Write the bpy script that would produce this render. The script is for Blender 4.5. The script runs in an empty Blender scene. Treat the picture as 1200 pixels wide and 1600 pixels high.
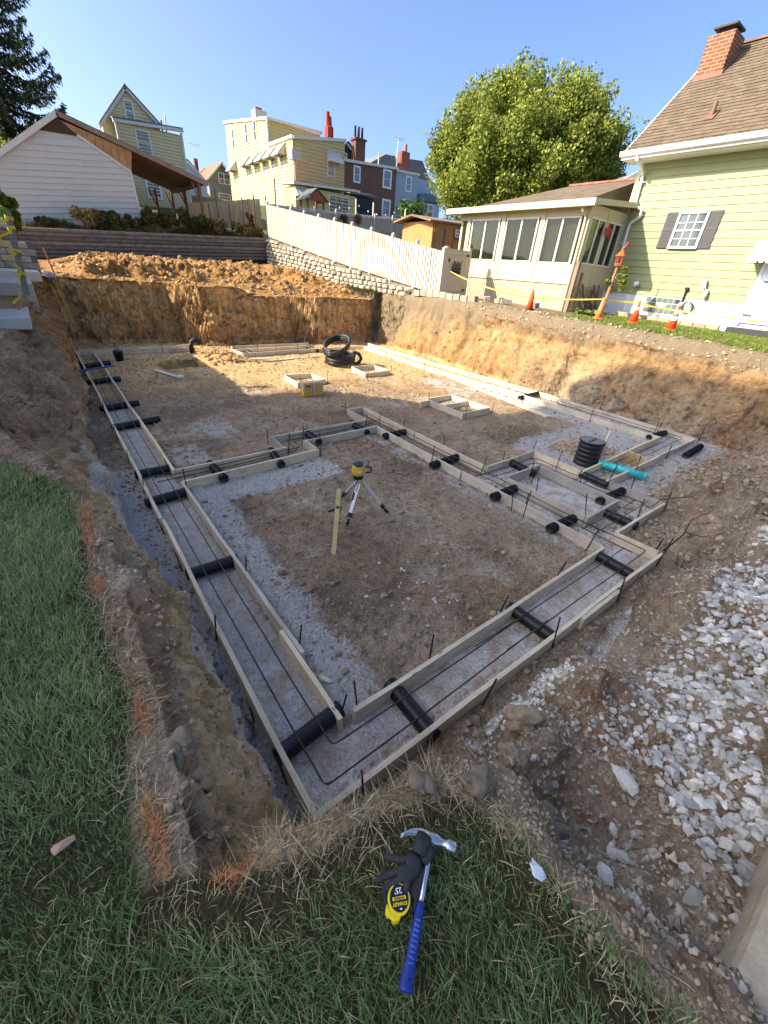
import bpy, bmesh, math, random
import numpy as np
from mathutils import Matrix, Vector, Euler
from mathutils.bvhtree import BVHTree

random.seed(7); rng = np.random.default_rng(7)
scene = bpy.context.scene
COL = scene.collection
R = math.radians

# ------------------------------------------------------------------ camera
cam_d = bpy.data.cameras.new('camera')
cam = bpy.data.objects.new('camera', cam_d); COL.objects.link(cam)
cam_d.sensor_fit = 'VERTICAL'; cam_d.sensor_height = 36; cam_d.lens = 36*620.16/1600
cam_d.clip_start = .05; cam_d.clip_end = 2000
cam.matrix_world = Matrix(((.79406956, .26468985, -.54716799, 0), (-.60367215, .4485029, -.65910931, 0),
                           (.07094688, .85368872, .5159284, 2.74), (0, 0, 0, 1)))
scene.camera = cam
# ------------------------------------------------------------------ sky, sun, exposure
SUN_AZ = R(64)      # from +Y towards -X
SUN_EL = R(34.5)
w = bpy.data.worlds.new('World'); scene.world = w; w.use_nodes = True
nt = w.node_tree; nt.nodes.clear()
sk = nt.nodes.new('ShaderNodeTexSky'); sk.sky_type = 'NISHITA'; sk.sun_disc = False
sk.sun_elevation = SUN_EL; sk.sun_rotation = -SUN_AZ; sk.altitude = 0; sk.air_density = .6; sk.dust_density = 3.2; sk.ozone_density = 4.5
bg = nt.nodes.new('ShaderNodeBackground'); bg.inputs['Strength'].default_value = .15
wo = nt.nodes.new('ShaderNodeOutputWorld')
nt.links.new(sk.outputs[0], bg.inputs[0]); nt.links.new(bg.outputs[0], wo.inputs[0])
sl = bpy.data.lights.new('sun', 'SUN'); sl.energy = 4.2; sl.angle = R(.5); sl.color = (1, .88, .70)
so = bpy.data.objects.new('sun', sl); COL.objects.link(so)
sdir = Vector((-math.sin(SUN_AZ)*math.cos(SUN_EL), math.cos(SUN_AZ)*math.cos(SUN_EL), math.sin(SUN_EL)))
so.rotation_euler = sdir.to_track_quat('Z', 'Y').to_euler()
vs = scene.view_settings; vs.view_transform = 'Standard'; vs.look = 'None'; vs.exposure = 1.43; vs.gamma = 1; vs.use_curve_mapping = False
scene.render.engine = 'CYCLES'

# ------------------------------------------------------------------ materials
def srgb(*c): return tuple(((x/255)/12.92 if x/255 <= .04045 else ((x/255+.055)/1.055)**2.4) for x in c)
class NT:
    def __init__(s, name):
        s.m = bpy.data.materials.new(name); s.m.use_nodes = True; s.t = s.m.node_tree
        s.b = s.t.nodes['Principled BSDF']
    def n(s, typ, **kw):
        x = s.t.nodes.new(typ)
        for k, v in kw.items():
            if k.startswith('_'): setattr(x, k[1:], v)
            else: x.inputs[k].default_value = v
        return x
    def l(s, a, b): s.t.links.new(a, b)
    def coord(s, which='Object'): return s.n('ShaderNodeTexCoord').outputs[which]
    def mapped(s, scale=(1, 1, 1), which='Object', rot=(0, 0, 0)):
        mp = s.n('ShaderNodeMapping'); mp.inputs['Scale'].default_value = scale; mp.inputs['Rotation'].default_value = rot
        s.l(s.coord(which), mp.inputs[0]); return mp.outputs[0]
    def noise(s, vec, scale, detail=4, rough=.6, out='Fac'):
        x = s.n('ShaderNodeTexNoise', Scale=scale, Detail=detail, Roughness=rough); s.l(vec, x.inputs['Vector']); return x.outputs[out]
    def voro(s, vec, scale, feature='F1', out='Distance', rand=1):
        x = s.n('ShaderNodeTexVoronoi', _feature=feature, Scale=scale, Randomness=rand); s.l(vec, x.inputs['Vector']); return x.outputs[out]
    def ramp(s, fac, stops):
        x = s.n('ShaderNodeValToRGB'); e = x.color_ramp.elements
        while len(e) < len(stops): e.new(.5)
        for i, (p, c) in enumerate(stops):
            e[i].position = p; e[i].color = (*c, 1) if not isinstance(c, (int, float)) else (c, c, c, 1)
        s.l(fac, x.inputs[0]); return x.outputs[0]
    def mix(s, fac, a, b, mode='MIX'):
        x = s.n('ShaderNodeMix', _data_type='RGBA', _blend_type=mode)
        for v, i in ((fac, 0), (a, 6), (b, 7)):
            if hasattr(v, 'links') or hasattr(v, 'is_output'): s.l(v, x.inputs[i])
            else: x.inputs[i].default_value = v if isinstance(v, (int, float)) else (*v, 1)
        return x.outputs[2]
    def math(s, op, a, b=0., clamp=False):
        x = s.n('ShaderNodeMath', _operation=op, _use_clamp=clamp)
        for v, i in ((a, 0), (b, 1)):
            if hasattr(v, 'is_output'): s.l(v, x.inputs[i])
            else: x.inputs[i].default_value = v
        return x.outputs[0]
    def attr(s, name, out='Fac'):
        x = s.n('ShaderNodeAttribute'); x.attribute_name = name; return x.outputs[out]
    def rand(s): return s.n('ShaderNodeObjectInfo').outputs['Random']
    def bump(s, h, strength=.4, dist=.01):
        x = s.n('ShaderNodeBump', Strength=strength, Distance=dist); s.l(h, x.inputs['Height']); s.l(x.outputs[0], s.b.inputs['Normal'])
    def out(s, col, rough=.8, metal=0, spec=.3):
        if hasattr(col, 'is_output'): s.l(col, s.b.inputs['Base Color'])
        else: s.b.inputs['Base Color'].default_value = (*col, 1)
        if hasattr(rough, 'is_output'): s.l(rough, s.b.inputs['Roughness'])
        else: s.b.inputs['Roughness'].default_value = rough
        s.b.inputs['Metallic'].default_value = metal; s.b.inputs['Specular IOR Level'].default_value = spec
        return s.m
MC = {}
def flat(name, col, rough=.7, var=.12, scale=6, metal=0, spec=.3, bump=0, bscale=40):
    """painted / plain surface: colour with soft mottling, dirt and optional fine relief"""
    if name in MC: return MC[name]
    t = NT(name); v = t.mapped()
    a = t.noise(v, scale, 5, .65); d = t.noise(v, scale*7, 3)
    c = t.mix(t.ramp(a, [(.3, 0), (.75, 1)]), tuple(x*(1-var) for x in col), tuple(min(1, x*(1+var*.6)) for x in col))
    c = t.mix(t.math('MULTIPLY', d, var), c, tuple(x*.5 for x in col))
    if bump: t.bump(t.noise(v, bscale, 5), bump, .01)
    MC[name] = t.out(c, rough, metal, spec); return MC[name]
def wood(name, c0, c1, axis=0, rough=.75, knots=True):
    if name in MC: return MC[name]
    t = NT(name); s = [9, 9, 9]; s[axis] = .6
    off = t.n('ShaderNodeVectorMath', _operation='ADD'); t.l(t.coord(), off.inputs[0])
    cmb = t.n('ShaderNodeCombineXYZ'); rr = t.math('MULTIPLY', t.rand(), 37.); t.l(rr, cmb.inputs[0]); t.l(rr, cmb.inputs[1]); t.l(cmb.outputs[0], off.inputs[1])
    mp = t.n('ShaderNodeMapping'); mp.inputs['Scale'].default_value = s; t.l(off.outputs[0], mp.inputs[0])
    g = t.noise(mp.outputs[0], 4, 6, .7); b = t.noise(off.outputs[0], 2.2, 4)
    c = t.mix(t.ramp(g, [(.3, 0), (.72, 1)]), c0, c1)
    c = t.mix(t.math('MULTIPLY', t.ramp(b, [(.42, 0), (.75, 1)]), .55), c, tuple(x*.62 for x in c0))
    kn = t.n('ShaderNodeTexVoronoi', Scale=2.6); sk_ = [1, 1.6, 1.6]; mk = t.n('ShaderNodeMapping'); mk.inputs['Scale'].default_value = sk_; t.l(off.outputs[0], mk.inputs[0]); t.l(mk.outputs[0], kn.inputs['Vector'])
    c = t.mix(t.ramp(kn.outputs['Distance'], [(.03, .75), (.09, 0)]), c, tuple(x*.3 for x in c0))
    st = t.noise(off.outputs[0], 7, 7, .75); c = t.mix(t.ramp(st, [(.56, 0), (.72, .6)]), c, srgb(112, 98, 80))
    h = t.n('ShaderNodeHueSaturation'); t.l(c, h.inputs['Color'])
    t.l(t.math('ADD', t.math('MULTIPLY', t.rand(), .45), .76), h.inputs['Value']); t.l(t.math('ADD', t.math('MULTIPLY', t.rand(), .4), .75), h.inputs['Saturation'])
    t.bump(g, .35, .004)
    MC[name] = t.out(h.outputs[0], rough); return MC[name]
def glassy(name, col, rough=.06):
    if name in MC: return MC[name]
    t = NT(name); v = t.mapped()
    c = t.mix(t.ramp(t.noise(v, 1.4, 3), [(.35, 0), (.7, 1)]), tuple(x*.5 for x in col), col)
    MC[name] = t.out(c, rough, 0, .6); return MC[name]
def siding_mat(name, col, var=.08):
    if name in MC: return MC[name]
    t = NT(name); v = t.mapped((1, 1, 6)); v2 = t.mapped()
    c = t.mix(t.noise(v, 1.2, 4), tuple(x*(1-var) for x in col), tuple(x*(1+var) for x in col))
    c = t.mix(t.math('MULTIPLY', t.ramp(t.noise(v2, 3.5, 6, .7), [(.5, 0), (.8, 1)]), .35), c, tuple(x*.6 for x in col))
    t.bump(t.noise(t.mapped((3, 3, 40)), 6, 3), .12, .004)
    MC[name] = t.out(c, .55, 0, .35); return MC[name]
def brick_mat(name, c1, c2, mortar, scale=1.0, rotx=True):
    if name in MC: return MC[name]
    t = NT(name)
    geo = t.coord('Object'); sep = t.n('ShaderNodeSeparateXYZ'); t.l(geo, sep.inputs[0])
    cmb = t.n('ShaderNodeCombineXYZ'); t.l(t.math('ADD', sep.outputs[0], sep.outputs[1]), cmb.inputs[0]); t.l(sep.outputs[2], cmb.inputs[1])
    br = t.n('ShaderNodeTexBrick', Scale=1/scale); br.inputs['Color1'].default_value = (*c1, 1); br.inputs['Color2'].default_value = (*c2, 1); br.inputs['Mortar'].default_value = (*mortar, 1)
    br.inputs['Brick Width'].default_value = .22; br.inputs['Row Height'].default_value = .075; br.inputs['Mortar Size'].default_value = .008
    t.l(cmb.outputs[0], br.inputs['Vector'])
    c = t.mix(t.math('MULTIPLY', t.noise(t.mapped(), 4, 5), .5), br.outputs[0], tuple(x*.5 for x in c1))
    t.bump(t.math('SUBTRACT', 1., br.outputs['Fac']), .5, .008)
    MC[name] = t.out(c, .85); return MC[name]
def shingle_mat(name, c0, c1):
    if name in MC: return MC[name]
    t = NT(name); v = t.mapped((1, 1, 1))
    vo = t.n('ShaderNodeTexVoronoi', Scale=4.5); mp = t.mapped((.9, .9, 1.8)); t.l(mp, vo.inputs['Vector'])
    c = t.mix(t.noise(v, 2.2, 5), c0, c1)
    c = t.mix(.35, c, t.mix(t.noise(t.mapped((4, 4, 4)), 9, 4), tuple(x*.5 for x in c0), tuple(min(1, x*1.5) for x in c1)))
    h = t.n('ShaderNodeHueSaturation'); t.l(c, h.inputs['Color']); t.l(t.math('ADD', .75, t.math('MULTIPLY', vo.outputs['Color'], .5)), h.inputs['Value'])
    t.bump(t.noise(v, 60, 3), .5, .01)
    MC[name] = t.out(h.outputs[0], .9); return MC[name]
def blade_mat(name, c0, c1, c2, transl=.35):
    """leaf / grass: colour runs over a per-blade random attribute"""
    if name in MC: return MC[name]
    t = NT(name)
    c = t.ramp(t.attr('rnd'), [(0, c0), (.55, c1), (1, c2)])
    t.out(c, .6, 0, .25)
    tr = t.n('ShaderNodeBsdfTranslucent'); t.l(c, tr.inputs[0])
    ms = t.n('ShaderNodeMixShader', Fac=transl); o = t.t.nodes['Material Output']
    t.l(t.b.outputs[0], ms.inputs[1]); t.l(tr.outputs[0], ms.inputs[2]); t.l(ms.outputs[0], o.inputs[0])
    MC[name] = t.m; return t.m
def rock_mat(name, c0, c1, bump=.5, scale=9):
    if name in MC: return MC[name]
    t = NT(name); v = t.mapped()
    c = t.mix(t.ramp(t.noise(v, scale, 6, .7), [(.3, 0), (.7, 1)]), c0, c1)
    h = t.n('ShaderNodeHueSaturation'); t.l(c, h.inputs['Color'])
    r = t.math('FRACT', t.math('ADD', t.rand(), t.math('MULTIPLY', t.attr('rnd'), .731)))
    t.l(t.math('ADD', t.math('MULTIPLY', r, .6), .62), h.inputs['Value']); t.l(t.math('ADD', t.math('MULTIPLY', r, .3), .8), h.inputs['Saturation'])
    t.bump(t.noise(v, scale*5, 6, .7), bump, .01)
    MC[name] = t.out(h.outputs[0], .9); return MC[name]

# ------------------------------------------------------------------ mesh helpers
class MB:
    def __init__(s): s.v = []; s.f = []
    def add(s, vs, fs):
        o = len(s.v); s.v += [tuple(p) for p in vs]; s.f += [tuple(i+o for i in f) for f in fs]; return s
    def box(s, c, d, rot=None):
        x, y, z = d[0]/2, d[1]/2, d[2]/2
        P = [Vector((a*x, b*y, e*z)) for e in (-1, 1) for a, b in ((-1, -1), (1, -1), (1, 1), (-1, 1))]
        if rot is not None: m = Euler(rot).to_matrix(); P = [m @ p for p in P]
        return s.add([p+Vector(c) for p in P], [(3, 2, 1, 0), (4, 5, 6, 7), (0, 1, 5, 4), (1, 2, 6, 5), (2, 3, 7, 6), (3, 0, 4, 7)])
    def bbox(s, x0, x1, y0, y1, z0, z1): return s.box(((x0+x1)/2, (y0+y1)/2, (z0+z1)/2), (x1-x0, y1-y0, z1-z0))
    def beam(s, a, b, w, h):
        a, b = Vector(a), Vector(b); d = b-a; q = d.to_track_quat('X', 'Z').to_matrix(); L = d.length
        P = [q @ Vector((x, y, z))+a for x in (0, L) for y, z in ((-w/2, -h/2), (w/2, -h/2), (w/2, h/2), (-w/2, h/2))]
        return s.add(P, [(3, 2, 1, 0), (4, 5, 6, 7), (0, 1, 5, 4), (1, 2, 6, 5), (2, 3, 7, 6), (3, 0, 4, 7)])
    def tube(s, pts, r, n=8, cap=True):
        pts = [Vector(p) for p in pts]; m = len(pts); rr = r if isinstance(r, (list, tuple)) else [r]*m
        ref = Vector((0, 0, 1)); V = []; prev = None
        for i, p in enumerate(pts):
            d = (pts[min(i+1, m-1)]-pts[max(i-1, 0)]).normalized()
            if prev is None:
                if abs(d.dot(ref)) > .95: ref = Vector((1, 0, 0))
                u = d.cross(ref).normalized()
            else: u = (prev-d*prev.dot(d)).normalized()
            prev = u; v = d.cross(u)
            V += [p+(u*math.cos(2*math.pi*k/n)+v*math.sin(2*math.pi*k/n))*rr[i] for k in range(n)]
        F = [(i*n+k, i*n+(k+1) % n, (i+1)*n+(k+1) % n, (i+1)*n+k) for i in range(m-1) for k in range(n)]
        if cap: F += [tuple(range(n-1, -1, -1)), tuple((m-1)*n+k for k in range(n))]
        return s.add(V, F)
    def lathe(s, prof, n=16, c=(0, 0, 0), axis='Z'):
        V = []
        for r, z in prof:
            for k in range(n):
                a = 2*math.pi*k/n; p = (r*math.cos(a), r*math.sin(a), z)
                if axis == 'X': p = (p[2], p[0], p[1])
                V.append((p[0]+c[0], p[1]+c[1], p[2]+c[2]))
        m = len(prof); F = [(i*n+k, i*n+(k+1) % n, (i+1)*n+(k+1) % n, (i+1)*n+k) for i in range(m-1) for k in range(n)]
        F += [tuple(range(n-1, -1, -1)), tuple((m-1)*n+k for k in range(n))]
        return s.add(V, F)
    def prism(s, poly, a, b):
        """poly: list of 3-tuples (planar); extruded by the vector b-a"""
        d = Vector(b)-Vector(a); n = len(poly); P = [Vector(p) for p in poly]
        V = P+[p+d for p in P]
        return s.add(V, [tuple(range(n-1, -1, -1)), tuple(range(n, 2*n))]+[(i, (i+1) % n, (i+1) % n+n, i+n) for i in range(n)])
    def mesh(s, name, smooth=False):
        me = bpy.data.meshes.new(name); me.from_pydata(s.v, [], s.f); me.update()
        bm = bmesh.new(); bm.from_mesh(me); bmesh.ops.recalc_face_normals(bm, faces=bm.faces); bm.to_mesh(me); bm.free()
        if smooth: me.shade_smooth()
        return me
    def build(s, name, mat, parent=None, smooth=False, loc=None, kind=None, bevel=0):
        me = s.mesh(name, smooth); return obj(name, me, mat, parent, loc, kind, bevel)
def obj(name, me, mat=None, parent=None, loc=None, kind=None, bevel=0):
    o = bpy.data.objects.new(name, me); COL.objects.link(o)
    if mat is not None:
        me.materials.clear(); me.materials.append(mat)
    if parent is not None:
        o.parent = parent
        # shapes are given in world coordinates; keep them there
        o.matrix_parent_inverse = parent.matrix_basis.inverted()
    if loc is not None: o.location = loc
    if kind: o['kind'] = kind
    if bevel:
        b = o.modifiers.new('bevel', 'BEVEL'); b.width = bevel; b.segments = 2; b.limit_method = 'ANGLE'
    return o
def thing(name, label, cat, loc=(0, 0, 0), group=None, rotz=0):
    o = bpy.data.objects.new(name, None); COL.objects.link(o); o.location = loc; o.rotation_euler = (0, 0, rotz); o.empty_display_size = .2
    return tag(o, label, cat, group)
def tag(o, label, cat, group=None):
    o['label'] = label; o['category'] = cat
    if group: o['group'] = group
    return o
def local(o, parent):
    """child given in the parent's own axes"""
    o.parent = parent; o.matrix_parent_inverse = Matrix.Identity(4); return o
def copy_of(o, parent=None, loc=None, rot=None, scale=None):
    c = o.copy(); COL.objects.link(c)
    if parent is not None: c.parent = parent; c.matrix_parent_inverse = parent.matrix_basis.inverted()
    if loc is not None: c.location = loc
    if rot is not None: c.rotation_euler = rot
    if scale is not None: c.scale = scale
    return c
def evald(o):
    dg = bpy.context.evaluated_depsgraph_get(); me = bpy.data.meshes.new_from_object(o.evaluated_get(dg)); return me
def text_mesh(body, size, extrude=.0006, bold=0):
    cu = bpy.data.curves.new('lettering', 'FONT'); cu.body = body; cu.size = size; cu.extrude = extrude; cu.align_x = 'CENTER'; cu.align_y = 'CENTER'; cu.offset = bold; cu.resolution_u = 3
    o = bpy.data.objects.new('lettering', cu); COL.objects.link(o); me = evald(o); bpy.data.objects.remove(o); return me

# ------------------------------------------------------------------ noise (numpy)
def _h(ix, iy, iz):
    n = (ix.astype(np.int64)*374761393+iy.astype(np.int64)*668265263+iz.astype(np.int64)*1274126177) & 0xffffffff
    n = ((n ^ (n >> 13))*1274126177) & 0xffffffff; n = ((n ^ (n >> 15))*2246822519) & 0xffffffff
    return ((n ^ (n >> 16)) & 0xffffff)/float(0xffffff)
def vn(x, y, z=0.):
    x, y = np.asarray(x, float), np.asarray(y, float); z = np.zeros_like(x)+z
    ix, iy, iz = np.floor(x), np.floor(y), np.floor(z); fx, fy, fz = x-ix, y-iy, z-iz
    fx, fy, fz = [t*t*(3-2*t) for t in (fx, fy, fz)]; r = 0
    for a in (0, 1):
        for b in (0, 1):
            for c in (0, 1):
                r = r+_h(ix+a, iy+b, iz+c)*(fx if a else 1-fx)*(fy if b else 1-fy)*(fz if c else 1-fz)
    return r*2-1
def fbm(x, y, z=0., o=4, g=.5):
    r = 0; a = 1; s = 1; x, y = np.asarray(x, float), np.asarray(y, float); z = np.zeros_like(x)+z
    for i in range(o): r = r+a*vn(x*s+17*i, y*s+31*i, z*s+7*i); a *= g; s *= 2.03
    return r
def ss(a, b, x): t = np.clip((x-a)/(b-a), 0, 1); return t*t*(3-2*t)
ip = np.interp

# ------------------------------------------------------------------ terrain: the pit, its banks, the lawns and the spoil heap
GLY = ([-60, -3, 0, 3, 4.5, 7, 10, 13, 17, 20, 28], [.7, 1.05, 1.08, 1.1, 1.18, 1.36, 1.45, 1.78, 1.86, 1.95, 2.1])
def gl(y): return ip(y, *GLY)
def gr(y): return ip(y, [-60, -5, 1, 5, 8, 12.5, 17, 19, 28], [1.1, 1.7, 1.8, 1.93, 2.0, 2.08, 1.92, 1.92, 2.4])
def fence_z(y): return ip(y, [8, 12.5, 18.9, 28, 32], [2.02, 2.08, 2.81, 4.03, 4.5])
LAWN_Y = [-3, -.5, .62, .77, 1.11, 1.38, 1.8, 2.28, 2.9, 3.56, 4.42, 5.2]
LAWN_X = [-.3, -.2, -.12, -.17, -.19, -.12, -.15, -.21, -.11, -.17, -.64, -1.3]
def T(x, y):
    """ground height without fine relief; also masks"""
    nz = fbm(x*1.3, y*1.3, 3., 3)
    G = gl(y)+(gr(y)-gl(y))*ss(1, 10, x)
    pile = ss(17.4, 19.2, y+.5*nz)*ss(.6, 2.0, x)*(1-ss(10.6, 12.2, x)*.9)*(.32+.18*nz)*(1-.4*ss(21, 27, y))
    bench = ss(5.6, 6.6, x)*(1-ss(11.6, 12, x))*(1-ss(17.0, 18.1, y))*.28
    G = G+pile-bench
    up = ss(12.12, 12.2, x)*ss(12.5, 14, y)
    G = G*(1-up)+fence_z(y)*up
    # left bank
    lx = ip(y, [-3, .5, 1.38, 2.9, 4.4, 6.5, 9.5, 12, 17, 30], [-.1, -.08, -.04, -.06, -.42, -1.1, -.6, -.26, .08, .3])
    fx = ip(y, [-3, .9, 1.5, 2.7, 4.7, 7.4, 10, 15, 17.5], [.36, .36, .30, .27, .12, .14, .2, .36, .42])+.05*nz
    sL = np.clip((fx-x)/(fx-lx), 0, 1)
    # right wall
    frx = ip(y, [-2, 3, 6, 6.3, 10, 17], [11.0, 11.05, 11.1, 10.95, 11.2, 11.75])+.13*nz
    sR = np.clip((x-frx)/.46, 0, 1)
    # back wall with two jogs
    fy = ip(x, [0, 3.55, 4.5, 7.8, 8.65, 12], [17.1, 17.0, 15.95, 16.2, 15.4, 15.85])+.11*nz
    sB = np.clip((y-fy)/.33, 0, 1)
    # front: steep turf bank at the left, long ramp of spoil at the right
    fyf = ip(x, [-1, .4, 1, 5.1, 5.6, 6.6, 7.5, 9.5, 11.5], [.86, .86, .74, .72, 1.05, 1.2, 1.55, 1.5, 1.2])+.06*nz
    d = fyf-y
    lip = ip(x, [-1, .07, .3, .5, .8], [.62, .62, .55, .5, .40]);
    turf = np.clip(d/np.maximum(fyf-lip-.03, .1), 0, 1)
    ramp = .46*ss(0, .42, d)*(1+.5*nz)+.34*ss(.25, 1.15, d)+.05*nz
    ramp = ramp*ip(x, [1, 4, 6, 8, 11], [1, 1, .85, .7, .9])+ss(9, 11.5, x)*ss(0, 1.4, d)*.9
    k = ss(.82, 1.22, x+.05*nz)
    zf = (turf**.9)*G*(1-k)+ramp*k
    zl = ip(sL, [0, .13, .38, .7, 1], [0, .40, .66, .86, 1])*G; zr = (sR**.9)*G; zb = (sB**.9)*G
    sF = np.clip(turf*(1-k)+np.clip(d/.5, 0, 1)*k, 0, 1)
    z = np.maximum.reduce([zf*(d > 0), zl, zr, zb])
    # open hole and its heap of spoil near the back boards; heap by the sump basin
    hm = ss(2.3, 2.5, x+.12*nz)*(1-ss(3.35, 3.5, x+.1*nz))*ss(12.75, 12.9, y+.1*nz)*(1-ss(13.7, 13.85, y))
    z = z-.5*hm+.2*np.exp(-((x-4.1)/.5)**2-((y-13.75)/.6)**2)*(1-hm)+.16*np.exp(-((x-4.3)/.45)**2-((y-13.0)/.3)**2)+.22*np.exp(-((x-7.75)/.4)**2-((y-3.35)/.35)**2)
    out = np.maximum.reduce([sF, sL, sR, sB])
    wall = np.maximum.reduce([np.minimum(sL, 1-sL), np.minimum(sR, 1-sR), np.minimum(sB, 1-sB), np.minimum(turf, 1-turf)*(1-k)])*2
    # lawn mask
    lawnL = ss(0, .06, ip(y, LAWN_Y, LAWN_X)-x+.05*nz)*(1-ss(4.2, 5.2, y))
    fe = ip(x, [-1, -.17, .07, .22, .43, .74, .86, .9], [.8, .77, .62, .55, .52, .41, .1, -.5])
    lawnF = ss(0, .05, fe-y+.04*nz)*ss(0, .05, .86+.03*nz-x)
    lawn = np.maximum(lawnL, lawnF)*(out > .97)
    lawnR = ss(11.95, 12.2, x+.15*nz)*(1-ss(7.1, 7.7, y+.2*nz+.1*(x-13)))*(1-ss(16.5, 16.7, x))*(sR > .99)
    return z, dict(sL=sL, sR=sR, sB=sB, k=k*(d > 0)*(out > 0), wall=np.clip(wall, 0, 1), out=out, lawn=lawn, lawnR=lawnR, d=d, nz=nz, pile=pile)
def axis(*seg):
    a = [np.linspace(p, q, n, endpoint=False) for p, q, n in seg]; return np.concatenate(a+[[seg[-1][1]]])
XS = axis((-3, -.7, 26), (-.7, .5, 105), (.5, 1.6, 58), (1.6, 6, 150), (6, 10.7, 90), (10.7, 11.75, 85), (11.75, 12.5, 20), (12.5, 16.8, 30))
YS = axis((-2.6, -.8, 24), (-.8, .95, 130), (.95, 2, 50), (2, 6, 120), (6, 12, 110), (12, 15.4, 50), (15.4, 17.6, 185), (17.6, 19.2, 44), (19.2, 28, 70))
def relief(x, y, z, M):
    """fine relief as a height-field + sideways push on the walls"""
    out = M['out']; wall = M['wall']; rough = np.clip(1-M['lawn']-M['lawnR'], 0, 1)
    rg = ss(-.15, .55, fbm(x*.9, y*.9, 9., 3)); f = .014*fbm(x*6, y*6, 1., 4)+(.03*np.abs(fbm(x*12, y*12, 5., 4))+.018*np.abs(fbm(x*30, y*30, 8., 2)))*rg
    near_form = np.maximum(ss(.35, .45, x)*(1-ss(.86, .95, x)), ss(.85, .95, y)*(1-ss(1.32, 1.4, y))*(1-ss(5, 5.2, x)))
    f = f*(1-.6*near_form)
    pile = (.15*np.abs(fbm(x*2.2, y*2.2, 2., 5))+.06*fbm(x*8, y*8, 7., 3))*ss(.1, .4, M['pile'])
    kk = .05*fbm(x*4, y*4, 11., 4)*M['k']
    return (f*rough+pile+kk+.012*fbm(x*2, y*2, 4., 3)*(1-rough))
def make_terrain():
    X, Y = np.meshgrid(XS, YS); Z, M = T(X, Y)
    Z = Z+relief(X, Y, Z, M)
    P = np.stack([X, Y, Z], -1)
    gy, gx = np.gradient(Z, YS, XS); N = np.stack([-gx, -gy, np.ones_like(Z)], -1); N /= np.linalg.norm(N, axis=-1, keepdims=True)
    steep = np.clip(1.25-N[..., 2]*1.35, 0, 1)
    # rough faces: broken clods, plus the tooth marks of the bucket running down the back and right walls
    rdg = 1-np.abs(fbm(X*1.7, Y*1.7, Z*2.3, 5, .5)); blk = np.floor(3*fbm(X*2.7, Y*2.7, Z*3.4, 3))/3
    dis = .10*fbm(X*2.1, Y*2.1, Z*2.1, 6, .58)+.06*(np.abs(fbm(X*4.5, Y*4.5, Z*5.5, 4, .55))-.35)-.10*np.clip(rdg-.8, 0, 1)/.2+.035*blk
    gb = np.abs(vn(X*3.1+.55*Z+.3*vn(X*2, Z*2, 4.), Y*.3, Z*.3)); gb2 = np.abs(vn(X*7.3+.7*Z, Y*.4, Z*.5+9))
    groove = (.19*(gb-.45)+.05*gb2)*np.clip(M['sB']*4, 0, 1)*np.clip((1-M['sB'])*5, 0, 1)
    gr_b = np.abs(vn(Y*3.3+.6*Z, X*.3, Z*.35)); groove = groove+.12*(gr_b-.4)*np.clip(M['sR']*4, 0, 1)*ss(6, 9.5, Y)*np.clip((1-M['sR'])*4, 0, 1)
    left = ((.11+.09*ss(4, 6, Y))*(np.abs(fbm(X*1.6+Y*1.1, Z*3.2-Y*1.5, Y*.4, 6, .58))-.45)+.05*fbm(X*8, Y*8, Z*8, 3))*np.clip(M['sL']*3, 0, 1)
    nearL = (M['sL'] > .01)*(1-ss(4.5, 6, Y)); dis = dis*(1-.62*nearL)*(1-.35*np.clip(M['sR']*3, 0, 1)); gate = np.clip(steep+.45*(M['sL'] > .03)*(M['sL'] < .97), 0, 1); P = P+N*((dis+groove+left)*gate*(1-M['lawn']))[..., None]
    A_cav = np.clip(-(dis+groove+left)*6, 0, 1)*gate
    nx, ny = len(XS), len(YS); idx = np.arange(nx*ny).reshape(ny, nx)
    F = np.stack([idx[:-1, :-1], idx[:-1, 1:], idx[1:, 1:], idx[1:, :-1]], -1).reshape(-1, 4)
    me = bpy.data.meshes.new('ground'); me.vertices.add(nx*ny); me.vertices.foreach_set('co', P.reshape(-1).astype(np.float32))
    me.loops.add(F.size); me.loops.foreach_set('vertex_index', F.reshape(-1).astype(np.int32))
    me.polygons.add(len(F)); me.polygons.foreach_set('loop_start', np.arange(0, F.size, 4, dtype=np.int32)); me.polygons.foreach_set('use_smooth', np.ones(len(F), bool))
    me.update(calc_edges=True)
    def A(n, v):
        a = me.attributes.new(n, 'FLOAT', 'POINT'); a.data.foreach_set('value', np.clip(v, 0, 1).reshape(-1).astype(np.float32))
    def rect(x0, x1, y0, y1, s=.12): return ss(x0-s, x0+s, X)*(1-ss(x1-s, x1+s, X))*ss(y0-s, y0+s, Y)*(1-ss(y1-s, y1+s, Y))
    g = np.maximum.reduce([rect(-.1, .45, 1.0, 6.4, .15)*.95, rect(.45, .86, .9, 9.5, .04)*.72, rect(.86, 1.3, 1.3, 5.3, .2)*.85, rect(.9, 3.1, 4.75, 5.45, .2)*.95, rect(.9, 3.0, 5.4, 5.8, .06)*.6,
        rect(.5, 5, .9, 1.33, .04)*.55, rect(4.6, 6.45, 1.4, 3.6, .1)*.62, rect(4.2, 4.6, 1.4, 6, .2)*.5, rect(6.6, 10.9, 1.75, 4.3, .35), rect(9.2, 10.6, 4, 8, .3)*.75, rect(8.2, 9.6, 7.0, 9.4, .5)*.55, rect(1.5, 2.4, 7, 8.2, .4)*.6, rect(2.8, 3.4, 2.4, 3.6, .3)*.3, rect(6.2, 7.2, 8.2, 9.2, .4)*.35, rect(1.3, 4.0, .3, .75, .15)*.5, rect(.9, 1.6, 5.8, 7.0, .2)*.55])
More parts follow.
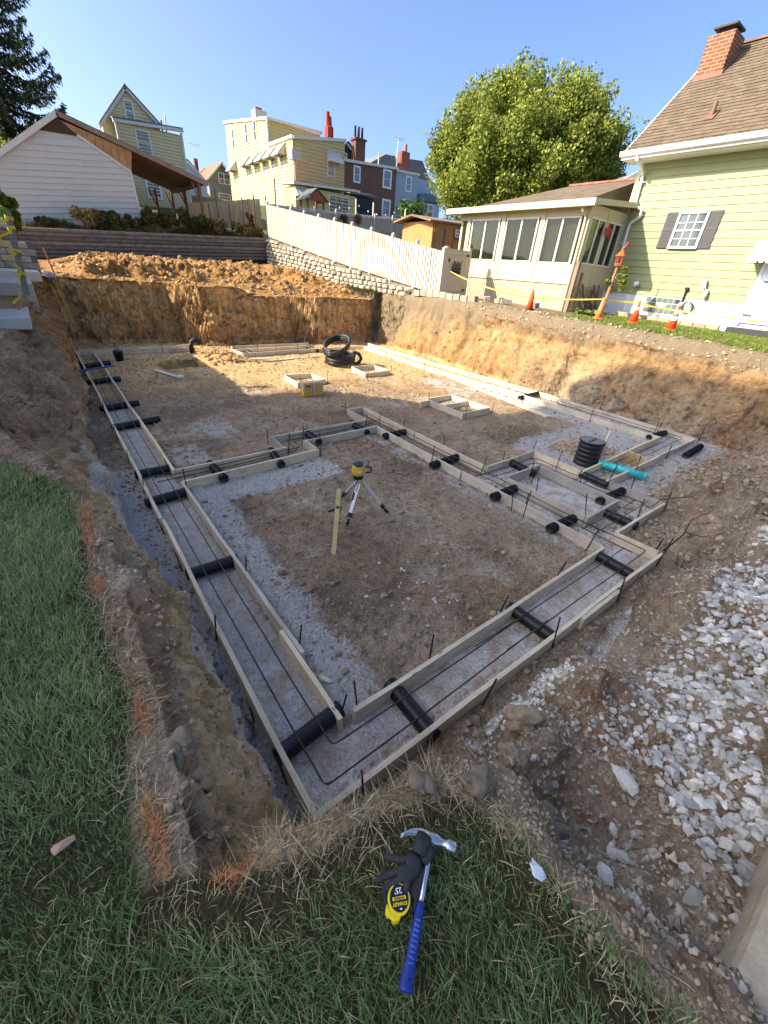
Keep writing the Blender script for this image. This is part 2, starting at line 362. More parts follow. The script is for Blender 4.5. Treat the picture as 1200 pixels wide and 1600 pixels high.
    bed = np.maximum.reduce([rect(.47, 5.0, .93, 1.32, .02)*.9, rect(.47, .85, .93, 2.2, .02), rect(.47, .85, 2.2, 8, .05)*.45, rect(4.6, 5.05, 1.3, 3.6, .03)*.7, rect(5.0, 6.45, 1.45, 3.6, .05)*.8]); A('bed', bed*(M['out'] < .25)); A('chalk', np.maximum(np.exp(-((Y-1.0-.01*X)/.012)**2)*(X > .6)*(X < 2.2), np.exp(-((Y-1.04)/.03)**2)*(X > 1.0)*(X < 1.6)*.6))
    g = g*(M['out'] < .25)+M['k']*.12
    rw = np.clip(M['sR'], 0, 1)
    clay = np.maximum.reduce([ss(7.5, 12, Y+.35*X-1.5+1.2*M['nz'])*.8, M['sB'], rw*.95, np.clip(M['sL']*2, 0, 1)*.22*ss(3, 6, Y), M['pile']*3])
    top = np.maximum(ss(.62, .92, P[..., 2]/np.maximum(gr(Y), .1)+.05*M['nz'])*(M['sR'] > .02)*(M['pile'] < .05), M['k']*.0)
    A('cut', np.maximum(np.clip(M['sB']*3, 0, 1)*(M['sB'] < .98)*.85, np.clip(M['sR']*3, 0, 1)*(M['sR'] < .8)*.35)); A('pale', np.clip(M['sL']*4, 0, 1)*(1-ss(.62, .85, M['sL']+.15*M['nz']))*(1-ss(4.6, 5.6, Y))*.8); A('sun_tint', ss(8.3, 10.2, Y+.25*X-1.6+.9*M['nz'])*(M['out'] < .05)*.9); A('grav', g); A('clay', clay); A('topsoil', top); A('turf', np.maximum(M['lawn'], M['lawnR'])); A('wall', np.clip(np.maximum(steep*1.5, 0), 0, 1))
    tan = ss(11.4, 11.8, X)*(1-np.clip(M['lawnR'], 0, 1))*(M['pile'] < .05); A('tan', tan)
    t = NT('soil'); v = t.coord()
    n1 = t.noise(v, 1.6, 6, .65); n2 = t.noise(v, 11, 6, .7); n3 = t.noise(v, 55, 4, .7)
    soil = t.mix(t.ramp(n1, [(.32, 0), (.68, 1)]), srgb(132, 110, 84), srgb(198, 177, 146))
    soil = t.mix(t.ramp(n2, [(.35, 0), (.7, 1)]), soil, srgb(168, 148, 120))
    big = t.noise(v, .55, 5, .6); soil = t.mix(t.ramp(big, [(.40, .75), (.52, 0)]), soil, t.mix(n2, srgb(94, 77, 59), srgb(142, 121, 95))); soil = t.mix(t.ramp(t.noise(v, .75, 5, .6), [(.54, 0), (.66, .7)]), soil, srgb(196, 180, 152))
    red = t.mix(t.ramp(t.noise(v, .8, 4), [(.52, 0), (.66, 1)]), soil, t.mix(n2, srgb(132, 104, 80), srgb(178, 148, 116)))
    cl = t.ramp(t.noise(t.mapped((1, 1, 1.8)), 2.4, 7, .7), [(.22, srgb(104, 76, 42)), (.42, srgb(148, 108, 60)), (.6, srgb(168, 128, 76)), (.78, srgb(170, 144, 106))])
    cl = t.mix(t.ramp(n2, [(.5, 0), (.8, .6)]), cl, srgb(138, 102, 66))
    stk = t.noise(t.mapped((5, 5, .55)), 1.6, 5, .7); cl = t.mix(t.math('MULTIPLY', t.attr('wall'), t.ramp(stk, [(.45, 0), (.7, .75)])), cl, srgb(120, 92, 60))
    cl = t.mix(t.attr('cut'), cl, t.mix(t.ramp(stk, [(.36, 0), (.62, 1)]), srgb(170, 126, 72), srgb(238, 196, 130)))  # light painted in: paler golden clay on the back and right cut faces
    cl = t.mix(t.attr('sun_tint'), cl, t.mix(n1, srgb(184, 144, 88), srgb(232, 198, 140)))  # back floor turned paler and golden, sunlight put into the colour
    red = t.mix(t.attr('pale'), red, t.ramp(t.noise(t.mapped((1, 1, .7), rot=(.5, .3, 0)), 3.5, 8, .7), [(.3, srgb(150, 122, 84)), (.48, srgb(206, 176, 130)), (.68, srgb(226, 204, 164))]))
    f = t.math('ADD', t.attr('clay'), t.math('MULTIPLY', t.math('SUBTRACT', n1, .5), .9), True)
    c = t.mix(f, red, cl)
    tp = t.mix(n2, srgb(112, 98, 78), srgb(154, 136, 108))
    c = t.mix(t.math('MULTIPLY', t.attr('topsoil'), t.ramp(n1, [(.25, .5), (.6, 1)])), c, tp)
    g1 = t.noise(v, 26, 5, .75); g2 = t.noise(v, 80, 4, .7)
    grain = t.math('MULTIPLY', t.ramp(g1, [(.34, .55), (.47, 1.0), (.62, 1.2)]), t.ramp(g2, [(.33, .62), (.52, 1.1)]))
    grain = t.math('MULTIPLY', grain, t.ramp(t.noise(v, 9, 6, .7), [(.34, .6), (.5, 1.05), (.66, 1.25)]))
    hol = t.ramp(t.noise(t.mapped((1, 1, 1.3)), 3.2, 9, .68), [(.34, .5), (.45, 1.0), (.66, 1.18)]); grain = t.mix(t.attr('wall'), grain, t.mix(1.0, hol, t.ramp(n2, [(.35, .7), (.55, 1.1)]), 'MULTIPLY'))
    c = t.mix(1.0, c, grain, 'MULTIPLY')
    pebv = t.voro(v, 38, 'F1', 'Color'); peb = t.voro(v, 38, 'F1', 'Distance')
    gv = t.mix(t.ramp(n3, [(.3, 0), (.7, 1)]), srgb(140, 137, 130), srgb(222, 217, 206))
    sepc = t.n('ShaderNodeSeparateColor'); t.l(pebv, sepc.inputs[0])
    gv = t.mix(t.math('MULTIPLY', sepc.outputs[0], .5), gv, srgb(230, 224, 212))
    gn_ = t.math('ADD', t.math('MULTIPLY', t.math('SUBTRACT', t.noise(v, 5, 9, .72), .5), 1.9), t.math('MULTIPLY', t.math('SUBTRACT', n3, .5), .7))
    gf = t.math('MULTIPLY', t.ramp(t.math('ADD', t.attr('grav'), gn_), [(.38, 0), (.66, .92)]), t.ramp(t.attr('grav'), [(.02, 0), (.15, 1)]))
    c = t.mix(gf, c, gv)
    bedc = t.mix(t.ramp(t.noise(v, 4.5, 6, .7), [(.38, 0), (.62, 1)]), srgb(206, 184, 154), srgb(250, 246, 238)); bedc = t.mix(t.ramp(n3, [(.35, .5), (.55, 0)]), bedc, srgb(150, 136, 116))
    c = t.mix(t.attr('bed'), c, bedc)
    c = t.mix(t.math('MULTIPLY', t.attr('chalk'), t.ramp(t.noise(v, 14, 5), [(.42, 0), (.6, .8)])), c, srgb(168, 84, 66))
    c = t.mix(t.attr('tan'), c, t.mix(n3, srgb(104, 90, 70), srgb(160, 142, 114)))
    # scattered pale chips in the soil
    chip = t.math('MULTIPLY', t.math('LESS_THAN', t.voro(v, 16, 'F1', 'Distance'), .17), t.math('GREATER_THAN', t.noise(v, 5, 3), .55))
    c = t.mix(t.math('MULTIPLY', chip, .5), c, srgb(170, 158, 138))
    c = t.mix(t.attr('turf'), c, t.mix(n2, srgb(52, 50, 30), srgb(84, 78, 48)))
    hgt = t.math('ADD', t.math('ADD', t.math('MULTIPLY', n2, 1.2), t.math('MULTIPLY', n3, .5)), t.math('MULTIPLY', peb, -.5))
    t.bump(t.math('ADD', hgt, t.math('MULTIPLY', g1, .8)), 1., .045)
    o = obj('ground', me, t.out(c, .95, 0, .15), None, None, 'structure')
    return o, P
ground, GP = make_terrain()
bvh = BVHTree.FromPolygons([tuple(p) for p in ground.data.vertices and GP.reshape(-1, 3)], [tuple(p.vertices) for p in ground.data.polygons])
def gz(x, y):
    h = bvh.ray_cast(Vector((x, y, 30)), Vector((0, 0, -1))); return h[0].z if h[0] else 0
def lawn_z(x, y):
    z, M = T(x, y); return z+relief(x, y, z, M)

# far ground: the hillside the houses stand on
def far_z(x, y):
    z = gl(y)+(ip(y, [-60, -5, 1, 5, 8, 12.5, 18.9, 28], [1.1, 1.7, 1.8, 1.93, 2.0, 2.08, 2.81, 4.03])-gl(y))*ss(1, 10, x)
    hill = ip(x, [-20, 0, .85, 12.2, 30], [2.6, 3.28, 3.36, 4.0, 4.3])+ip(y, [28, 29, 34, 42, 60, 160], [0, .12, .6, 3.0, 4.6, 10])+np.clip(x-26, 0, 60)*.02
    return np.where(y >= 28.15, hill, z)-.04
def make_far():
    xs = np.unique(np.concatenate([np.linspace(-120, -3, 40), np.linspace(-3, 17, 21), np.linspace(17, 60, 44), np.linspace(60, 400, 30)]))
    ys = np.unique(np.concatenate([np.linspace(-120, -3, 40), np.arange(-2, 28, 1.), [28.1, 28.2], np.linspace(29, 70, 42), np.linspace(72, 700, 40)]))
    X, Y = np.meshgrid(xs, ys); Z = far_z(X, Y)+.03*fbm(X*.7, Y*.7, 0., 3)
    Z = np.where((X > -2.4) & (X < 16.2) & (Y > -1.9) & (Y < 28.15), Z-5, Z)
    nx, ny = len(xs), len(ys); idx = np.arange(nx*ny).reshape(ny, nx)
    F = np.stack([idx[:-1, :-1], idx[:-1, 1:], idx[1:, 1:], idx[1:, :-1]], -1).reshape(-1, 4)
    me = bpy.data.meshes.new('hillside'); me.from_pydata(np.stack([X, Y, Z], -1).reshape(-1, 3).tolist(), [], F.tolist()); me.shade_smooth()
    t = NT('hillside'); v = t.coord(); n = t.noise(v, .6, 5); n2 = t.noise(v, 9, 5)
    c = t.mix(n, srgb(70, 84, 40), srgb(112, 108, 66)); c = t.mix(t.math('MULTIPLY', n2, .6), c, srgb(90, 92, 52)); t.bump(n2, .6, .05)
    obj('hillside', me, t.out(c, .95), None, None, 'structure')
make_far()

# ------------------------------------------------------------------ scattered stuff helpers
def hull_rock(n=16, seed=0, flatten=.7):
    r = np.random.default_rng(seed); p = r.normal(size=(n, 3)); p /= np.linalg.norm(p, axis=1, keepdims=True); p *= (.8+.35*r.random((n, 1)))
    p *= np.array([1, .62+.3*r.random(), flatten*(.75+.4*r.random())])
    bm = bmesh.new(); [bm.verts.new(q) for q in p]; res = bmesh.ops.convex_hull(bm, input=bm.verts)
    dead = [e for e in res['geom_interior'] if isinstance(e, bmesh.types.BMVert)]+[e for e in res['geom_unused'] if isinstance(e, bmesh.types.BMVert)]
    if dead: bmesh.ops.delete(bm, geom=list(set(dead)), context='VERTS')
    bmesh.ops.recalc_face_normals(bm, faces=bm.faces)
    me = bpy.data.meshes.new('rock'); bm.to_mesh(me); bm.free(); return me
HR = [hull_rock(17+s % 7, 100+s, .68+.06*(s % 5)) for s in range(9)]
HRs = [hull_rock(9, 300+s, .8) for s in range(6)]
def soft_rock(seed, sub=2, amp=.35, flatten=.75):
    bm = bmesh.new(); bmesh.ops.create_icosphere(bm, subdivisions=sub, radius=1); P = np.array([v.co[:] for v in bm.verts])
    d = 1+amp*fbm(P[:, 0]*1.4+seed*3.1, P[:, 1]*1.4, P[:, 2]*1.4, 4)
    P = P*d[:, None]*np.array([1, .8, flatten])
    for v, p in zip(bm.verts, P): v.co = p
    me = bpy.data.meshes.new('clod'); bm.to_mesh(me); bm.free(); return me
def arr(me):
    V = np.array([v.co[:] for v in me.vertices]); F = [tuple(p.vertices) for p in me.polygons]; return V, F
def scatter_mesh(name, protos, pos, size, mat, kind='stuff', sink=.25, parent=None, squash=None, smooth=False):
    """many little stones joined into one mesh"""
    VV, FF, RR, off = [], [], [], 0; A = [arr(m) for m in protos]
    for i, (p, s) in enumerate(zip(pos, size)):
        V, F = A[i % len(A)]; a, b, c = random.random()*6.28, random.random()*.8-.4, random.random()*.8-.4
        m = np.array(Euler((b, c, a)).to_matrix()); Q = (V*s) @ m.T; Q = Q+np.array(p)+np.array([0, 0, s*.4*(1-sink*2)])
        VV.append(Q); FF += [tuple(k+off for k in f) for f in F]; RR += [random.random()]*len(V); off += len(V)
    me = bpy.data.meshes.new(name); me.from_pydata(np.concatenate(VV).tolist(), [], FF)
    a = me.attributes.new('rnd', 'FLOAT', 'POINT'); a.data.foreach_set('value', np.array(RR, np.float32))
    if smooth: me.shade_smooth()
    return obj(name, me, mat, parent, None, kind)
def blades(name, x, y, z, h, wdt, mat, lean=.5, rnd=None, kind='stuff', parent=None, upz=1.0, dirs=None):
    """grass blades, five corners and three triangles each, in one mesh"""
    n = len(x); a = rng.random(n)*6.283 if dirs is None else dirs; l = lean*(.3+rng.random(n))
    dx, dy = np.cos(a), np.sin(a); px, py = -dy, dx
    def pt(t, side, wf):
        bend = l*h*t*t
        return np.stack([x+dx*bend+px*side*wdt*wf, y+dy*bend+py*side*wdt*wf, z+h*t*upz*(1-.35*l*t)], -1)
    P = np.stack([pt(0, -1, .5), pt(0, 1, .5), pt(.55, -1, .42), pt(.55, 1, .42), pt(1, 0, 0)], 1).reshape(-1, 3)
    b = np.arange(n)[:, None]*5
    tri = np.concatenate([b+np.array([[0, 1, 3]]), b+np.array([[0, 3, 2]]), b+np.array([[2, 3, 4]])], 1).reshape(-1, 3)
    me = bpy.data.meshes.new(name); me.vertices.add(len(P)); me.vertices.foreach_set('co', P.reshape(-1).astype(np.float32))
    me.loops.add(tri.size); me.loops.foreach_set('vertex_index', tri.reshape(-1).astype(np.int32))
    me.polygons.add(len(tri)); me.polygons.foreach_set('loop_start', np.arange(0, tri.size, 3, dtype=np.int32)); me.update(calc_edges=True)
    at = me.attributes.new('rnd', 'FLOAT', 'POINT'); rv = rng.random(n) if rnd is None else rnd
    at.data.foreach_set('value', np.repeat(np.clip(rv, 0, 1), 5).astype(np.float32))
    return obj(name, me, mat, parent, None, kind)

# ------------------------------------------------------------------ footing formwork
M_form = wood('form_board', srgb(198, 178, 144), srgb(234, 218, 186))
M_grey = wood('weathered_board', srgb(164, 152, 132), srgb(204, 192, 170))
M_rebar = flat('rebar_steel', srgb(84, 74, 68), .55, .3, 20, .6)
M_stake = flat('steel_stake', srgb(44, 44, 48), .5, .2, 20, .6)
M_pipe = flat('black_plastic', srgb(26, 27, 30), .42, .15, 8, 0, .4)
BH, BT = .14, .035
def board(p0, p1, parent, z0=.0, h=BH, t=BT, mat=None, name='board', dz=0.):
    a = Vector((p0[0], p0[1], 0)); b = Vector((p1[0], p1[1], 0)); d = b-a; L = d.length
    m = MB(); m.bbox(0, L, -t/2, t/2, 0, h)
    me = m.mesh(name); bm = bmesh.new(); bm.from_mesh(me)
    lng = [e for e in bm.edges if e.calc_length() > L*.9]
    bmesh.ops.subdivide_edges(bm, edges=lng, cuts=max(2, int(L/.5)))
    r = random.random()*40
    for v in bm.verts:
        v.co.y += .006*math.sin(v.co.x*1.3+r)+.003*math.sin(v.co.x*4.1+r*2); v.co.z += .003*math.sin(v.co.x*1.9+r*3)
    bm.to_mesh(me); bm.free()
    o = obj(name, me, mat or M_form, parent); o.location = (a.x, a.y, z0+dz); o.rotation_euler = (random.uniform(-.02, .02), 0, math.atan2(d.y, d.x)); return o
def run(p0, p1, parent, n=1, off=0, **kw):
    """a straight run of n boards, end to end, each a hair out of line with the last"""
    P, Q = Vector(p0), Vector(p1)
    for i in range(n):
        a = P.lerp(Q, i/n); b = P.lerp(Q, (i+1)/n-(.002 if i < n-1 else 0)); s = .006 if i % 2 else -.004
        nrm = Vector((-(Q-P).y, (Q-P).x)).normalized()*s
        board(a+nrm, b+nrm, parent, dz=random.uniform(-.006, .006), **kw)
form = thing('footing_formwork', 'long outline of pale board forms staked around the footing trenches in the pit', 'formwork')
run((.45, .945), (.45, 15.28), form, 4)
run((.87, 1.32), (.865, 2.25), form); run((.905, 1.95), (.86, 5.35), form); run((.86, 5.76), (.86, 15.08), form, 3)
run((.43, .92), (3.45, .91), form); run((3.2, .868), (3.9, .862), form, mat=M_grey); run((3.46, .91), (5.06, .90), form)
run((.97, 1.325), (4.54, 1.33), form, 2)
run((5.03, .925), (5.0, 1.40), form); run((5.0, 1.42), (6.49, 1.42), form); run((6.49, 1.445), (6.48, 2.25), form, mat=M_grey)
run((6.46, 2.275), (10.5, 2.30), form, 2); run((6.42, 2.68), (9.83, 2.76), form, 2); run((6.42, 2.70), (6.43, 3.60), form, mat=M_form)
run((6.45, 3.625), (5.10, 3.60), form, mat=M_grey); run((5.08, 3.62), (5.08, 7.15), form, 2); run((4.68, 7.18), (5.10, 7.18), form, mat=M_grey)
run((4.69, 6.49), (4.69, 7.155), form, mat=M_grey); run((2.56, 6.38), (4.72, 6.46), form, mat=M_grey); run((2.58, 5.85), (2.58, 6.35), form, mat=M_grey); run((.885, 5.76), (2.60, 5.82), form)
run((.885, 5.36), (3.03, 5.50), form); run((3.01, 5.53), (3.0, 5.93), form); run((2.98, 5.95), (4.64, 6.02), form); run((4.62, 5.99), (4.55, 1.36), form, 2)
for a, b in (((10.52, 2.33), (10.62, 6.0)), ((10.62, 6.01), (10.50, 10.4)), ((10.50, 10.41), (10.5, 14.6))): board(a, b, form)
for a, b in (((9.80, 2.80), (9.84, 6.4)), ((9.84, 6.41), (9.76, 10.2)), ((9.76, 10.21), (9.9, 14.0))): board(a, b, form)
run((.47, 15.28), (3.75, 15.62), form, 2); run((.90, 15.08), (3.72, 15.12), form, 1); board((2.55, 15.04), (2.85, 15.03), form, h=.1)
run((4.9, 15.05), (8.0, 15.2), form, 1, mat=M_grey); run((4.75, 14.45), (7.9, 14.7), form, 1); run((4.72, 14.42), (4.9, 15.03), form)
run((4.85, 13.75), (9.86, 14.15), form, 2); run((4.83, 13.77), (4.75, 14.40), form)
# rebar stakes driven beside the boards
def stake_mesh():
    m = MB(); m.tube([(0, 0, -.1), (0, 0, .33)], .0068, 6); return m.mesh('rebar_stake')
SM = stake_mesh(); SM.materials.append(M_stake)
def stake(x, y, h=1, tilt=(0, 0), parent=form):
    o = obj('rebar_stake', SM, None, parent); o.location = (x, y, 0); o.scale = (1, 1, h); o.rotation_euler = (tilt[0], tilt[1], 0)
for x, y, h in [(.42, 1.22, .9), (.76, .885, 1), (.41, 1.72, .6), (.42, 2.55, .8), (.42, 3.6, .8), (.42, 4.4, .7), (.42, 5.5, .8), (.41, 6.5, .8), (.42, 7.6, .9), (.42, 9.2, .8), (.42, 11, .8), (.42, 13, .8),
        (.915, 1.40, .8), (.945, 2.1, .9), (.90, 3.15, .9), (.90, 5.25, 1.1), (.83, 5.85, .9), (1.04, 1.36, 1), (1.75, 1.37, 1), (2.62, 1.37, 1.1), (3.55, 1.37, 1), (1.85, .875, 1.1), (2.78, .875, 1.15), (3.9, .83, 1), (4.95, .865, 1.2), (5.1, .98, .9),
        (2.62, 5.78, 1.2), (3.05, 5.46, 1.3), (2.98, 6.0, 1.2), (2.54, 6.42, .8), (4.65, 5.96, 1.1), (4.65, 7.22, .8), (4.66, 6.42, .8), (4.56, 4.35, 1), (4.5, 2.42, 1.3), (4.5, 2.62, 1.2), (4.5, 1.5, 1), (4.6, 2.48, .9),
        (5.05, 3.66, 1), (5.6, 3.66, .9), (5.13, 4.6, .9), (5.13, 5.8, .9), (6.48, 3.68, 1), (6.38, 3.1, 1.1), (6.44, 2.23, 1.4), (6.53, 1.9, 1), (5.8, 1.47, 1.1), (6.52, 1.38, 1), (7.5, 2.24, 1.1), (8.9, 2.25, .9), (9.78, 2.86, 1.3), (9.86, 2.92, 1.3), (10.56, 2.26, 1.4),
        (9.77, 4.3, 1.2), (9.78, 5.8, 1), (9.72, 8.2, 1), (9.71, 10.2, 1), (9.8, 12, 1), (10.57, 4.5, 1.3), (10.66, 6.2, 1), (10.55, 8.2, 1), (10.55, 11, 1), (2.7, 15.0, 1), (1.4, 15.02, 1), (5.6, 14.4, .9), (7.2, 14.55, .9), (6, 13.78, .9), (7.4, 13.9, .9), (9, 14.0, .9), (6.3, 15.2, .9)]:
    stake(x, y, h, (random.uniform(-.13, .13), random.uniform(-.13, .13)))
# inner box form in the widened footing
box = thing('box_form', 'small grey rectangular board box set inside the widened footing', 'formwork', (5.4, 2.5, 0))
for a, b in (((4.99, 3.15), (5.90, 3.16)), ((5.88, 3.13), (5.87, 1.84)), ((5.89, 1.82), (4.96, 1.80)), ((4.98, 1.83), (5.01, 3.12))): board(a, b, box, mat=M_grey, z0=.03)
for x, y in ((5.3, 1.95), (5.92, 2.4), (5.5, 3.0), (5.03, 2.6), (5.6, 3.1)): stake(x, y, 1.1, (random.uniform(-.25, .25), random.uniform(-.2, .2)), box)
# spreader board and plywood gate between the two boards of the short stub
ply = thing('plywood_gate', 'yellow plywood panel with a spreader board between two form boards by the teal pipe', 'panel', (8.2, 2.5, 0))
m = MB(); m.beam((7.92, 2.34, .08), (7.96, 2.66, .08), .02, .26); m.build('plywood_panel', wood('plywood', srgb(150, 116, 56), srgb(206, 172, 104), 2), ply)
board((8.12, 2.33), (8.15, 2.68), ply, z0=.02)
# pad forms out on the floor
def pad(label, pts, extra=(), loc=None, mat=None):
    p = thing('pad_form', label, 'formwork', (pts[0][0], pts[0][1], 0), 'board frames for pier pads on the pit floor')
    n = len(pts)
    for i in range(n):
        a, b = Vector(pts[i]), Vector(pts[(i+1) % n]); e = (b-a).normalized()*.03; board(a-e*(i % 2), b+e*(1-i % 2), p, mat=mat)
    for a, b in extra: board(a, b, p, mat=mat)
    for i in (0, 2, 3): stake(pts[i][0]+.05, pts[i][1]-.05, .9, (random.uniform(-.1, .1), 0), p)
    return p
pad('square board frame on the lit floor beside the open orange case', [(4.78, 10.5), (5.58, 10.48), (5.62, 9.75), (4.74, 9.62)])
pad('square board frame just right of the coiled black pipe', [(7.22, 10.85), (8.06, 10.85), (8.08, 10.05), (7.1, 9.95)])
pad('ladder-shaped board frame straddling the edge of the shadow', [(6.95, 7.1), (7.86, 7.14), (7.92, 5.9), (6.93, 5.85)], [((6.62, 6.95), (6.93, 6.98)), ((6.95, 6.5), (7.88, 6.55))])
lp = thing('loose_plank', 'long loose plank lying on the floor along the right footing', 'plank', (9.35, 7, 0))
for a, b in (((9.72, 9.05), (9.38, 7.1)), ((9.38, 7.08), (9.0, 4.95))): board(a, b, lp, z0=.02, h=.04, t=.14)
sl_ = thing('loose_plank', 'weathered strip of wood lying on the lit floor before the back boards', 'plank', (5.5, 13, 0)); board((4.4, 12.75), (7.3, 13.1), sl_, z0=.01, h=.03, t=.07, mat=M_grey)
for a, b, lb in (((5.0, 13.3), (5.5, 13.05), 'short board scrap left on the lit floor near the far pad boards'), ((3.05, 12.2), (3.3, 12.1), 'grey flat stone-like board scrap at the edge of the open hole')):
    q = thing('board_scrap', lb, 'board', (a[0], a[1], 0)); board(a, b, q, z0=.01, h=.03, t=.12, mat=M_grey)

# ------------------------------------------------------------------ corrugated sleeves through the forms
def corr_mesh(L, r=.058, amp=.006, pitch=.018, n=18, hollow=True):
    prof = [(r*.8, 0.012)] if hollow else []
    k = int(L/pitch*2)
    for i in range(k+1): prof.append((r+(amp if i % 2 else -amp), L*i/k))
    if hollow: prof.append((r*.8, L-.012))
    m = MB(); m.lathe(prof, n, axis='X'); return m.mesh('corrugated_tube', True)
CM = {}
def sleeve(x0, y0, x1, y1, label, z=.06, ext=.05):
    a, b = Vector((x0, y0)), Vector((x1, y1)); d = (b-a); L = round(d.length+2*ext, 1); e = d.normalized(); mid = (a+b)/2
    if L not in CM: CM[L] = corr_mesh(L); CM[L].materials.append(M_pipe)
    o = obj('pipe_sleeve', CM[L]); s = mid-e*L/2; o.location = (s.x, s.y, z+.01); o.rotation_euler = (random.random()*6, random.uniform(-.02, .02), math.atan2(e.y, e.x))
    tag(o, label, 'pipe', 'black corrugated sleeves across the footings')
W_ = 'black corrugated sleeve '
for a in [(.47, 1.37, .87, 1.41, 'across the left footing, nearest the camera'), (1.34, 1.32, 1.34, .95, 'across the front footing, nearest its left corner'), (2.81, 1.32, 2.83, .96, 'across the middle of the front footing'), (4.42, 1.32, 4.40, .94, 'across the front footing, at its right end'),
          (.5, 3.45, .85, 3.44, 'across the left footing, second from the camera'), (.41, 5.11, .84, 5.15, 'across the left footing just before the cross footing opens'), (.47, 6.0, .84, 5.99, 'across the left footing just beyond the cross footing'),
          (.46, 8.13, 1.15, 8.27, 'across the left footing, its end poking well past the inner board'), (.41, 9.37, 1.02, 9.51, 'across the left footing, third from the far end'), (.41, 11.6, 1.0, 11.7, 'across the left footing, second from the far end'), (.43, 13.3, 1.02, 13.6, 'across the left footing, farthest from the camera'),
          (1.39, 5.86, 1.41, 5.33, 'through the cross footing, nearest the left footing'), (2.38, 5.9, 2.32, 5.42, 'through the cross footing just before its jog'), (3.3, 6.44, 3.28, 5.96, 'through the cross footing just after its jog'), (4.37, 6.5, 4.36, 5.98, 'through the cross footing at its right end'),
          (4.55, 5.63, 5.08, 5.65, 'across the middle footing, farthest from the camera'), (4.46, 4.19, 5.05, 4.23, 'across the middle footing, second from its far end'), (4.48, 2.93, 5.0, 2.94, 'under the middle footing beside the far end of the grey box'), (4.47, 1.98, 4.98, 1.96, 'under the middle footing beside the near end of the grey box'),
          (5.76, 3.62, 5.72, 3.16, 'between the far end of the grey box and the outer form'), (6.47, 2.70, 6.46, 2.26, 'lying across the mouth of the stub footing near the sump basin'), (5.82, 2.02, 6.45, 2.0, 'between the right side of the grey box and the outer form'), (5.52, 1.84, 5.54, 1.40, 'between the near end of the grey box and the outer form'),
          (9.35, 2.07, 10.15, 2.1, 'lying loose on grey gravel outside the right corner of the forms'), (9.82, 2.95, 10.4, 2.9, 'across the right footing at the stub corner'), (9.75, 6.3, 10.6, 6.35, 'across the right footing where the shadow crosses it'), (5.2, 13.8, 5.22, 14.4, 'under the left end of the far pad boards'), (1.5, 15.1, 1.52, 15.5, 'under the back left form boards'), (7.7, 13.95, 7.72, 14.6, 'under the right part of the far pad boards')]:
    sleeve(*a[:4], W_+a[4])
# ------------------------------------------------------------------ longitudinal rebar
def bar(pts, label, r=.0062):
    Q = []
    for i in range(len(pts)-1):
        a, b = Vector(pts[i]), Vector(pts[i+1]); n = max(1, int((b-a).length/.5))
        for k in range(n): q = a.lerp(b, k/n); Q.append(q+Vector((0, 0, -.012*math.sin(math.pi*((k % 3)/3))))) 
    Q.append(Vector(pts[-1])); m = MB(); m.tube(Q, r, 6)
    tag(m.build('rebar', M_rebar, None, True), label, 'rebar', 'long reinforcing bars laid in the footings')
zr = .135
def bend(c, a, b, r=.05): # rounded corner between legs a->c->b
    c, a, b = Vector(c), Vector(a), Vector(b); u = (a-c).normalized()*r; v = (b-c).normalized()*r
    return [c+u, c+u*.4+v*.1, c+u*.1+v*.4, c+v]
bar([(.57, 15, zr), (.56, 8, zr), (.575, 4, zr)]+bend((.575, 1.02, zr), (.575, 2, zr), (2, 1.03, zr))+[(2.9, 1.04, zr)], 'outer rebar bent round the near left footing corner')
bar([(.75, 14.6, zr), (.74, 8, zr), (.735, 4, zr)]+bend((.73, 1.20, zr), (.73, 2, zr), (2, 1.2, zr))+[(2.7, 1.2, zr)], 'inner rebar bent round the near left footing corner')
bar([(2.3, 1.035, zr+.016), (3.4, 1.03, zr)]+bend((4.93, 1.02, zr), (4, 1.03, zr), (4.9, 2, zr))+[(4.88, 1.9, zr)], 'outer rebar bent round the near right footing corner')
bar([(2.1, 1.21, zr+.016), (3.4, 1.2, zr), (4.72, 1.2, zr)], 'inner rebar running to the right end of the front footing')
bar([(4.74, 1.1, zr), (4.76, 3, zr), (4.78, 5, zr), (4.8, 7, zr)], 'left rebar of the long middle footing')
bar([(4.88, 1.5, zr), (4.93, 3.6, zr), (4.94, 7.0, zr)], 'right rebar of the long middle footing')
bar([(.6, 5.5, zr), (2.7, 5.62, zr)]+bend((2.74, 6.1, zr), (2.72, 5.8, zr), (3.5, 6.12, zr))+[(4.7, 6.2, zr)], 'near rebar stepping through the jogged cross footing')
bar([(.6, 5.64, zr), (2.8, 5.72, zr)]+bend((2.86, 6.25, zr), (2.85, 5.9, zr), (3.5, 6.27, zr))+[(4.9, 6.32, zr)], 'far rebar stepping through the jogged cross footing')
bar([(4.7, 3.45, zr), (6.1, 3.46, zr)]+bend((6.2, 3.4, zr), (6, 3.45, zr), (6.2, 2.8, zr))+[(6.2, 1.6, zr)], 'rebar hooked round the far side of the grey box')
bar([(4.7, 3.3, zr), (5.95, 3.31, zr)]+bend((6.03, 3.25, zr), (5.9, 3.3, zr), (6.03, 2.5, zr))+[(6.03, 1.65, zr)], 'inner rebar hooked round the far side of the grey box')
bar([(4.7, 1.56, zr), (6.35, 1.58, zr)], 'near rebar crossing below the grey box')
bar([(4.72, 1.70, zr), (6.2, 1.70, zr)], 'second rebar crossing just under the grey box')
bar([(6.0, 2.42, zr), (8, 2.44, zr), (10.2, 2.47, zr)], 'near rebar in the stub footing over the teal pipe')
bar([(6.0, 2.56, zr), (8, 2.58, zr), (10.3, 2.62, zr)], 'far rebar in the stub footing over the teal pipe')
bar([(10.05, 2.5, zr), (10.1, 8, zr), (10.1, 14, zr)], 'left rebar of the right footing')
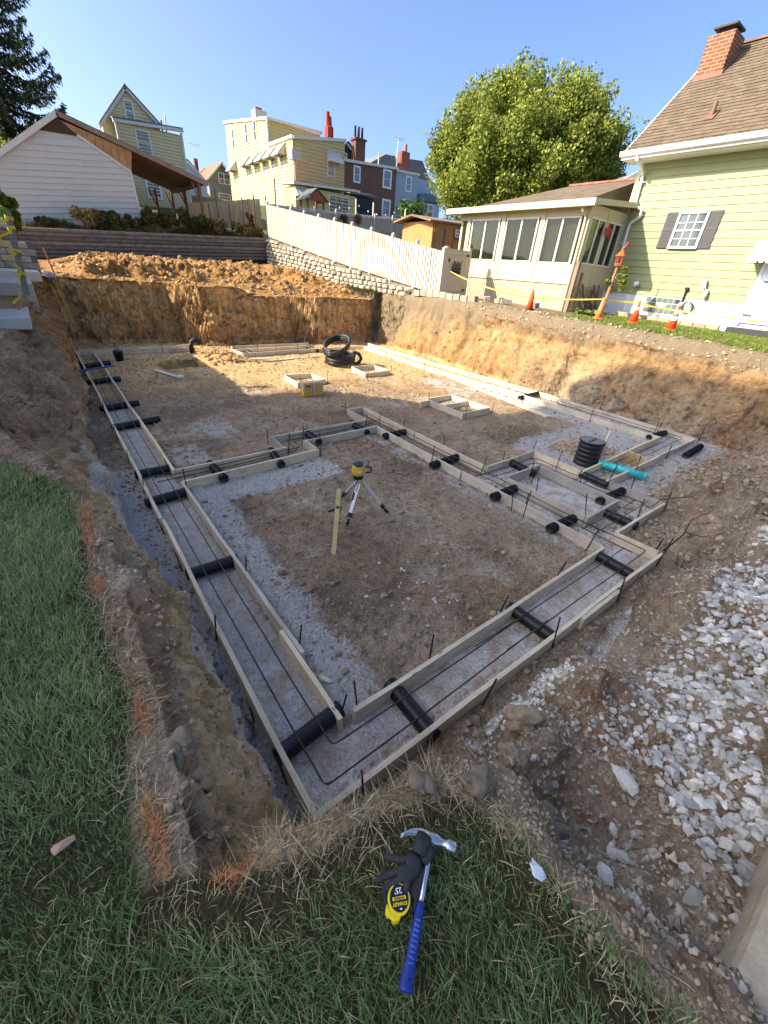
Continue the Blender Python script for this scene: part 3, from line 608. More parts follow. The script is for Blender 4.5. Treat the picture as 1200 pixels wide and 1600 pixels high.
bar([(10.3, 2.5, zr), (10.33, 8, zr), (10.3, 14, zr)], 'right rebar of the right footing')
m = MB(); pts = [(6.0+.25*i, 1.42-.06*i+.06*math.sin(i*1.7), .22+.02*i+.03*math.sin(i)) for i in range(6)]; m.tube(pts, [.008, .007, .006, .005, .004, .002], 6)
M_root = flat('root_bark', srgb(66, 52, 42), .9, .3, 12)
tag(m.build('root', M_root), 'dark root sticking out of the bank right of the grey box', 'root')
m = MB(); m.tube([(5.0, .88, .2), (5.35, .84, .33), (5.7, .9, .38), (6.1, .8, .46)], [.010, .008, .006, .002], 6).tube([(5.4, .84, .34), (5.55, .7, .3), (5.6, .55, .42)], [.006, .004, .002], 6)
tag(m.build('root', M_root), 'forked dark root by the right end of the front footing', 'root')

# ------------------------------------------------------------------ sump basin, teal pipe, coil, buckets
sb = thing('sump_basin', 'black ribbed sump basin standing by the teal pipe', 'basin', (7.15, 2.98, 0))
prof = [(.2, -.05)]
for i in range(5): z = .02+i*.08; prof += [(.205, z), (.205, z+.045), (.195, z+.05), (.195, z+.075)]
prof += [(.22, .42), (.22, .45), (.19, .45), (.18, .40)]
m = MB(); m.lathe(prof, 28, (7.15, 2.98, 0)); m.build('basin_body', M_pipe, sb, True)
m = MB(); m.lathe([(.198, .44), (.198, .456), (.19, .462)], 24, (7.15, 2.98, 0)); m.build('lid', flat('grey_lid', srgb(116, 118, 118), .6, .15), sb)
m = MB(); m.bbox(6.98, 7.22, 2.95, 2.98, .462, .475); m.build('lid_handle', M_pipe, sb)
q = thing('wood_stake', 'pointed wooden stake driven beside the sump basin', 'stake', (7.45, 2.86, 0)); m = MB(); m.prism([(7.42, 2.86, 0), (7.47, 2.86, 0), (7.47, 2.86, .5), (7.445, 2.86, .62), (7.42, 2.86, .5)], (0, 0, 0), (0, .025, 0)); m.build('shaft', M_form, q)
m = MB(); m.tube([(7.15, 2.75, .10), (7.36, 2.02, .10)], .062, 20); m.tube([(7.357, 2.05, .10), (7.362, 2.015, .10)], .066, 20)
tag(m.build('drain_pipe', flat('teal_plastic', srgb(58, 196, 190), .4, .08, 6, 0, .4), None, True), 'bright teal plastic drain pipe poking out under the stub form boards', 'pipe')
co = thing('pipe_coil', 'tall coil of shiny black corrugated drain pipe on the lit floor', 'pipe', (7.35, 11.75, 0))
def ring_pts(r, z0, z1, turns, cx, cy, tilt=(0, 0), n=40, ph=0):
    P = []
    for i in range(int(n*turns)+1):
        t = i/n; a = ph+2*math.pi*t; rr = r*(1+.03*math.sin(t*5.1)); x = rr*math.cos(a); y = rr*math.sin(a); z = z0+(z1-z0)*t/turns
        P.append((cx+x, cy+y, z+x*tilt[0]+y*tilt[1]))
    return P
t = NT('ribbed_black'); wv = t.n('ShaderNodeTexWave', Scale=14.); wv.bands_direction = 'DIAGONAL'; t.l(t.coord(), wv.inputs[0]); t.bump(wv.outputs[1], .5, .01); M_rib = t.out(srgb(28, 29, 32), .38, 0, .45)
m = MB(); m.tube(ring_pts(.44, .07, .38, 3.6, 7.35, 11.75), .06, 10); m.build('lower_loops', M_rib, co, True)
m = MB(); m.tube(ring_pts(.40, .55, .70, 2.6, 7.22, 11.75, (.48, .22)), .058, 10); m.build('upper_loops', M_rib, co, True)
m = MB(); m.tube([(7.75, 11.6, .42), (7.95, 11.55, .36), (8.02, 11.52, .22), (7.93, 11.5, .10), (7.75, 11.48, .07)], .056, 10); m.build('loose_end', M_rib, co, True)
m = MB(); m.tube([(7.75, 11.4, .02), (7.78, 11.36, .3), (7.7, 11.33, .5)], .012, 6); m.build('strap', flat('strap_grey', srgb(120, 120, 116), .7), co)
el = MB(); el.tube([(3.52, 14.75, .0), (3.52, 14.75, .25), (3.55, 14.74, .36), (3.66, 14.72, .42), (3.76, 14.7, .38), (3.8, 14.69, .30)], .075, 12); tag(el.build('drain_elbow', M_rib, None, True), 'black corrugated elbow standing up from the floor by the back boards', 'pipe')
bk = thing('bucket', 'small black bucket on the floor near the back left corner', 'bucket', (1.38, 14.2, 0)); m = MB(); m.lathe([(.10, 0), (.125, .24), (.135, .245), (.135, .26), (.12, .26), (.10, .04)], 16, (1.38, 14.2, 0)); m.build('body', M_pipe, bk, True)
m = MB(); m.tube([(1.26, 14.2, .24), (1.28, 14.13, .3), (1.38, 14.1, .33), (1.48, 14.13, .3), (1.5, 14.2, .24)], .006, 6); m.build('handle', M_stake, bk)
m = MB(); m.tube([(1.98, 12.5, .04), (2.32, 11.55, .04)], .035, 10); m.tube([(2.32, 11.55, .04), (2.42, 11.5, .05)], .05, 10); tag(m.build('drain_fitting', flat('white_plastic', srgb(222, 224, 222), .4, .06), None, True), 'white plastic pipe with an elbow lying on the shaded floor', 'pipe')
lv = thing('spirit_level', 'blue level lying across the two left form boards', 'level', (.65, 12.6, .15)); m = MB(); m.box((.66, 12.55, .165), (.95, .05, .03), (0, 0, .45)); m.build('body', flat('blue_paint', srgb(40, 66, 150), .4, .1), lv)
m = MB(); m.box((.66, 12.55, .182), (.08, .04, .006), (0, 0, .45)); m.build('vial', glassy('vial', srgb(200, 220, 90)), lv)
# open orange case
cs = thing('open_case', 'open yellow hard case standing on the floor at the edge of the shadow', 'case', (4.75, 8.9, 0))
M_case = flat('case_yellow', srgb(214, 160, 52), .5, .12); M_cream = flat('case_liner', srgb(206, 182, 136), .8, .15)
for dx, s in ((4.60, -1), (4.90, 1)):
    m = MB(); m.bbox(dx-.135, dx+.135, 8.78, 8.98, .0, .10); m.build('case_half', M_case, cs, bevel=.02)
    m = MB(); m.bbox(dx-.125, dx+.125, 8.79, 8.97, .10, .34); m.build('liner', M_cream, cs, bevel=.02)
    for z in (.16, .22, .28): m = MB(); m.bbox(dx-.1, dx+.06, 8.77, 8.785, z, z+.025); m.build('rib', M_case, cs)
m = MB(); m.bbox(4.55, 4.66, 8.765, 8.772, .24, .27); m.build('latch', M_pipe, cs)
m = MB(); m.bbox(4.74, 4.76, 8.77, 8.99, .0, .33); m.build('hinge', flat('pale_label', srgb(210, 204, 190), .6), cs)

# ------------------------------------------------------------------ rotary laser on its tripod, grade rod
tp = thing('rotary_laser_tripod', 'yellow rotary laser level on a low aluminium tripod in the middle of the pit', 'laser level', (2.62, 3.72, 0))
M_alu = flat('aluminium', srgb(206, 208, 210), .4, .08, 10, .25); M_yel = flat('laser_yellow', srgb(212, 166, 42), .45, .08); M_blk = flat('black_rubber', srgb(30, 30, 32), .6, .1)
apex = Vector((2.62, 3.68, .50)); feet = [Vector((2.29, 3.46, 0)), Vector((2.93, 3.43, 0)), Vector((2.62, 4.12, 0))]
for f in feet:
    d = (f-apex); k = apex+d*.12; s = d.cross(Vector((0, 0, 1))).normalized()*.018
    m = MB(); m.beam(k+s, apex+d*.78+s*.8, .012, .02).beam(k-s, apex+d*.78-s*.8, .012, .02).beam(apex+d*.3, apex+d*.9, .018, .022); lg = m.build('leg', M_alu, tp)
    m = MB(); m.beam(apex+d*.72, apex+d*.82, .05, .035).tube([apex+d*.84, apex+d*1.0], [.02, .006], 8).box(apex+d*.93+Vector((0, 0, .0)), (.05, .03, .015)); m.build('foot_clamp', M_blk, lg)
m = MB(); m.lathe([(.06, .49), (.065, .50), (.065, .53), (.03, .54)], 16, (2.60, 3.70, 0)); m.build('head_plate', M_blk, tp)
m = MB(); m.lathe([(.062, .545), (.085, .555), (.088, .60), (.075, .655), (.06, .665)], 8, (2.60, 3.70, 0)); lb = m.build('laser_body', M_yel, tp)
m = MB(); m.lathe([(.058, .665), (.06, .69), (.048, .715), (.02, .725)], 12, (2.60, 3.70, 0)); m.build('laser_dome', flat('dome_grey', srgb(62, 68, 84), .3, .1), lb)
m = MB(); m.tube([(2.67, 3.66, .65), (2.73, 3.62, .65), (2.735, 3.615, .58), (2.68, 3.655, .57)], .011, 8); m.build('carry_handle', M_blk, lb)
m = MB(); m.box((2.565, 3.625, .61), (.05, .012, .035), (0, 0, -.5)); m.build('front_badge', flat('pale_label', srgb(210, 204, 190), .6), lb)
m = MB(); m.tube([apex+Vector((-.04, 0, -.02)), (2.44, 3.6, .22), (2.46, 3.56, .38)], .008, 6); m.build('strap', M_blk, tp)
gr_ = thing('grade_rod', 'yellow wooden grade rod leaning beside the tripod', 'rod', (1.86, 3.06, 0))
m = MB(); m.beam((1.86, 3.06, .0), (2.17, 3.46, .56), .05, .045); m.build('rod', wood('rod_yellow', srgb(206, 172, 74), srgb(236, 208, 110)), gr_)
m = MB(); m.box((2.08, 3.33, .375), (.07, .035, .10), (0, .3, -.6)); rc = m.build('receiver', flat('receiver_grey', srgb(96, 92, 84), .5), gr_, bevel=.006)
m = MB(); m.box((2.08, 3.312, .39), (.03, .01, .04), (0, .3, -.6)); m.build('display', flat('lcd', srgb(168, 178, 150), .2), rc); m = MB(); m.beam((1.97, 3.36, .37), (2.08, 3.36, .37), .018, .018); m.build('clamp', M_blk, rc)

# orange paint streaks and flags round the hole at the back
M_or = flat('marking_orange', srgb(226, 96, 44), .7, .2)
for i, (x, y, lb) in enumerate(((2.52, 13.02, 'orange marker strip at the left edge of the open hole'), (2.95, 13.3, 'orange marker strip inside the open hole'), (3.28, 12.82, 'orange marker strip at the right edge of the open hole'))):
    m = MB(); z = gz(x, y); m.prism([(x, y, z-.02), (x+.05, y, z-.02), (x+.07, y+.02, z+.14), (x+.05, y+.02, z+.26), (x+.01, y+.02, z+.2)], (0, 0, 0), (0, .012, 0)); tag(m.build('marker_strip', M_or), lb, 'marker')

# ------------------------------------------------------------------ retaining wall behind the spoil heap
M_block = rock_mat('retaining_block', srgb(92, 88, 82), srgb(128, 122, 112), .5, 4)
rw = thing('retaining_wall', 'long grey block retaining wall of stacked courses behind the spoil heap', 'wall', (6, 28.1, 2.5))
NX = 9
for k in range(7):
    f0, f1 = k/7, (k+1)/7; m = MB(); x = -.9-.21*(k % 2); 
    def zt(xx, f): b = ip(xx, [-1, 1.2, 12.2], [2.05, 2.15, 2.85]); t_ = ip(xx, [-1, .85, 12.2], [3.32, 3.39, 4.03]); return b+(t_-b)*f
    while x < 12.25:
        L = .42; x1 = min(x+L, 12.25); dy = random.uniform(-.012, .012)
        a0, b0, a1, b1 = zt(x, f0)+.012, zt(x, f1)-.006, zt(x1, f0)+.012, zt(x1, f1)-.006; y0 = 28.0+dy+.012*k; y1 = 28.38
        ch = .035
        m.add([(x+.006, y0+ch, a0), (x1-.006, y0+ch, a1), (x1-.006, y0, a1+.05), (x+.006, y0, a0+.05), (x+.006, y0, b0-.04), (x1-.006, y0, b1-.04), (x1-.006, y0+ch, b1), (x+.006, y0+ch, b0), (x+.006, y1, a0), (x1-.006, y1, a1), (x1-.006, y1, b1), (x+.006, y1, b0)],
              [(0, 1, 2, 3), (3, 2, 5, 4), (4, 5, 6, 7), (7, 6, 10, 11), (0, 3, 4, 7, 11, 8), (1, 9, 10, 6, 5, 2), (8, 9, 1, 0), (9, 8, 11, 10)])
        x = x1
    m.build('block_course', M_block, rw)
m = MB(); m.prism([(-1, 28.12, 2.0), (12.2, 28.12, 2.6), (12.2, 28.12, 3.95), (-1, 28.12, 3.25)], (0, 0, 0), (0, .2, 0)); m.build('wall_core', flat('dark_core', srgb(52, 50, 48), .9), rw)
# ------------------------------------------------------------------ rubble stone wall under the white fence
sw = thing('stone_wall', 'low rubble stone wall under the long white fence', 'wall', (12.1, 20, 2))
M_stone = rock_mat('rubble_stone', srgb(150, 140, 120), srgb(196, 186, 164), .4, 6)
SMs = []
for s_ in range(5):
    me = soft_rock(s_+40, 1, .16, 1.0); V = np.array([v.co[:] for v in me.vertices]); V = np.sign(V)*np.abs(V)**.55
    for v, p in zip(me.vertices, V): v.co = p*.5
    me.materials.append(M_stone); SMs.append(me)
y = 13.6
def sw_bot(y): return ip(y, [13, 19, 28], [1.9, 2.02, 2.7])
count = 0
for row in range(9):
    y = 13.4+random.random()*.3
    while y < 27.9:
        L = random.uniform(.26, .5)*(1+(y-13)*.035); h = .185; z = sw_bot(y)+(row+.5)*h
        if z < fence_z(y)-.02 and count < 300:
            o = obj('stone', SMs[count % 5], None, sw); o.location = (12.12+random.uniform(-.02, .02), y+L/2, z); o.scale = (.2, L*.97, h*.95); o.rotation_euler = (random.uniform(-.06, .06), 0, 0); count += 1
        y += L
m = MB(); m.prism([(12.13, 13.3, 1.8), (12.13, 28, 2.5), (12.13, 28, 3.98), (12.13, 18.9, 2.77), (12.13, 13.3, 2.12)], (0, 0, 0), (.1, 0, 0)); m.build('mortar_core', flat('mortar', srgb(120, 112, 98), .9, .2, 8), sw)
# ------------------------------------------------------------------ white vinyl picket panels along the wall
M_white = siding_mat('white_vinyl', srgb(178, 173, 160)); M_grayf = siding_mat('grey_vinyl', srgb(176, 172, 166))
def picket_fence(name, label, P0, P1, n, zb, zt, mat, th=.03, posts=8, lit=1, rails=((.12), (.5), (.9)), gap=.72):
    th_ = thing(name, label, 'fence', (P0[0], P0[1], zb(0)))
    A, B = Vector(P0), Vector(P1); d = (B-A); L = d.length/n; e = d.normalized(); nn = Vector((-e.y, e.x)); ang = math.atan2(e.y, e.x)
    unit = MB(); w_ = L*gap/2
    unit.add([(-w_, -th/2, 0), (w_, -th/2, 0), (w_, th/2, 0), (-w_, th/2, 0), (-w_, -th/2, 1), (w_, -th/2, 1), (w_, th/2, 1), (-w_, th/2, 1)], [(3, 2, 1, 0), (4, 5, 6, 7), (0, 1, 5, 4), (1, 2, 6, 5), (2, 3, 7, 6), (3, 0, 4, 7)])
    um = unit.mesh('picket'); um.materials.append(mat)
    for i in range(n):
        t_ = (i+.5)/n; p = A+d*t_; z0, z1 = zb(t_), zt(t_); o = obj('picket', um, None, th_)
        o.matrix_parent_inverse = th_.matrix_basis.inverted(); o.location = (p.x, p.y, z0+.03); o.rotation_euler = (random.uniform(-.006, .006), 0, ang); o.scale = (1, 1, z1-z0-.06)
    pm = MB(); pm.bbox(-.06, .06, -.06, .06, 0, 1); pme = pm.mesh('post'); pme.materials.append(mat)
    for i in range(posts+1):
        t_ = i/posts; p = A+d*t_-nn*.05; o = obj('post', pme, None, th_); o.location = (p.x, p.y, zb(t_)-.1); o.scale = (1, 1, zt(t_)-zb(t_)+.16); o.rotation_euler = (0, 0, ang)
        c = MB(); c.add([(-.07, -.07, 0), (.07, -.07, 0), (.07, .07, 0), (-.07, .07, 0), (0, 0, .07)], [(0, 1, 4), (1, 2, 4), (2, 3, 4), (3, 0, 4), (3, 2, 1, 0)])
        o2 = c.build('post_cap', mat, th_); o2.location = (p.x, p.y, zt(t_)+.06); o2.rotation_euler = (0, 0, ang)
    for f in rails:
        for i in range(posts):
            a, b = i/posts, (i+1)/posts; m = MB(); p, q = A+d*a-nn*.035, A+d*b-nn*.035
            z0 = zb(a)+(zt(a)-zb(a))*f; z1 = zb(b)+(zt(b)-zb(b))*f
            m.beam((p.x, p.y, z0), (q.x, q.y, z1), .05, .1); m.build('rail', mat, th_)
    # back sheet between pickets (the panel is shadowbox: boards on both faces)
    return th_
def lerp_list(xs, ys): return lambda t_: float(ip(t_, xs, ys))
yt = lambda t_: 12.55+(27.95-12.55)*t_
f1 = picket_fence('board_fence', 'long white board fence stepping down the slope above the stone wall', (12.2, 12.55), (12.2, 27.95), 104, lambda t_: float(fence_z(yt(t_)))+.03, lambda t_: float(ip(yt(t_), [12.5, 18.9, 28], [3.57, 4.52, 5.72])), M_white, posts=10, gap=.68, th=.045)
m = MB()
for i in range(10):
    a, b = i/10, (i+1)/10; 
    za, zb_ = fence_z(yt(a)), fence_z(yt(b)); ta, tb = [ip(yt(q), [12.5, 18.9, 28], [3.57, 4.52, 5.72]) for q in (a, b)]
    m.prism([(12.27, yt(a), za+.06), (12.27, yt(b), zb_+.06), (12.27, yt(b), tb-.05), (12.27, yt(a), ta-.05)], (0, 0, 0), (.02, 0, 0))
m.build('backing_panel', M_white, f1)
f2 = picket_fence('board_fence', 'grey-white board fence across the yard behind the long white one', (12.6, 28.8), (27.4, 29.0), 96, lerp_list([0, .5, 1], [4.2, 4.35, 4.75]), lerp_list([0, .5, 1], [5.85, 6.15, 6.5]), M_grayf, posts=9, gap=.82)
m = MB(); m.prism([(12.6, 28.86, 4.2), (27.4, 29.06, 4.75), (27.4, 29.06, 6.45), (20, 28.96, 6.1), (12.6, 28.86, 5.8)], (0, 0, 0), (0, .02, 0)); m.build('backing_panel', M_grayf, f2)
# wood fence behind the retaining wall
M_cedar = wood('cedar', srgb(178, 150, 106), srgb(214, 188, 140), 2); M_oldpost = wood('old_post', srgb(92, 80, 66), srgb(130, 116, 96), 2)
wf = thing('wood_fence', 'tan upright board fence behind the retaining wall and its dark posts', 'fence', (10.5, 31, 4.3))
for i in range(44):
    x = 8.6+i*.103; z0 = 4.35+.03*i*.1; z1 = ip(x, [8.6, 13.1], [5.45, 6.25])+random.uniform(-.02, .02); m = MB(); m.bbox(-.046, .046, -.012, .012, 0, z1-z0); o = m.build('fence_board', M_cedar, wf); o.location = (x, 31+random.uniform(-.01, .01), z0)
for z in (.25, .8): m = MB(); m.beam((8.55, 31.04, 4.35+z), (13.15, 31.04, 4.5+z*1.2), .04, .09); m.build('rail', M_cedar, wf)
for x, zb_, zt_, lean in ((9.3, 4.2, 5.45, .0), (9.85, 4.3, 6.2, -.04), (10.55, 4.25, 5.7, -.03), (11.3, 4.3, 5.95, 0), (12.05, 4.4, 6.2, 0), (12.84, 4.2, 6.25, 0)):
    m = MB(); m.tube([(x, 29.5, zb_-.3), (x+lean*3, 29.5, zt_)], [.055, .045], 8)
    tag(m.build('fence_post', M_oldpost), {9.3: 'short dark post standing nearest the garage porch', 9.85: 'tall leaning dark post in front of the tan fence, second from the porch', 10.55: 'dark post in front of the tan fence, third from the porch', 11.3: 'dark post in front of the tan fence, fourth from the porch', 12.05: 'dark post in front of the tan fence, fifth from the porch', 12.84: 'dark post where the tan fence meets the white fence'}[x], 'post', 'dark posts before the tan fence')
m = MB(); m.tube([(18.75, 41, 7.0), (18.75, 41, 8.95)], .07, 8); tag(m.build('pole', M_oldpost), 'short dark pole before the yellow house carrying a string of bulbs', 'pole')
shade_fence = thing('wood_fence', 'unseen board fence added left above the landing to shade the back left corner', 'fence', (-1.45, 14, 1.6))  # added fence out of view, invented to cast the corner shadow
for i in range(62):
    y = 10.2+i*.147; m = MB(); m.bbox(-.011, .011, -.07, .07, 0, ip(y, [10, 14, 20], [2.0, 1.95, 1.75])+random.uniform(-.02, .02)); o = m.build('fence_board', M_cedar, shade_fence); o.location = (-1.45, y, float(gl(y))+.02)
for z in (.4, 1.5): m = MB(); m.beam((-1.49, 10.1, gl(10.1)+z), (-1.49, 19.3, gl(19.3)+z), .04, .09); m.build('rail', M_cedar, shade_fence)
# ------------------------------------------------------------------ white garage with plywood lean-to roof
M_wsid = siding_mat('garage_siding', srgb(196, 194, 184)); M_wtrim = flat('white_trim', srgb(214, 210, 200), .6, .1); M_plyd = wood('plywood_soffit', srgb(132, 82, 40), srgb(170, 112, 60), 0)
M_tar = shingle_mat('dark_roof', srgb(58, 52, 48), srgb(88, 80, 72)); M_brown = flat('bare_sheathing', srgb(84, 66, 52), .9, .35, 14)
ga = thing('garage', 'white sided garage with a brown gable tip and open plywood lean-to', 'garage', (2.8, 29.5, 4))
Y0 = 29.5
def sidings(y, outline_l, outline_r, z0, z1, step, mat, parent, name='siding', th=.045, face=-1):
    """lapped courses on a wall facing -Y, cut to outlines given as x(z)"""
    m = MB(); z = z0
    while z < z1:
        zt_ = min(z+step, z1); a0, a1, b0, b1 = outline_l(z), outline_l(zt_), outline_r(z), outline_r(zt_)
        m.add([(a0, y-th, z), (b0, y-th, z), (b1, y, zt_), (a1, y, zt_), (a0, y+.02, z), (b0, y+.02, z)], [(0, 1, 2, 3), (4, 5, 1, 0)]); z = zt_
    return m.build(name, mat, parent, kind='stuff')
gsh = lambda x: (x-.38)*.115   # the yard falls to the left and the garage racks with it
m = MB(); zz = 0
# wall outline in (x, z): base left, base right, right top, gable tip
def wl(x, z): return (x, z+gsh(x))
def zlo(x): return 3.45+gsh(x)
m = MB(); z = 0.0; step = .235
lx_ = lambda f: -1.6+.0*f
while z < 4.2:
    # course spans from the left rake to the right rake
    def span(zc):
        xl = -1.3 if zc < 1.45 else -1.3+(zc-1.45)/.745
        xr = 5.60-.035*zc if zc < 2.2 else 5.5-(zc-2.2)/.62
        return xl, min(xr, 5.62)
    zt_ = z+step; a0, b0 = span(z); a1, b1 = span(zt_)
    if zt_ > 3.32: break
    base = 3.45
    m.add([(a0, Y0-.032, base+z+gsh(a0)), (b0, Y0-.032, base+z+gsh(b0)), (b1, Y0, base+zt_+gsh(b1)), (a1, Y0, base+zt_+gsh(a1)), (a0, Y0+.02, base+z+gsh(a0)), (b0, Y0+.02, base+z+gsh(b0))], [(0, 1, 2, 3), (4, 5, 1, 0)]); z = zt_
m.build('siding', M_wsid, ga, kind='stuff')
m = MB(); m.prism([(-1.3, Y0+.03, 3.2), (5.58, Y0+.03, 3.6), (5.47, Y0+.03, 6.25), (2.86, Y0+.03, 7.80), (-1.3, Y0+.03, 4.85)], (0, 0, 0), (0, 6, 0)); m.build('wall', M_wsid, ga)
m = MB(); m.prism([(2.0, Y0-.03, 7.2), (3.56, Y0-.03, 7.27), (2.84, Y0-.03, 7.80)], (0, 0, 0), (0, .05, 0)); m.build('gable_tip', M_brown, ga)
m = MB(); m.prism([(3.3, Y0-.02, 7.44), (5.55, Y0-.02, 6.25), (5.75, Y0-.02, 7.10), (3.0, Y0-.02, 7.72)], (0, 0, 0), (0, .04, 0)); m.build('plywood_gable', wood('osb', srgb(176, 124, 72), srgb(206, 158, 100), 2), ga)
for dz in range(7):
    x = 3.6+dz*.3; m = MB(); m.bbox(x, x+.02, Y0-.035, Y0-.022, 7.75-(x-2.9)*.53+.02, 7.74-(x-2.9)*.235); m.build('batten', M_plyd, ga)
for a, b, w_ in (((2.88, Y0-.12, 7.93), (-1.8, Y0-.12, 4.55), .2), ((2.86, Y0-.12, 7.93), (9.35, Y0-.12, 6.30), .2)):
    m = MB(); m.beam(a, b, .06, w_); m.build('rake_board', M_wtrim if a[0] > 2.87 else wood('grey_fascia', srgb(128, 108, 90), srgb(168, 148, 126)), ga)
m = MB(); m.beam((3.5, Y0-.05, 7.3), (5.5, Y0-.05, 6.26), .03, .1).beam((5.5, Y0-.04, 6.3), (5.6, Y0-.04, 4.1), .03, .09); m.build('wall_trim', M_wtrim, ga)
m = MB(); m.prism([(2.88, Y0-.1, 7.98), (-1.9, Y0-.1, 4.56), (-1.9, Y0-.1, 4.64), (2.88, Y0-.1, 8.06)], (0, 0, 0), (0, 6.3, 0)); m.build('roof', M_tar, ga)
m = MB(); m.prism([(2.88, Y0-.1, 7.98), (9.4, Y0-.1, 6.33), (9.4, Y0-.1, 6.41), (2.88, Y0-.1, 8.06)], (0, 0, 0), (0, 6.5, 0)); m.build('lean_to_roof', M_tar, ga)
m = MB(); m.prism([(5.6, Y0-.02, 7.22), (9.3, Y0-.02, 6.28), (9.3, Y0-.02, 6.31), (5.6, Y0-.02, 7.26)], (0, 0, 0), (0, 6.3, 0)); m.build('soffit', M_plyd, ga)
M_red = wood('red_timber', srgb(120, 70, 44), srgb(156, 98, 62), 2)
for x, y in ((8.9, Y0), (8.9, Y0+3.1), (8.9, Y0+6.2), (7.9, Y0+6.2)):
    m = MB(); m.bbox(x-.06, x+.06, y-.06, y+.06, 4.1, 6.36); po = m.build('porch_post', M_red, ga)
    m = MB(); m.beam((x-.02, y+.01, 5.4), (x-.4, y+.01, 6.3), .06, .06).beam((x, y+.02, 5.4), (x, y+.6, 6.32), .06, .06); m.build('brace', M_red, po)
m = MB(); m.beam((8.9, Y0+.1, 6.28), (8.9, Y0+6.3, 6.28), .06, .14); m.build('porch_beam', M_red, ga)
# ------------------------------------------------------------------ windows
M_glass = glassy('window_glass', srgb(120, 132, 140)); M_dkglass = glassy('dark_glass', srgb(46, 50, 54)); M_wfr = flat('window_white', srgb(230, 228, 222), .45, .05)
def window(parent, c, w_, h, axis='y', sgn=-1, frame=.06, bars=(1, 1), mat=None, glass=None, depth=.05, split=True, nm='window'):
    """c: centre on the wall; the wall faces sgn along axis"""
    def bx(u0, u1, z0, z1, d0, d1):
        m = MB()
        if axis == 'y': m.bbox(c[0]+u0, c[0]+u1, min(c[1]+sgn*d0, c[1]+sgn*d1), max(c[1]+sgn*d0, c[1]+sgn*d1), c[2]+z0, c[2]+z1)
        else: m.bbox(min(c[0]+sgn*d0, c[0]+sgn*d1), max(c[0]+sgn*d0, c[0]+sgn*d1), c[1]+u0, c[1]+u1, c[2]+z0, c[2]+z1)
        return m
    fr = MB()
    for q in (bx(-w_/2-frame, -w_/2, -h/2-frame, h/2+frame, -.01, depth), bx(w_/2, w_/2+frame, -h/2-frame, h/2+frame, -.01, depth), bx(-w_/2, w_/2, h/2, h/2+frame, -.01, depth), bx(-w_/2, w_/2, -h/2-frame, -h/2, -.01, depth+.02)): fr.add(q.v, q.f)
    if split: q = bx(-w_/2, w_/2, -.02, .02, 0, depth*.8); fr.add(q.v, q.f)
    nb, mb = bars
    for i in range(1, nb): u = -w_/2+w_*i/nb; q = bx(u-.012, u+.012, -h/2, h/2, 0, depth*.6); fr.add(q.v, q.f)
    for i in range(1, mb): u = -h/2+h*i/mb; q = bx(-w_/2, w_/2, u-.012, u+.012, 0, depth*.6); fr.add(q.v, q.f)
    wn = fr.build(nm, mat or M_wfr, parent)
    bx(-w_/2, w_/2, -h/2, h/2, .004, .012).build('pane', glass or M_glass, wn); return wn
# ------------------------------------------------------------------ yellow gabled house behind the garage
M_cream2 = siding_mat('cream_siding', srgb(206, 194, 146)); M_cr_lit = M_cream2; M_slate = shingle_mat('slate_roof', srgb(90, 90, 92), srgb(124, 122, 120))
gh = thing('gabled_house', 'tall cream house with a steep gable rising behind the garage', 'house', (8.2, 38, 5))
m = MB(); m.bbox(6.8, 10.7, 38, 47, 4.5, 9.78); m.build('wing_wall', M_cream2, gh)
sidings(38, lambda z: 6.8, lambda z: 10.7, 4.6, 9.75, .17, M_cream2, gh)
m = MB(); m.prism([(6.15, 38.9, 4.5), (9.6, 38.9, 4.5), (9.6, 38.9, 10.0), (7.88, 38.9, 11.55), (6.15, 38.9, 9.55)], (0, 0, 0), (0, 9, 0)); m.build('gable_wall', M_cream2, gh)
sidings(38.88, lambda z: 6.2+max(0, (z-9.6))*.86, lambda z: 9.65-max(0, z-10.0)*1.15, 9.7, 11.4, .17, M_cream2, gh)
for a, b in (((7.9, 38.75, 11.62), (6.0, 38.75, 9.45)), ((7.86, 38.75, 11.62), (9.75, 38.75, 10.02))):
    m = MB(); m.beam(a, b, .1, .16); m.build('rake_trim', M_wtrim, gh)
    d_ = Vector(b)-Vector(a); m = MB(); m.prism([Vector(a)+Vector((0, -.1, .1)), Vector(b)+Vector((0, -.1, .1)), Vector(b)+Vector((0, -.1, .18)), Vector(a)+Vector((0, -.1, .18))], (0, 0, 0), (0, 9.2, 0)); m.build('roof', M_slate, gh)
m = MB(); m.beam((6.65, 37.9, 9.72), (10.85, 37.9, 10.02), .2, .16); m.build('cornice', M_wtrim, gh); m = MB(); m.prism([(6.65, 37.85, 9.82), (10.85, 37.85, 10.12), (10.85, 37.85, 10.17), (6.65, 37.85, 9.9)], (0, 0, 0), (0, 1.2, .12)); m.build('porch_roof', M_slate, gh)
m = MB(); m.bbox(6.74, 6.86, 37.92, 38.04, 4.5, 9.7); m.build('corner_board', M_wtrim, gh); m = MB(); m.bbox(10.66, 10.78, 37.92, 38.04, 4.5, 9.9); m.build('corner_board', M_wtrim, gh)
window(gh, (7.9, 38.86, 10.52), .42, .95, glass=M_glass); window(gh, (8.25, 37.98, 8.95), .72, 1.1)
window(gh, (8.35, 37.98, 6.5), .7, .8, frame=.12, bars=(4, 4), mat=M_wfr, glass=M_dkglass); window(gh, (6.13, 39.8, 9.0), .5, .9, 'x', -1)
m = MB(); m.tube([(10.05, 39, 9.9), (10.1, 39, 10.78)], .05, 8); m.build('vent_pipe', M_alu, gh); m = MB(); m.tube([(9.8, 39, 9.9), (9.8, 39, 10.5)], .05, 8); m.build('stack', M_blk, gh)
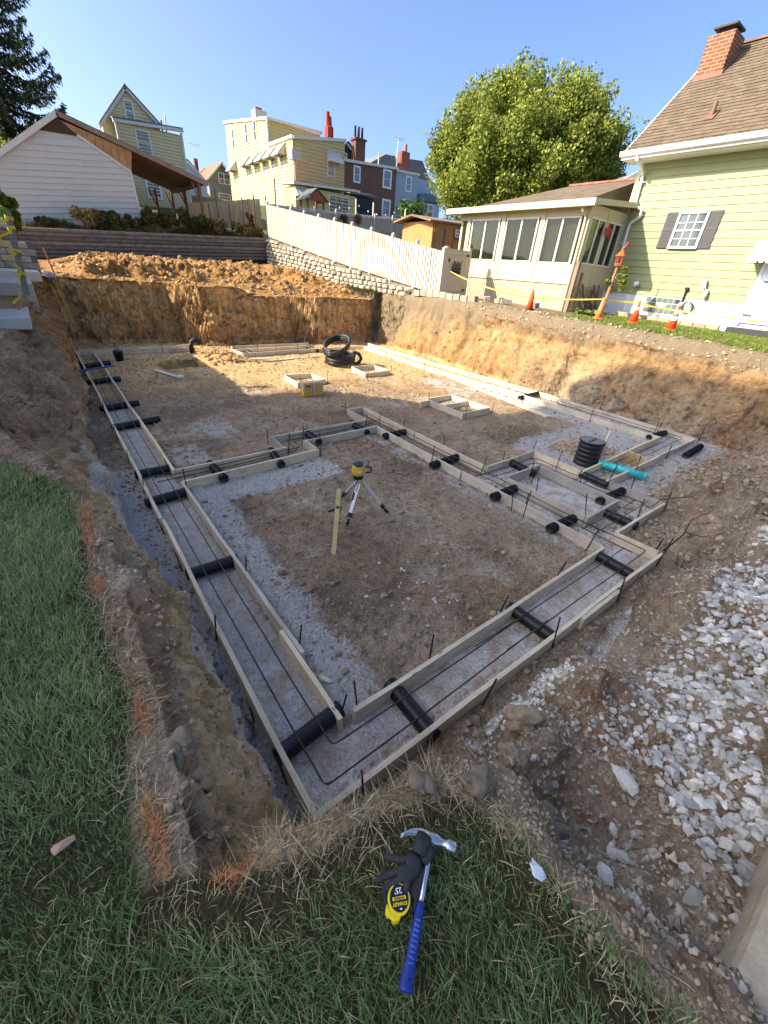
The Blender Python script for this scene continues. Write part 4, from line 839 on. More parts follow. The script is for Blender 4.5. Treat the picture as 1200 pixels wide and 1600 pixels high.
h2 = thing('white_house', 'sliver of a white gable behind the lean-to roof', 'house', (12.3, 44, 5)); m = MB(); m.prism([(11.2, 44, 5), (13.9, 44, 5), (13.9, 44, 8.1), (12.55, 44, 9.35), (11.2, 44, 8.1)], (0, 0, 0), (0, 8, 0)); m.build('wall', siding_mat('white_siding', srgb(200, 204, 206)), h2)
for a, b in (((12.55, 43.9, 9.45), (11.0, 43.9, 8.0)), ((12.55, 43.9, 9.45), (14.1, 43.9, 8.0))): m = MB(); m.beam(a, b, .1, .14); m.build('rake_trim', M_wtrim, h2)
# ------------------------------------------------------------------ grey house with a red roof, far off
M_greys = siding_mat('grey_siding', srgb(112, 118, 126)); M_redr = shingle_mat('red_roof', srgb(140, 84, 66), srgb(170, 108, 84))
gy_ = thing('grey_house', 'small grey house with a red roof seen between the cream and yellow houses', 'house', (20.5, 60, 8))
m = MB(); m.prism([(19.25, 60, 7.5), (21.95, 60, 7.5), (21.95, 60, 10.85), (20.85, 60, 12.1), (19.25, 60, 10.5)], (0, 0, 0), (0, 12, 0)); m.build('wall', M_greys, gy_); sidings(59.98, lambda z: 19.3, lambda z: 21.9, 7.6, 10.5, .22, M_greys, gy_)
m = MB(); m.prism([(20.88, 59.7, 12.2), (18.95, 59.7, 10.38), (18.95, 59.7, 10.5), (20.88, 59.7, 12.34)], (0, 0, 0), (0, 12.6, 0)).prism([(20.86, 59.7, 12.2), (22.3, 59.7, 10.6), (22.3, 59.7, 10.72), (20.86, 59.7, 12.34)], (0, 0, 0), (0, 12.6, 0)); m.build('roof', M_redr, gy_)
for a, b in (((20.88, 59.62, 12.22), (18.95, 59.62, 10.4)), ((20.86, 59.62, 12.22), (22.3, 59.62, 10.62))): m = MB(); m.beam(a, b, .1, .18); m.build('rake_trim', M_wtrim, gy_)
window(gy_, (20.75, 59.97, 10.8), .55, .9); window(gy_, (21.4, 59.97, 10.8), .55, .9); window(gy_, (20.9, 59.97, 9.1), 1.3, .5)
m = MB(); m.bbox(19.75, 20.15, 66, 66.5, 11.2, 13.1); m.build('chimney', brick_mat('dark_brick', srgb(96, 58, 48), srgb(120, 74, 60), srgb(120, 110, 100)), gy_)
m = MB(); m.tube([(20.0, 66, 13), (20.0, 66, 14.5)], .03, 6).tube([(19.4, 66, 14.4), (20.7, 66, 14.45)], .025, 6).tube([(19.6, 65.8, 14.2), (20.5, 65.8, 14.25)], .02, 6); m.build('antenna', M_alu, gy_)
m = MB(); m.prism([(16.2, 55, 8.0), (18.3, 55, 7.9), (17.2, 55, 8.8)], (0, 0, 0), (0, 2, 0)); tag(m.build('canopy', flat('tan_canvas', srgb(196, 158, 104), .8)), 'small tan canvas canopy behind the tan fence', 'canopy')
# ------------------------------------------------------------------ long yellow house with awnings
M_yels = siding_mat('yellow_siding', srgb(194, 178, 122)); M_awn = flat('awning_metal', srgb(196, 194, 184), .5, .12)
yh = thing('yellow_house', 'large yellow house with a row of metal awnings up the hill', 'house', (23, 47, 7))
m = MB(); m.prism([(21.2, 42, 6), (21.2, 58, 6.5), (21.2, 58, 12.2), (21.2, 42, 12.1)], (0, 0, 0), (5.2, 0, 0)); m.build('wing_wall', M_yels, yh)
m = MB(); m.prism([(21.15, 47.1, 11), (21.15, 58, 11), (21.15, 58, 15.35), (21.15, 47.1, 14.05)], (0, 0, 0), (5.6, 0, 0)); m.build('tall_wall', M_yels, yh)
m = MB(); m.prism([(21.2, 41.98, 12.1), (26.4, 41.98, 12.1), (26.4, 41.98, 12.85), (21.2, 41.98, 12.12)], (0, 0, 0), (0, 5.1, 0)); m.build('wing_parapet', M_yels, yh)
sidings(41.97, lambda z: 21.2+max(0, (z-12.1)*7), lambda z: 26.4, 7, 12.8, .26, M_yels, yh); sidings(47.08, lambda z: 21.2, lambda z: 26.7, 11.2, 14.0, .26, M_yels, yh)
m = MB(); z = 7.0
while z < 14.9:
    y0 = 42 if z < 12.0 else 47.1+max(0, (z-13.95)*8.4); X_ = 21.14
    m.add([(X_-.05, y0, z), (X_-.05, 58, z), (X_, 58, z+.26), (X_, y0, z+.26), (X_+.03, y0, z), (X_+.03, 58, z)], [(0, 1, 2, 3), (4, 5, 1, 0)]); z += .26
m.build('siding', M_yels, yh, kind='stuff')
m = MB(); m.beam((21.1, 41.9, 12.16), (26.5, 41.9, 12.92), .2, .22).beam((21.08, 41.9, 12.2), (21.08, 47.2, 12.25), .2, .22); m.build('wing_cornice', M_wtrim, yh)
m = MB(); m.beam((21.08, 47, 14.12), (21.08, 58.2, 15.45), .2, .2).beam((21.05, 47, 14.12), (26.9, 47, 14.2), .2, .2); m.build('main_cornice', M_wtrim, yh)
m = MB(); m.bbox(21.0, 21.15, 46.9, 47.05, 12, 14.1); m.build('downspout', M_wtrim, yh)
def awning(parent, c, wdt, drop, out, axis='x'):
    m = MB(); x, y, z = c
    if axis == 'x':
        P = [(x, y-wdt/2, z), (x, y+wdt/2, z), (x-out, y+wdt/2, z-drop), (x-out, y-wdt/2, z-drop)]; m.prism(P, (0, 0, 0), (.0, 0, -.05)); m.add([P[0], P[3], (x, y-wdt/2, z-drop)], [(0, 1, 2)]).add([P[1], P[2], (x, y+wdt/2, z-drop)], [(0, 1, 2)])
        for k in range(5): q = y-wdt/2+wdt*k/4; m.beam((x-.01, q, z+.03), (x-out, q, z-drop+.03), .04, .03)
    else:
        P = [(x-wdt/2, y, z), (x+wdt/2, y, z), (x+wdt/2, y-out, z-drop), (x-wdt/2, y-out, z-drop)]; m.prism(P, (0, 0, 0), (0, 0, -.05)); m.add([P[0], P[3], (x-wdt/2, y, z-drop)], [(0, 1, 2)]).add([P[1], P[2], (x+wdt/2, y, z-drop)], [(0, 1, 2)])
        for k in range(5): q = x-wdt/2+wdt*k/4; m.beam((q, y-.01, z+.03), (q, y-out, z-drop+.03), .04, .03)
    return m.build('awning', M_awn, parent)
for yy in (56.4, 52.6, 50.3, 48.2, 46.2, 44.2):
    awning(yh, (21.12, yy, 12.0), 1.5, .85, .8); window(yh, (21.12, yy, 10.7), .7, 1.1, 'x', -1)
for yy, z in ((55.8, 13.8), (52.1, 13.72), (49.9, 13.62)): window(yh, (21.1, yy, z), .5, 1.4, 'x', -1, glass=M_dkglass)
awning(yh, (25.15, 41.96, 11.95), 1.35, .85, .8, 'y'); window(yh, (24.95, 41.96, 10.6), .7, 1.0)
m = MB(); m.bbox(19.7, 25.8, 39, 42, 5.8, 8.5); m.build('extension_wall', M_yels, yh); sidings(38.98, lambda z: 19.7, lambda z: 25.8, 6, 8.5, .26, M_yels, yh)
m = MB(); m.prism([(19.4, 38.7, 8.5), (26.1, 38.7, 8.85), (26.1, 38.7, 9.0), (19.4, 38.7, 8.7)], (0, 0, 0), (0, 3.4, .25)); m.build('extension_roof', M_wtrim, yh)
m = MB(); m.prism([(19.6, 38.9, 8.74), (26.0, 38.9, 9.04), (26.0, 38.9, 9.07), (19.6, 38.9, 8.78)], (0, 0, 0), (0, 3.1, .3)); m.build('roof_felt', M_redr, yh)
awning(yh, (20.6, 38.95, 8.35), 2.0, .6, .7, 'y'); window(yh, (24.0, 38.96, 7.6), 2.0, 1.3, bars=(3, 1)); window(yh, (21.12, 45.3, 8.3), .7, 1.3, 'x', -1)
m = MB(); m.bbox(20.1, 20.9, 40.2, 40.9, 10.4, 11.0); m.build('utility_box', M_awn, yh); m = MB(); m.tube([(20.5, 40.5, 10.4), (21.0, 41.5, 7.0)], .06, 6); m.build('mast', M_awn, yh)
m = MB(); m.bbox(21.7, 22.9, 51, 52, 14.3, 15.55); ch = m.build('chimney', flat('white_brick', srgb(204, 200, 192), .8, .15), yh); m = MB(); m.bbox(21.85, 22.5, 51.2, 51.8, 15.55, 15.75); m.build('chimney_pot', M_redr, ch)
m = MB(); m.lathe([(.45, 12.5), (.45, 14.5), (.3, 14.6), (.24, 15.3)], 8, (27.1, 46, 0)).lathe([(.2, 14.5), (.2, 15.6)], 8, (26.95, 46, 0)); tag(m.build('chimney_stack', flat('red_paint', srgb(150, 52, 44), .7, .15)), 'red twin chimney stack standing between the yellow and brick houses', 'chimney')
# ------------------------------------------------------------------ brick house
M_brick = brick_mat('house_brick', srgb(110, 72, 58), srgb(132, 90, 72), srgb(130, 112, 98), 1.6)
bh = thing('brick_house', 'dark brick house with a gabled attic and chimney beside the yellow house', 'house', (36, 52, 9))
m = MB(); m.prism([(32.7, 52, 8), (40.6, 52, 8), (40.6, 52, 14.0), (32.7, 52, 13.55)], (0, 0, 0), (0, 8, 0)); m.build('wall', M_brick, bh)
m = MB(); m.beam((32.6, 51.9, 13.62), (40.75, 51.9, 14.12), .2, .25); m.build('cornice', M_wtrim, bh)
m = MB(); m.prism([(31.4, 54, 13.4), (36.8, 54, 13.8), (34.3, 54, 15.6)], (0, 0, 0), (0, 5, 0)); m.build('attic', flat('dark_shingle', srgb(60, 56, 56), .9), bh)
for a, b in (((34.3, 53.8, 15.75), (31.2, 53.8, 13.4)), ((34.3, 53.8, 15.75), (36.9, 53.8, 13.85))): m = MB(); m.beam(a, b, .3, .2); m.build('rake_trim', M_slate, bh)
m = MB(); m.bbox(34.9, 36.3, 53, 54, 13.8, 16.2).bbox(34.75, 36.45, 52.9, 54.1, 16.0, 16.2); ch = m.build('chimney', brick_mat('dark_brick', srgb(96, 58, 48), srgb(120, 74, 60), srgb(120, 110, 100)), bh)
for x in (35.1, 35.6, 36.1): m = MB(); m.lathe([(.16, 16.2), (.13, 17.3)], 8, (x, 53.5, 0)); m.build('chimney_pot', M_blk, ch)
window(bh, (39.1, 51.97, 12.85), 1.0, 1.5, frame=.2); window(bh, (34.5, 51.97, 12.6), .7, 1.3, frame=.15); window(bh, (39.2, 51.97, 9.9), 1.0, 1.5, frame=.2); window(bh, (33.9, 53.9, 14.3), .6, .7)
m = MB(); m.bbox(32.8, 36, 50.6, 51.9, 8.6, 10.4); m.build('porch', flat('porch_dark', srgb(54, 58, 60), .8), bh); m = MB(); m.prism([(32.5, 50.3, 10.4), (36.4, 50.3, 10.5), (36.4, 50.3, 10.7), (32.5, 50.3, 10.6)], (0, 0, 0), (0, 1.7, .3)); m.build('porch_roof', M_slate, bh)
# ------------------------------------------------------------------ blue-grey house
M_blues = siding_mat('blue_grey_siding', srgb(158, 168, 180)); 
bl = thing('blue_grey_house', 'pale blue-grey house with a brick chimney left of the big tree', 'house', (48, 58, 10))
m = MB(); m.bbox(44.9, 49.4, 58, 66, 9, 15.2).bbox(49.4, 54.5, 59.5, 66, 9, 15.3); m.build('wall', M_blues, bl); sidings(57.98, lambda z: 44.9, lambda z: 49.4, 9.2, 15.2, .25, M_blues, bl)
m = MB(); m.beam((44.8, 57.85, 15.2), (49.5, 57.85, 15.4), .2, .25); m.build('cornice', M_wtrim, bl); window(bl, (47.6, 57.97, 14.05), .8, 1.5, frame=.15)
m = MB(); m.prism([(40.5, 60, 14.9), (46.9, 60, 15.1), (46.4, 60, 17.2), (44.6, 60, 17.1)], (0, 0, 0), (0, 5, 0)).prism([(48.5, 61, 15.3), (55, 61, 15.3), (52.5, 61, 17.8), (50, 61, 17.6)], (0, 0, 0), (0, 5, 0)); m.build('roof', M_slate, bl)
m = MB(); m.bbox(47.2, 48.7, 59.5, 60.5, 15.2, 17.9); ch = m.build('chimney', brick_mat('red_brick', srgb(140, 66, 50), srgb(160, 84, 64), srgb(140, 120, 104)), bl); m = MB(); m.lathe([(.25, 17.9), (.2, 18.8)], 8, (48.2, 60, 0)); m.build('chimney_pot', M_redr, ch)
m = MB(); m.prism([(49.4, 57.5, 12.4), (54.6, 57.5, 12.6), (53, 57.5, 13.4), (50.6, 57.5, 13.4)], (0, 0, 0), (0, 2, 0)); m.build('bay_roof', flat('blue_slate', srgb(100, 112, 130), .7), bl); m = MB(); m.bbox(50, 54.2, 57.8, 59.4, 9, 12.4); m.build('bay', M_blues, bl); window(bl, (52.3, 57.78, 11.4), .9, 1.4, frame=.15)
m = MB(); m.tube([(46.6, 60, 16.5), (46.8, 60, 19.4)], .05, 6).tube([(45.9, 60, 19.2), (47.8, 60, 19.3)], .04, 6).tube([(46.2, 59.8, 19.0), (47.5, 59.8, 19.0)], .03, 6); m.build('antenna', M_alu, bl)
m = MB(); m.tube([(42, 58, 14.9), (42, 58, 16.6)], .09, 8); m.build('vent_pipe', M_wtrim, bl)
# ------------------------------------------------------------------ yard bits between the fences
M_fl = flat('dark_iron', srgb(44, 42, 42), .6)
def windflower(x, z, r, lab, col):
    q = thing('garden_ornament', lab, 'ornament', (x, 28.72, z)); m = MB()
    for k in range(16):
        a = k*math.pi/8; m.beam((x+.25*r*math.cos(a), 28.72, z+.25*r*math.sin(a)), (x+r*math.cos(a), 28.71, z+r*math.sin(a)), .03, r*.2)
    m.build('petals', col, q); m = MB(); m.lathe([(r*.32, -.02), (r*.3, .03), (.02, .05)], 12); o = m.build('hub', col, q); o.matrix_parent_inverse = q.matrix_basis.inverted(); o.location = (x, 28.7, z); o.rotation_euler = (R(90), 0, 0)
windflower(18.1, 5.62, .36, 'black sunburst ornament hung on the grey fence, left of the pair', M_fl); windflower(19.25, 5.8, .33, 'brown sunflower ornament hung on the grey fence, right of the pair', flat('rust_iron', srgb(96, 66, 44), .7))
pl = thing('play_tower', 'small wooden play tower with a pitched roof behind the grey fence', 'play tower', (16.6, 30, 5))
for x in (16.0, 17.2): m = MB(); m.bbox(x-.05, x+.05, 29.9, 30.0, 4.4, 6.6); m.build('post', M_red, pl); m = MB(); m.bbox(x-.05, x+.05, 30.9, 31.0, 4.4, 6.6); m.build('post', M_red, pl)
m = MB(); m.prism([(15.75, 29.7, 6.5), (16.6, 29.7, 7.15), (16.6, 29.7, 7.22), (15.68, 29.7, 6.5)], (0, 0, 0), (0, 1.5, 0)).prism([(17.45, 29.7, 6.55), (16.6, 29.7, 7.15), (16.6, 29.7, 7.22), (17.52, 29.7, 6.55)], (0, 0, 0), (0, 1.5, 0)); m.build('roof', flat('green_canvas', srgb(86, 96, 88), .8), pl)
m = MB(); m.prism([(15.85, 29.72, 6.5), (17.35, 29.72, 6.5), (16.6, 29.72, 7.1)], (0, 0, 0), (0, .05, 0)); m.build('gable_panel', flat('terracotta', srgb(150, 80, 58), .8), pl)
stg = thing('string_lights', 'string of small bulbs sagging over the yard behind the grey fence', 'string lights', (20, 33, 7)); pts = [(18.6+i*.45, 33, 7.2-.35*math.sin(math.pi*((i % 8)/8))) for i in range(22)]; m = MB(); m.tube(pts, .012, 4); m.build('wire', M_blk, stg)
for p in pts[::2]: m = MB(); m.lathe([(.02, -.02), (.05, -.08), (.045, -.13), (.01, -.16)], 6, p); m.build('bulb', M_wfr, stg)
for x, lb in ((21.9, 'left white pole holding the string of bulbs'), (23.6, 'middle white pole holding the string of bulbs'), (27.0, 'right white pole holding the string of bulbs')): m = MB(); m.tube([(x, 33, 4.6), (x, 33, 7.5)], .06, 8); tag(m.build('pole', M_wtrim), lb, 'pole', 'poles of the string lights')
# ------------------------------------------------------------------ orange garden shed
sh = thing('garden_shed', 'orange-tan garden shed beside the sunroom', 'shed', (19, 19, 3.8))
M_shed = wood('shed_wood', srgb(166, 112, 58), srgb(192, 138, 78), 2)
m = MB(); m.bbox(17.5, 21, 19, 21.5, 3.0, 5.22); m.build('wall', M_shed, sh); m = MB(); m.prism([(17.1, 18.8, 5.16), (21.2, 18.8, 5.3), (21.2, 18.8, 5.36), (17.1, 18.8, 5.24)], (0, 0, 0), (0, 1.6, .28)).prism([(17.1, 20.4, 5.52), (21.2, 20.4, 5.64), (21.2, 20.4, 5.58), (17.1, 20.4, 5.44)], (0, 0, 0), (0, 1.5, -.28)); m.build('roof', shingle_mat('brown_shingle', srgb(104, 84, 70), srgb(140, 116, 98)), sh)
for x in (18.0, 18.75): m = MB(); m.bbox(x-.35, x+.35, 18.96, 19, 3.2, 5.0); d_ = m.build('door', M_shed, sh); m = MB(); m.bbox(x-.34, x-.30, 18.95, 18.965, 3.3, 4.9).bbox(x+.30, x+.34, 18.95, 18.965, 3.3, 4.9); m.build('strap', M_oldpost, d_)
window(sh, (19.35, 18.97, 4.85), .28, .28, frame=.04, bars=(2, 2)); m = MB(); m.bbox(19.02, 19.14, 18.95, 18.98, 4.66, 5.04).bbox(19.56, 19.68, 18.95, 18.98, 4.66, 5.04).bbox(19.16, 19.54, 18.93, 18.98, 4.6, 4.68); m.build('shutter', flat('shutter_red', srgb(196, 72, 40), .7), sh)
m = MB(); m.box((17.65, 18.97, 4.85), (.14, .03, .16)); m.build('smiley_plate', flat('yellow_plate', srgb(220, 180, 60), .6), sh)

# ------------------------------------------------------------------ green house on the right
XH = 17.0
M_green = siding_mat('green_siding', srgb(150, 153, 108), .08); M_found = flat('white_foundation', srgb(226, 228, 228), .75, .08, 5, 0, .3, .2, 30)
M_shing = shingle_mat('taupe_shingle', srgb(88, 76, 62), srgb(114, 100, 82))
M_gutter = flat('white_gutter', srgb(232, 232, 230), .4, .05)
gn = thing('green_house', 'pale green sided house with a taupe shingle roof on the right', 'house', (17, 6, 2))
m = MB(); m.bbox(17.02, 24, -9, 8.62, 1.2, 6.45); m.build('wall_core', M_green, gn)
z = 2.71; k = 0
while z < 6.3:
    m = MB(); h = .205; m.add([(XH-.022, -9, z), (XH-.022, 8.6, z), (XH-.002, 8.6, z+h), (XH-.002, -9, z+h), (XH+.03, -9, z), (XH+.03, 8.6, z), (XH+.03, -9, z+h), (XH+.03, 8.6, z+h)], [(0, 1, 2, 3), (4, 5, 1, 0), (4, 0, 3, 6), (1, 5, 7, 2), (6, 3, 2, 7)])
    m.build('siding_board', M_green, gn); z += h+.001
m = MB(); m.bbox(XH-.035, XH+.06, 8.58, 8.68, 2.71, 6.4); m.build('corner_board', siding_mat('pale_trim', srgb(206, 208, 170)), gn)
m = MB(); m.bbox(XH+.005, XH+.05, -9, 8.65, 1.5, 2.705); fd = m.build('foundation', M_found, gn)
# end wall gable (faces +Y) and roof with overlapping shingle courses
m = MB(); m.prism([(17.0, 8.6, 6.3), (24, 8.6, 6.3), (20.5, 8.6, 9.4)], (0, 0, 0), (0, .05, 0)); m.build('gable_wall', M_green, gn)
e0 = Vector((16.42, 0, 6.62)); r0 = Vector((20.45, 0, 9.92)); sl_n = Vector((-(r0-e0).z, 0, (r0-e0).x)).normalized()
nC = 30
rf_core = MB(); rf_core.prism([(16.45, -9.5, 6.50), (20.45, -9.5, 9.84), (24.5, -9.5, 6.50), (24.5, -9.5, 6.58), (20.45, -9.5, 9.92), (16.45, -9.5, 6.58)], (0, 0, 0), (0, 18.55, 0)); rf = rf_core.build('roof', M_shing, gn)
m = MB()
for i in range(nC):
    a = e0.lerp(r0, i/nC); b = e0.lerp(r0, (i+1)/nC+.006); y = -9.5; j = 0
    while y < 9.04:
        L = random.uniform(.22, .34); y1 = min(y+L, 9.06); o_ = sl_n*(.022+random.random()*.008); q = sl_n*.004; dd = (r0-e0).normalized()*random.choice((0, 0, -.018))
        P = [a+o_+dd+Vector((0, y+.003, 0)), a+o_+dd+Vector((0, y1-.003, 0)), b+q+Vector((0, y1-.003, 0)), b+q+Vector((0, y+.003, 0)), a-sl_n*.01+Vector((0, y+.003, 0)), a-sl_n*.01+Vector((0, y1-.003, 0))]
        m.add(P, [(0, 1, 2, 3), (4, 5, 1, 0)]); y = y1
m.build('shingles', M_shing, rf, kind='stuff')
m = MB(); m.beam((20.45, -9.5, 9.94), (20.45, 9.06, 9.94), .22, .05); m.build('ridge_cap', shingle_mat('ridge', srgb(120, 84, 74), srgb(142, 104, 90)), rf)
m = MB(); m.bbox(16.34, 16.46, -9.5, 9.06, 6.42, 6.60); m.build('fascia', M_gutter, gn)
m = MB(); m.prism([(16.22, -9.4, 6.62), (16.24, -9.4, 6.50), (16.33, -9.4, 6.47), (16.335, -9.4, 6.62)], (0, 0, 0), (0, 18.5, 0)); m.build('gutter', M_gutter, gn, bevel=.008)
m = MB(); m.bbox(16.44, 17.0, -9.4, 9.0, 6.40, 6.43); m.build('soffit', M_gutter, gn)
m = MB(); m.beam((16.45, 9.08, 6.55), (20.45, 9.08, 9.86), .03, .16); m.build('rake_board', M_gutter, gn)
m = MB(); m.tube([(16.32, 8.55, 6.48), (16.33, 8.52, 6.38), (16.75, 8.48, 6.2), (16.9, 8.46, 6.05), (16.93, 8.42, 5.3), (16.9, 8.30, 5.22), (16.85, 8.1, 5.15), (16.88, 8.12, 4.95), (16.92, 8.38, 4.78), (16.93, 8.4, 4.6), (16.93, 8.3, 2.3)], .045, 8); ds = m.build('downspout', M_gutter, gn)
for z in (5.9, 4.2, 3.2): m = MB(); m.box((16.93, 8.4, z), (.11, .11, .03)); m.build('strap', M_gutter, ds)
# chimney
cm_ = MB(); cm_.bbox(19.2, 20.05, 8.15, 8.9, 8.5, 9.9); ch = cm_.build('chimney', brick_mat('chimney_brick', srgb(116, 70, 48), srgb(146, 94, 66), srgb(176, 150, 128), 1.2), gn)
m = MB(); m.prism([(19.17, 8.11, 8.75), (20.0, 8.11, 9.45), (20.0, 8.11, 9.62), (19.17, 8.11, 8.98)], (0, 0, 0), (0, .83, 0)); m.build('flashing', flat('copper_flashing', srgb(150, 96, 80), .7, .2), ch)
m = MB(); m.bbox(19.4, 19.85, 8.3, 8.75, 9.9, 10.05).bbox(19.25, 20.0, 8.2, 8.85, 10.05, 10.1); m.build('cap', flat('dark_cap', srgb(58, 50, 48), .6), ch)
m = MB(); m.tube([(17.35, 7.2, 7.3), (17.35, 7.2, 7.72)], .06, 10); vp = m.build('vent_pipe', flat('brown_vent', srgb(122, 90, 76), .6), gn); m = MB(); m.prism([(17.2, 7.08, 7.28), (17.2, 7.32, 7.28), (17.5, 7.32, 7.53), (17.5, 7.08, 7.53)], (0, 0, 0), (-.02, 0, .025)); m.build('vent_flashing', flat('brown_vent', srgb(122, 90, 76), .6), vp)
# window with shutters
wn = window(gn, (XH-.03, 6.49, 4.56), .74, .86, 'x', -1, .06, (3, 1), depth=.06, glass=glassy('curtained_glass', srgb(86, 100, 92), .05))
m = MB()
for i in range(9):
    y = 6.16+i*.083; m.bbox(XH-.036, XH-.032, y-.012, y+.012, 4.15, 4.52-.06*abs(math.sin(i*1.2)))
m.build('lace', flat('lace', srgb(190, 186, 150), .9), wn); m = MB()
for i in range(12):
    y = 6.15+i*.062; m.bbox(XH-.036, XH-.032, y-.024, y+.024, 4.72+.05*abs(math.sin(i*1.7)), 4.96)
m.build('curtain', flat('curtain_green', srgb(150, 176, 150), .9), wn); m = MB(); m.bbox(XH-.07, XH-.045, 6.12, 6.86, 4.75, 4.77).bbox(XH-.07, XH-.045, 6.12, 6.86, 4.33, 4.35); m.build('muntin', M_wfr, wn)
M_shut = flat('shutter_grey', srgb(84, 84, 84), .6, .1)
for y0 in (6.93, 5.72):
    s_ = MB(); s_.bbox(XH-.05, XH-.025, y0, y0+.35, 4.08, 5.05); s0 = s_.build('shutter', M_shut, gn)
    for zz in (4.10, 4.58, 5.0): m = MB(); m.bbox(XH-.062, XH-.05, y0, y0+.35, zz, zz+.04); m.build('rail', M_shut, s0)
    m = MB()
    for i in range(22): zz = 4.15+i*.039; m.bbox(XH-.06, XH-.048, y0+.03, y0+.32, zz, zz+.024)
    m.build('louvres', M_shut, s0, kind='stuff')
# glass-block cellar window, vents and small fixtures
gb = MB(); gb.bbox(XH-.005, XH+.02, 5.95, 7.02, 2.20, 2.68); g0 = gb.build('cellar_window', flat('mortar_white', srgb(200, 200, 196), .8), gn)
M_gblk = glassy('glass_block', srgb(120, 132, 128), .12)
for i in range(6):
    for j in range(3):
        if 2 <= i <= 3 and j == 1: continue
        y = 5.965+i*.176; z = 2.21+j*.157; m = MB(); m.bbox(XH-.02, XH+.0, y, y+.16, z, z+.142); m.build('glass_block', M_gblk, g0, bevel=.015)
m = MB(); m.bbox(XH-.025, XH, 6.32, 6.66, 2.37, 2.5); m.build('vent_panel', flat('vent_cream', srgb(196, 188, 160), .6), g0)
m = MB(); m.tube([(XH-.02, 5.42, 3.22), (XH-.12, 5.42, 3.22), (XH-.14, 5.40, 3.1), (XH-.14, 5.36, 2.98)], .06, 10).tube([(XH-.02, 5.28, 2.95), (XH-.12, 5.28, 2.95), (XH-.14, 5.27, 2.86), (XH-.14, 5.26, 2.78)], .06, 10); tag(m.build('vent_hood', M_gutter, None, True), 'pair of white vent elbows on the green siding by the cellar window', 'vent')
m = MB(); m.tube([(XH-.02, 7.5, 3.0), (XH-.18, 7.45, 3.02)], [.05, .09], 10); tag(m.build('flood_light', M_gutter, None, True), 'small white flood light low on the green wall left of the cellar window', 'lamp')
m = MB(); m.tube([(XH-.03, 5.86, 2.62), (XH-.05, 5.86, 2.95)], .03, 8).box((XH-.06, 5.86, 2.98), (.08, .1, .08)).tube([(XH-.04, 5.9, 2.64), (XH-.08, 6.05, 2.6)], .02, 6); tag(m.build('faucet', M_blk), 'dark hose tap on a pipe right of the cellar window', 'tap')
ps = thing('garden_hose', 'bundle of wire and hose hung under the tap on the foundation', 'hose', (16.9, 5.7, 2.4)); m = MB(); m.tube(ring_pts(.16, -.1, .1, 3, 0, 0, (.3, .2), 20), .014, 6); o = m.build('loops', flat('hose_grey', srgb(92, 92, 84), .6), ps, True); o.location = (16.9, 5.62, 2.45); o.rotation_euler = (0, R(90), 0)
# white door slab and its awning at the right edge
dr = MB(); dr.prism([(XH-.06, 4.12, 2.2), (XH-.06, 4.12, 3.95), (XH-.06, 2.6, 3.95), (XH-.06, 2.6, 2.2)], (0, 0, 0), (.05, 0, 0)); d0 = dr.build('door', flat('white_door', srgb(236, 238, 240), .4, .04), gn)
m = MB(); m.bbox(XH-.09, XH-.05, 4.08, 4.16, 2.15, 4.0).bbox(XH-.075, XH-.055, 3.9, 3.94, 2.35, 3.7); m.build('door_frame', M_gutter, d0); m = MB(); m.box((XH-.1, 3.9, 3.3), (.04, .14, .03)).box((XH-.1, 3.98, 2.42), (.04, .2, .03)); m.build('strap_hinge', M_shut, d0)
m = MB(); 
for k in range(8):
    a0, a1 = k/8*math.pi/2, (k+1)/8*math.pi/2; P = lambda a: (XH-.62*math.sin(a)*1.0, 4.25+.72*(math.cos(a)))
    m.add([(XH-.6*math.sin(a0), 4.45, 3.8+.5*math.cos(a0)), (XH-.6*math.sin(a1), 4.45, 3.8+.5*math.cos(a1)), (XH-.6*math.sin(a1), 2.4, 3.8+.5*math.cos(a1)), (XH-.6*math.sin(a0), 2.4, 3.8+.5*math.cos(a0))], [(0, 1, 2, 3)])
m.add([(XH, 4.45, 3.8)]+[(XH-.6*math.sin(k/8*math.pi/2), 4.45, 3.8+.5*math.cos(k/8*math.pi/2)) for k in range(9)], [tuple(range(10))])
for k in range(14): y = 2.4+k*.15; m.add([(XH-.6, y, 3.8), (XH-.6, y+.14, 3.8), (XH-.6, y+.11, 3.72), (XH-.6, y+.03, 3.72)], [(0, 1, 2, 3)])
o = m.build('door_awning', flat('awning_white', srgb(238, 238, 236), .6, .04), gn); sd = o.modifiers.new('thick', 'SOLIDIFY'); sd.thickness = .012
m = MB(); m.bbox(16.4, 17.0, 2.7, 4.2, 1.7, 2.06); m.build('door_step', flat('dark_mat', srgb(66, 66, 64), .9), gn)
m = MB()
for i in range(9): m.box((16.45, 4.55+i*.36, 2.02), (.16, .34, .14), (0, 0, random.uniform(-.03, .03)))
eg = thing('edging_stones', 'row of tan edging blocks along the foot of the green house', 'edging', (16.45, 6, 2))
for i in range(9): m = MB(); m.box((16.42, 4.55+i*.36, gz(16.42, 4.55+i*.36)+.06), (.17, .345, .17), (0, random.uniform(-.04, .04), random.uniform(-.04, .04))); m.build('edging_block', rock_mat('edging_block', srgb(150, 126, 100), srgb(186, 160, 132)), eg, bevel=.012)

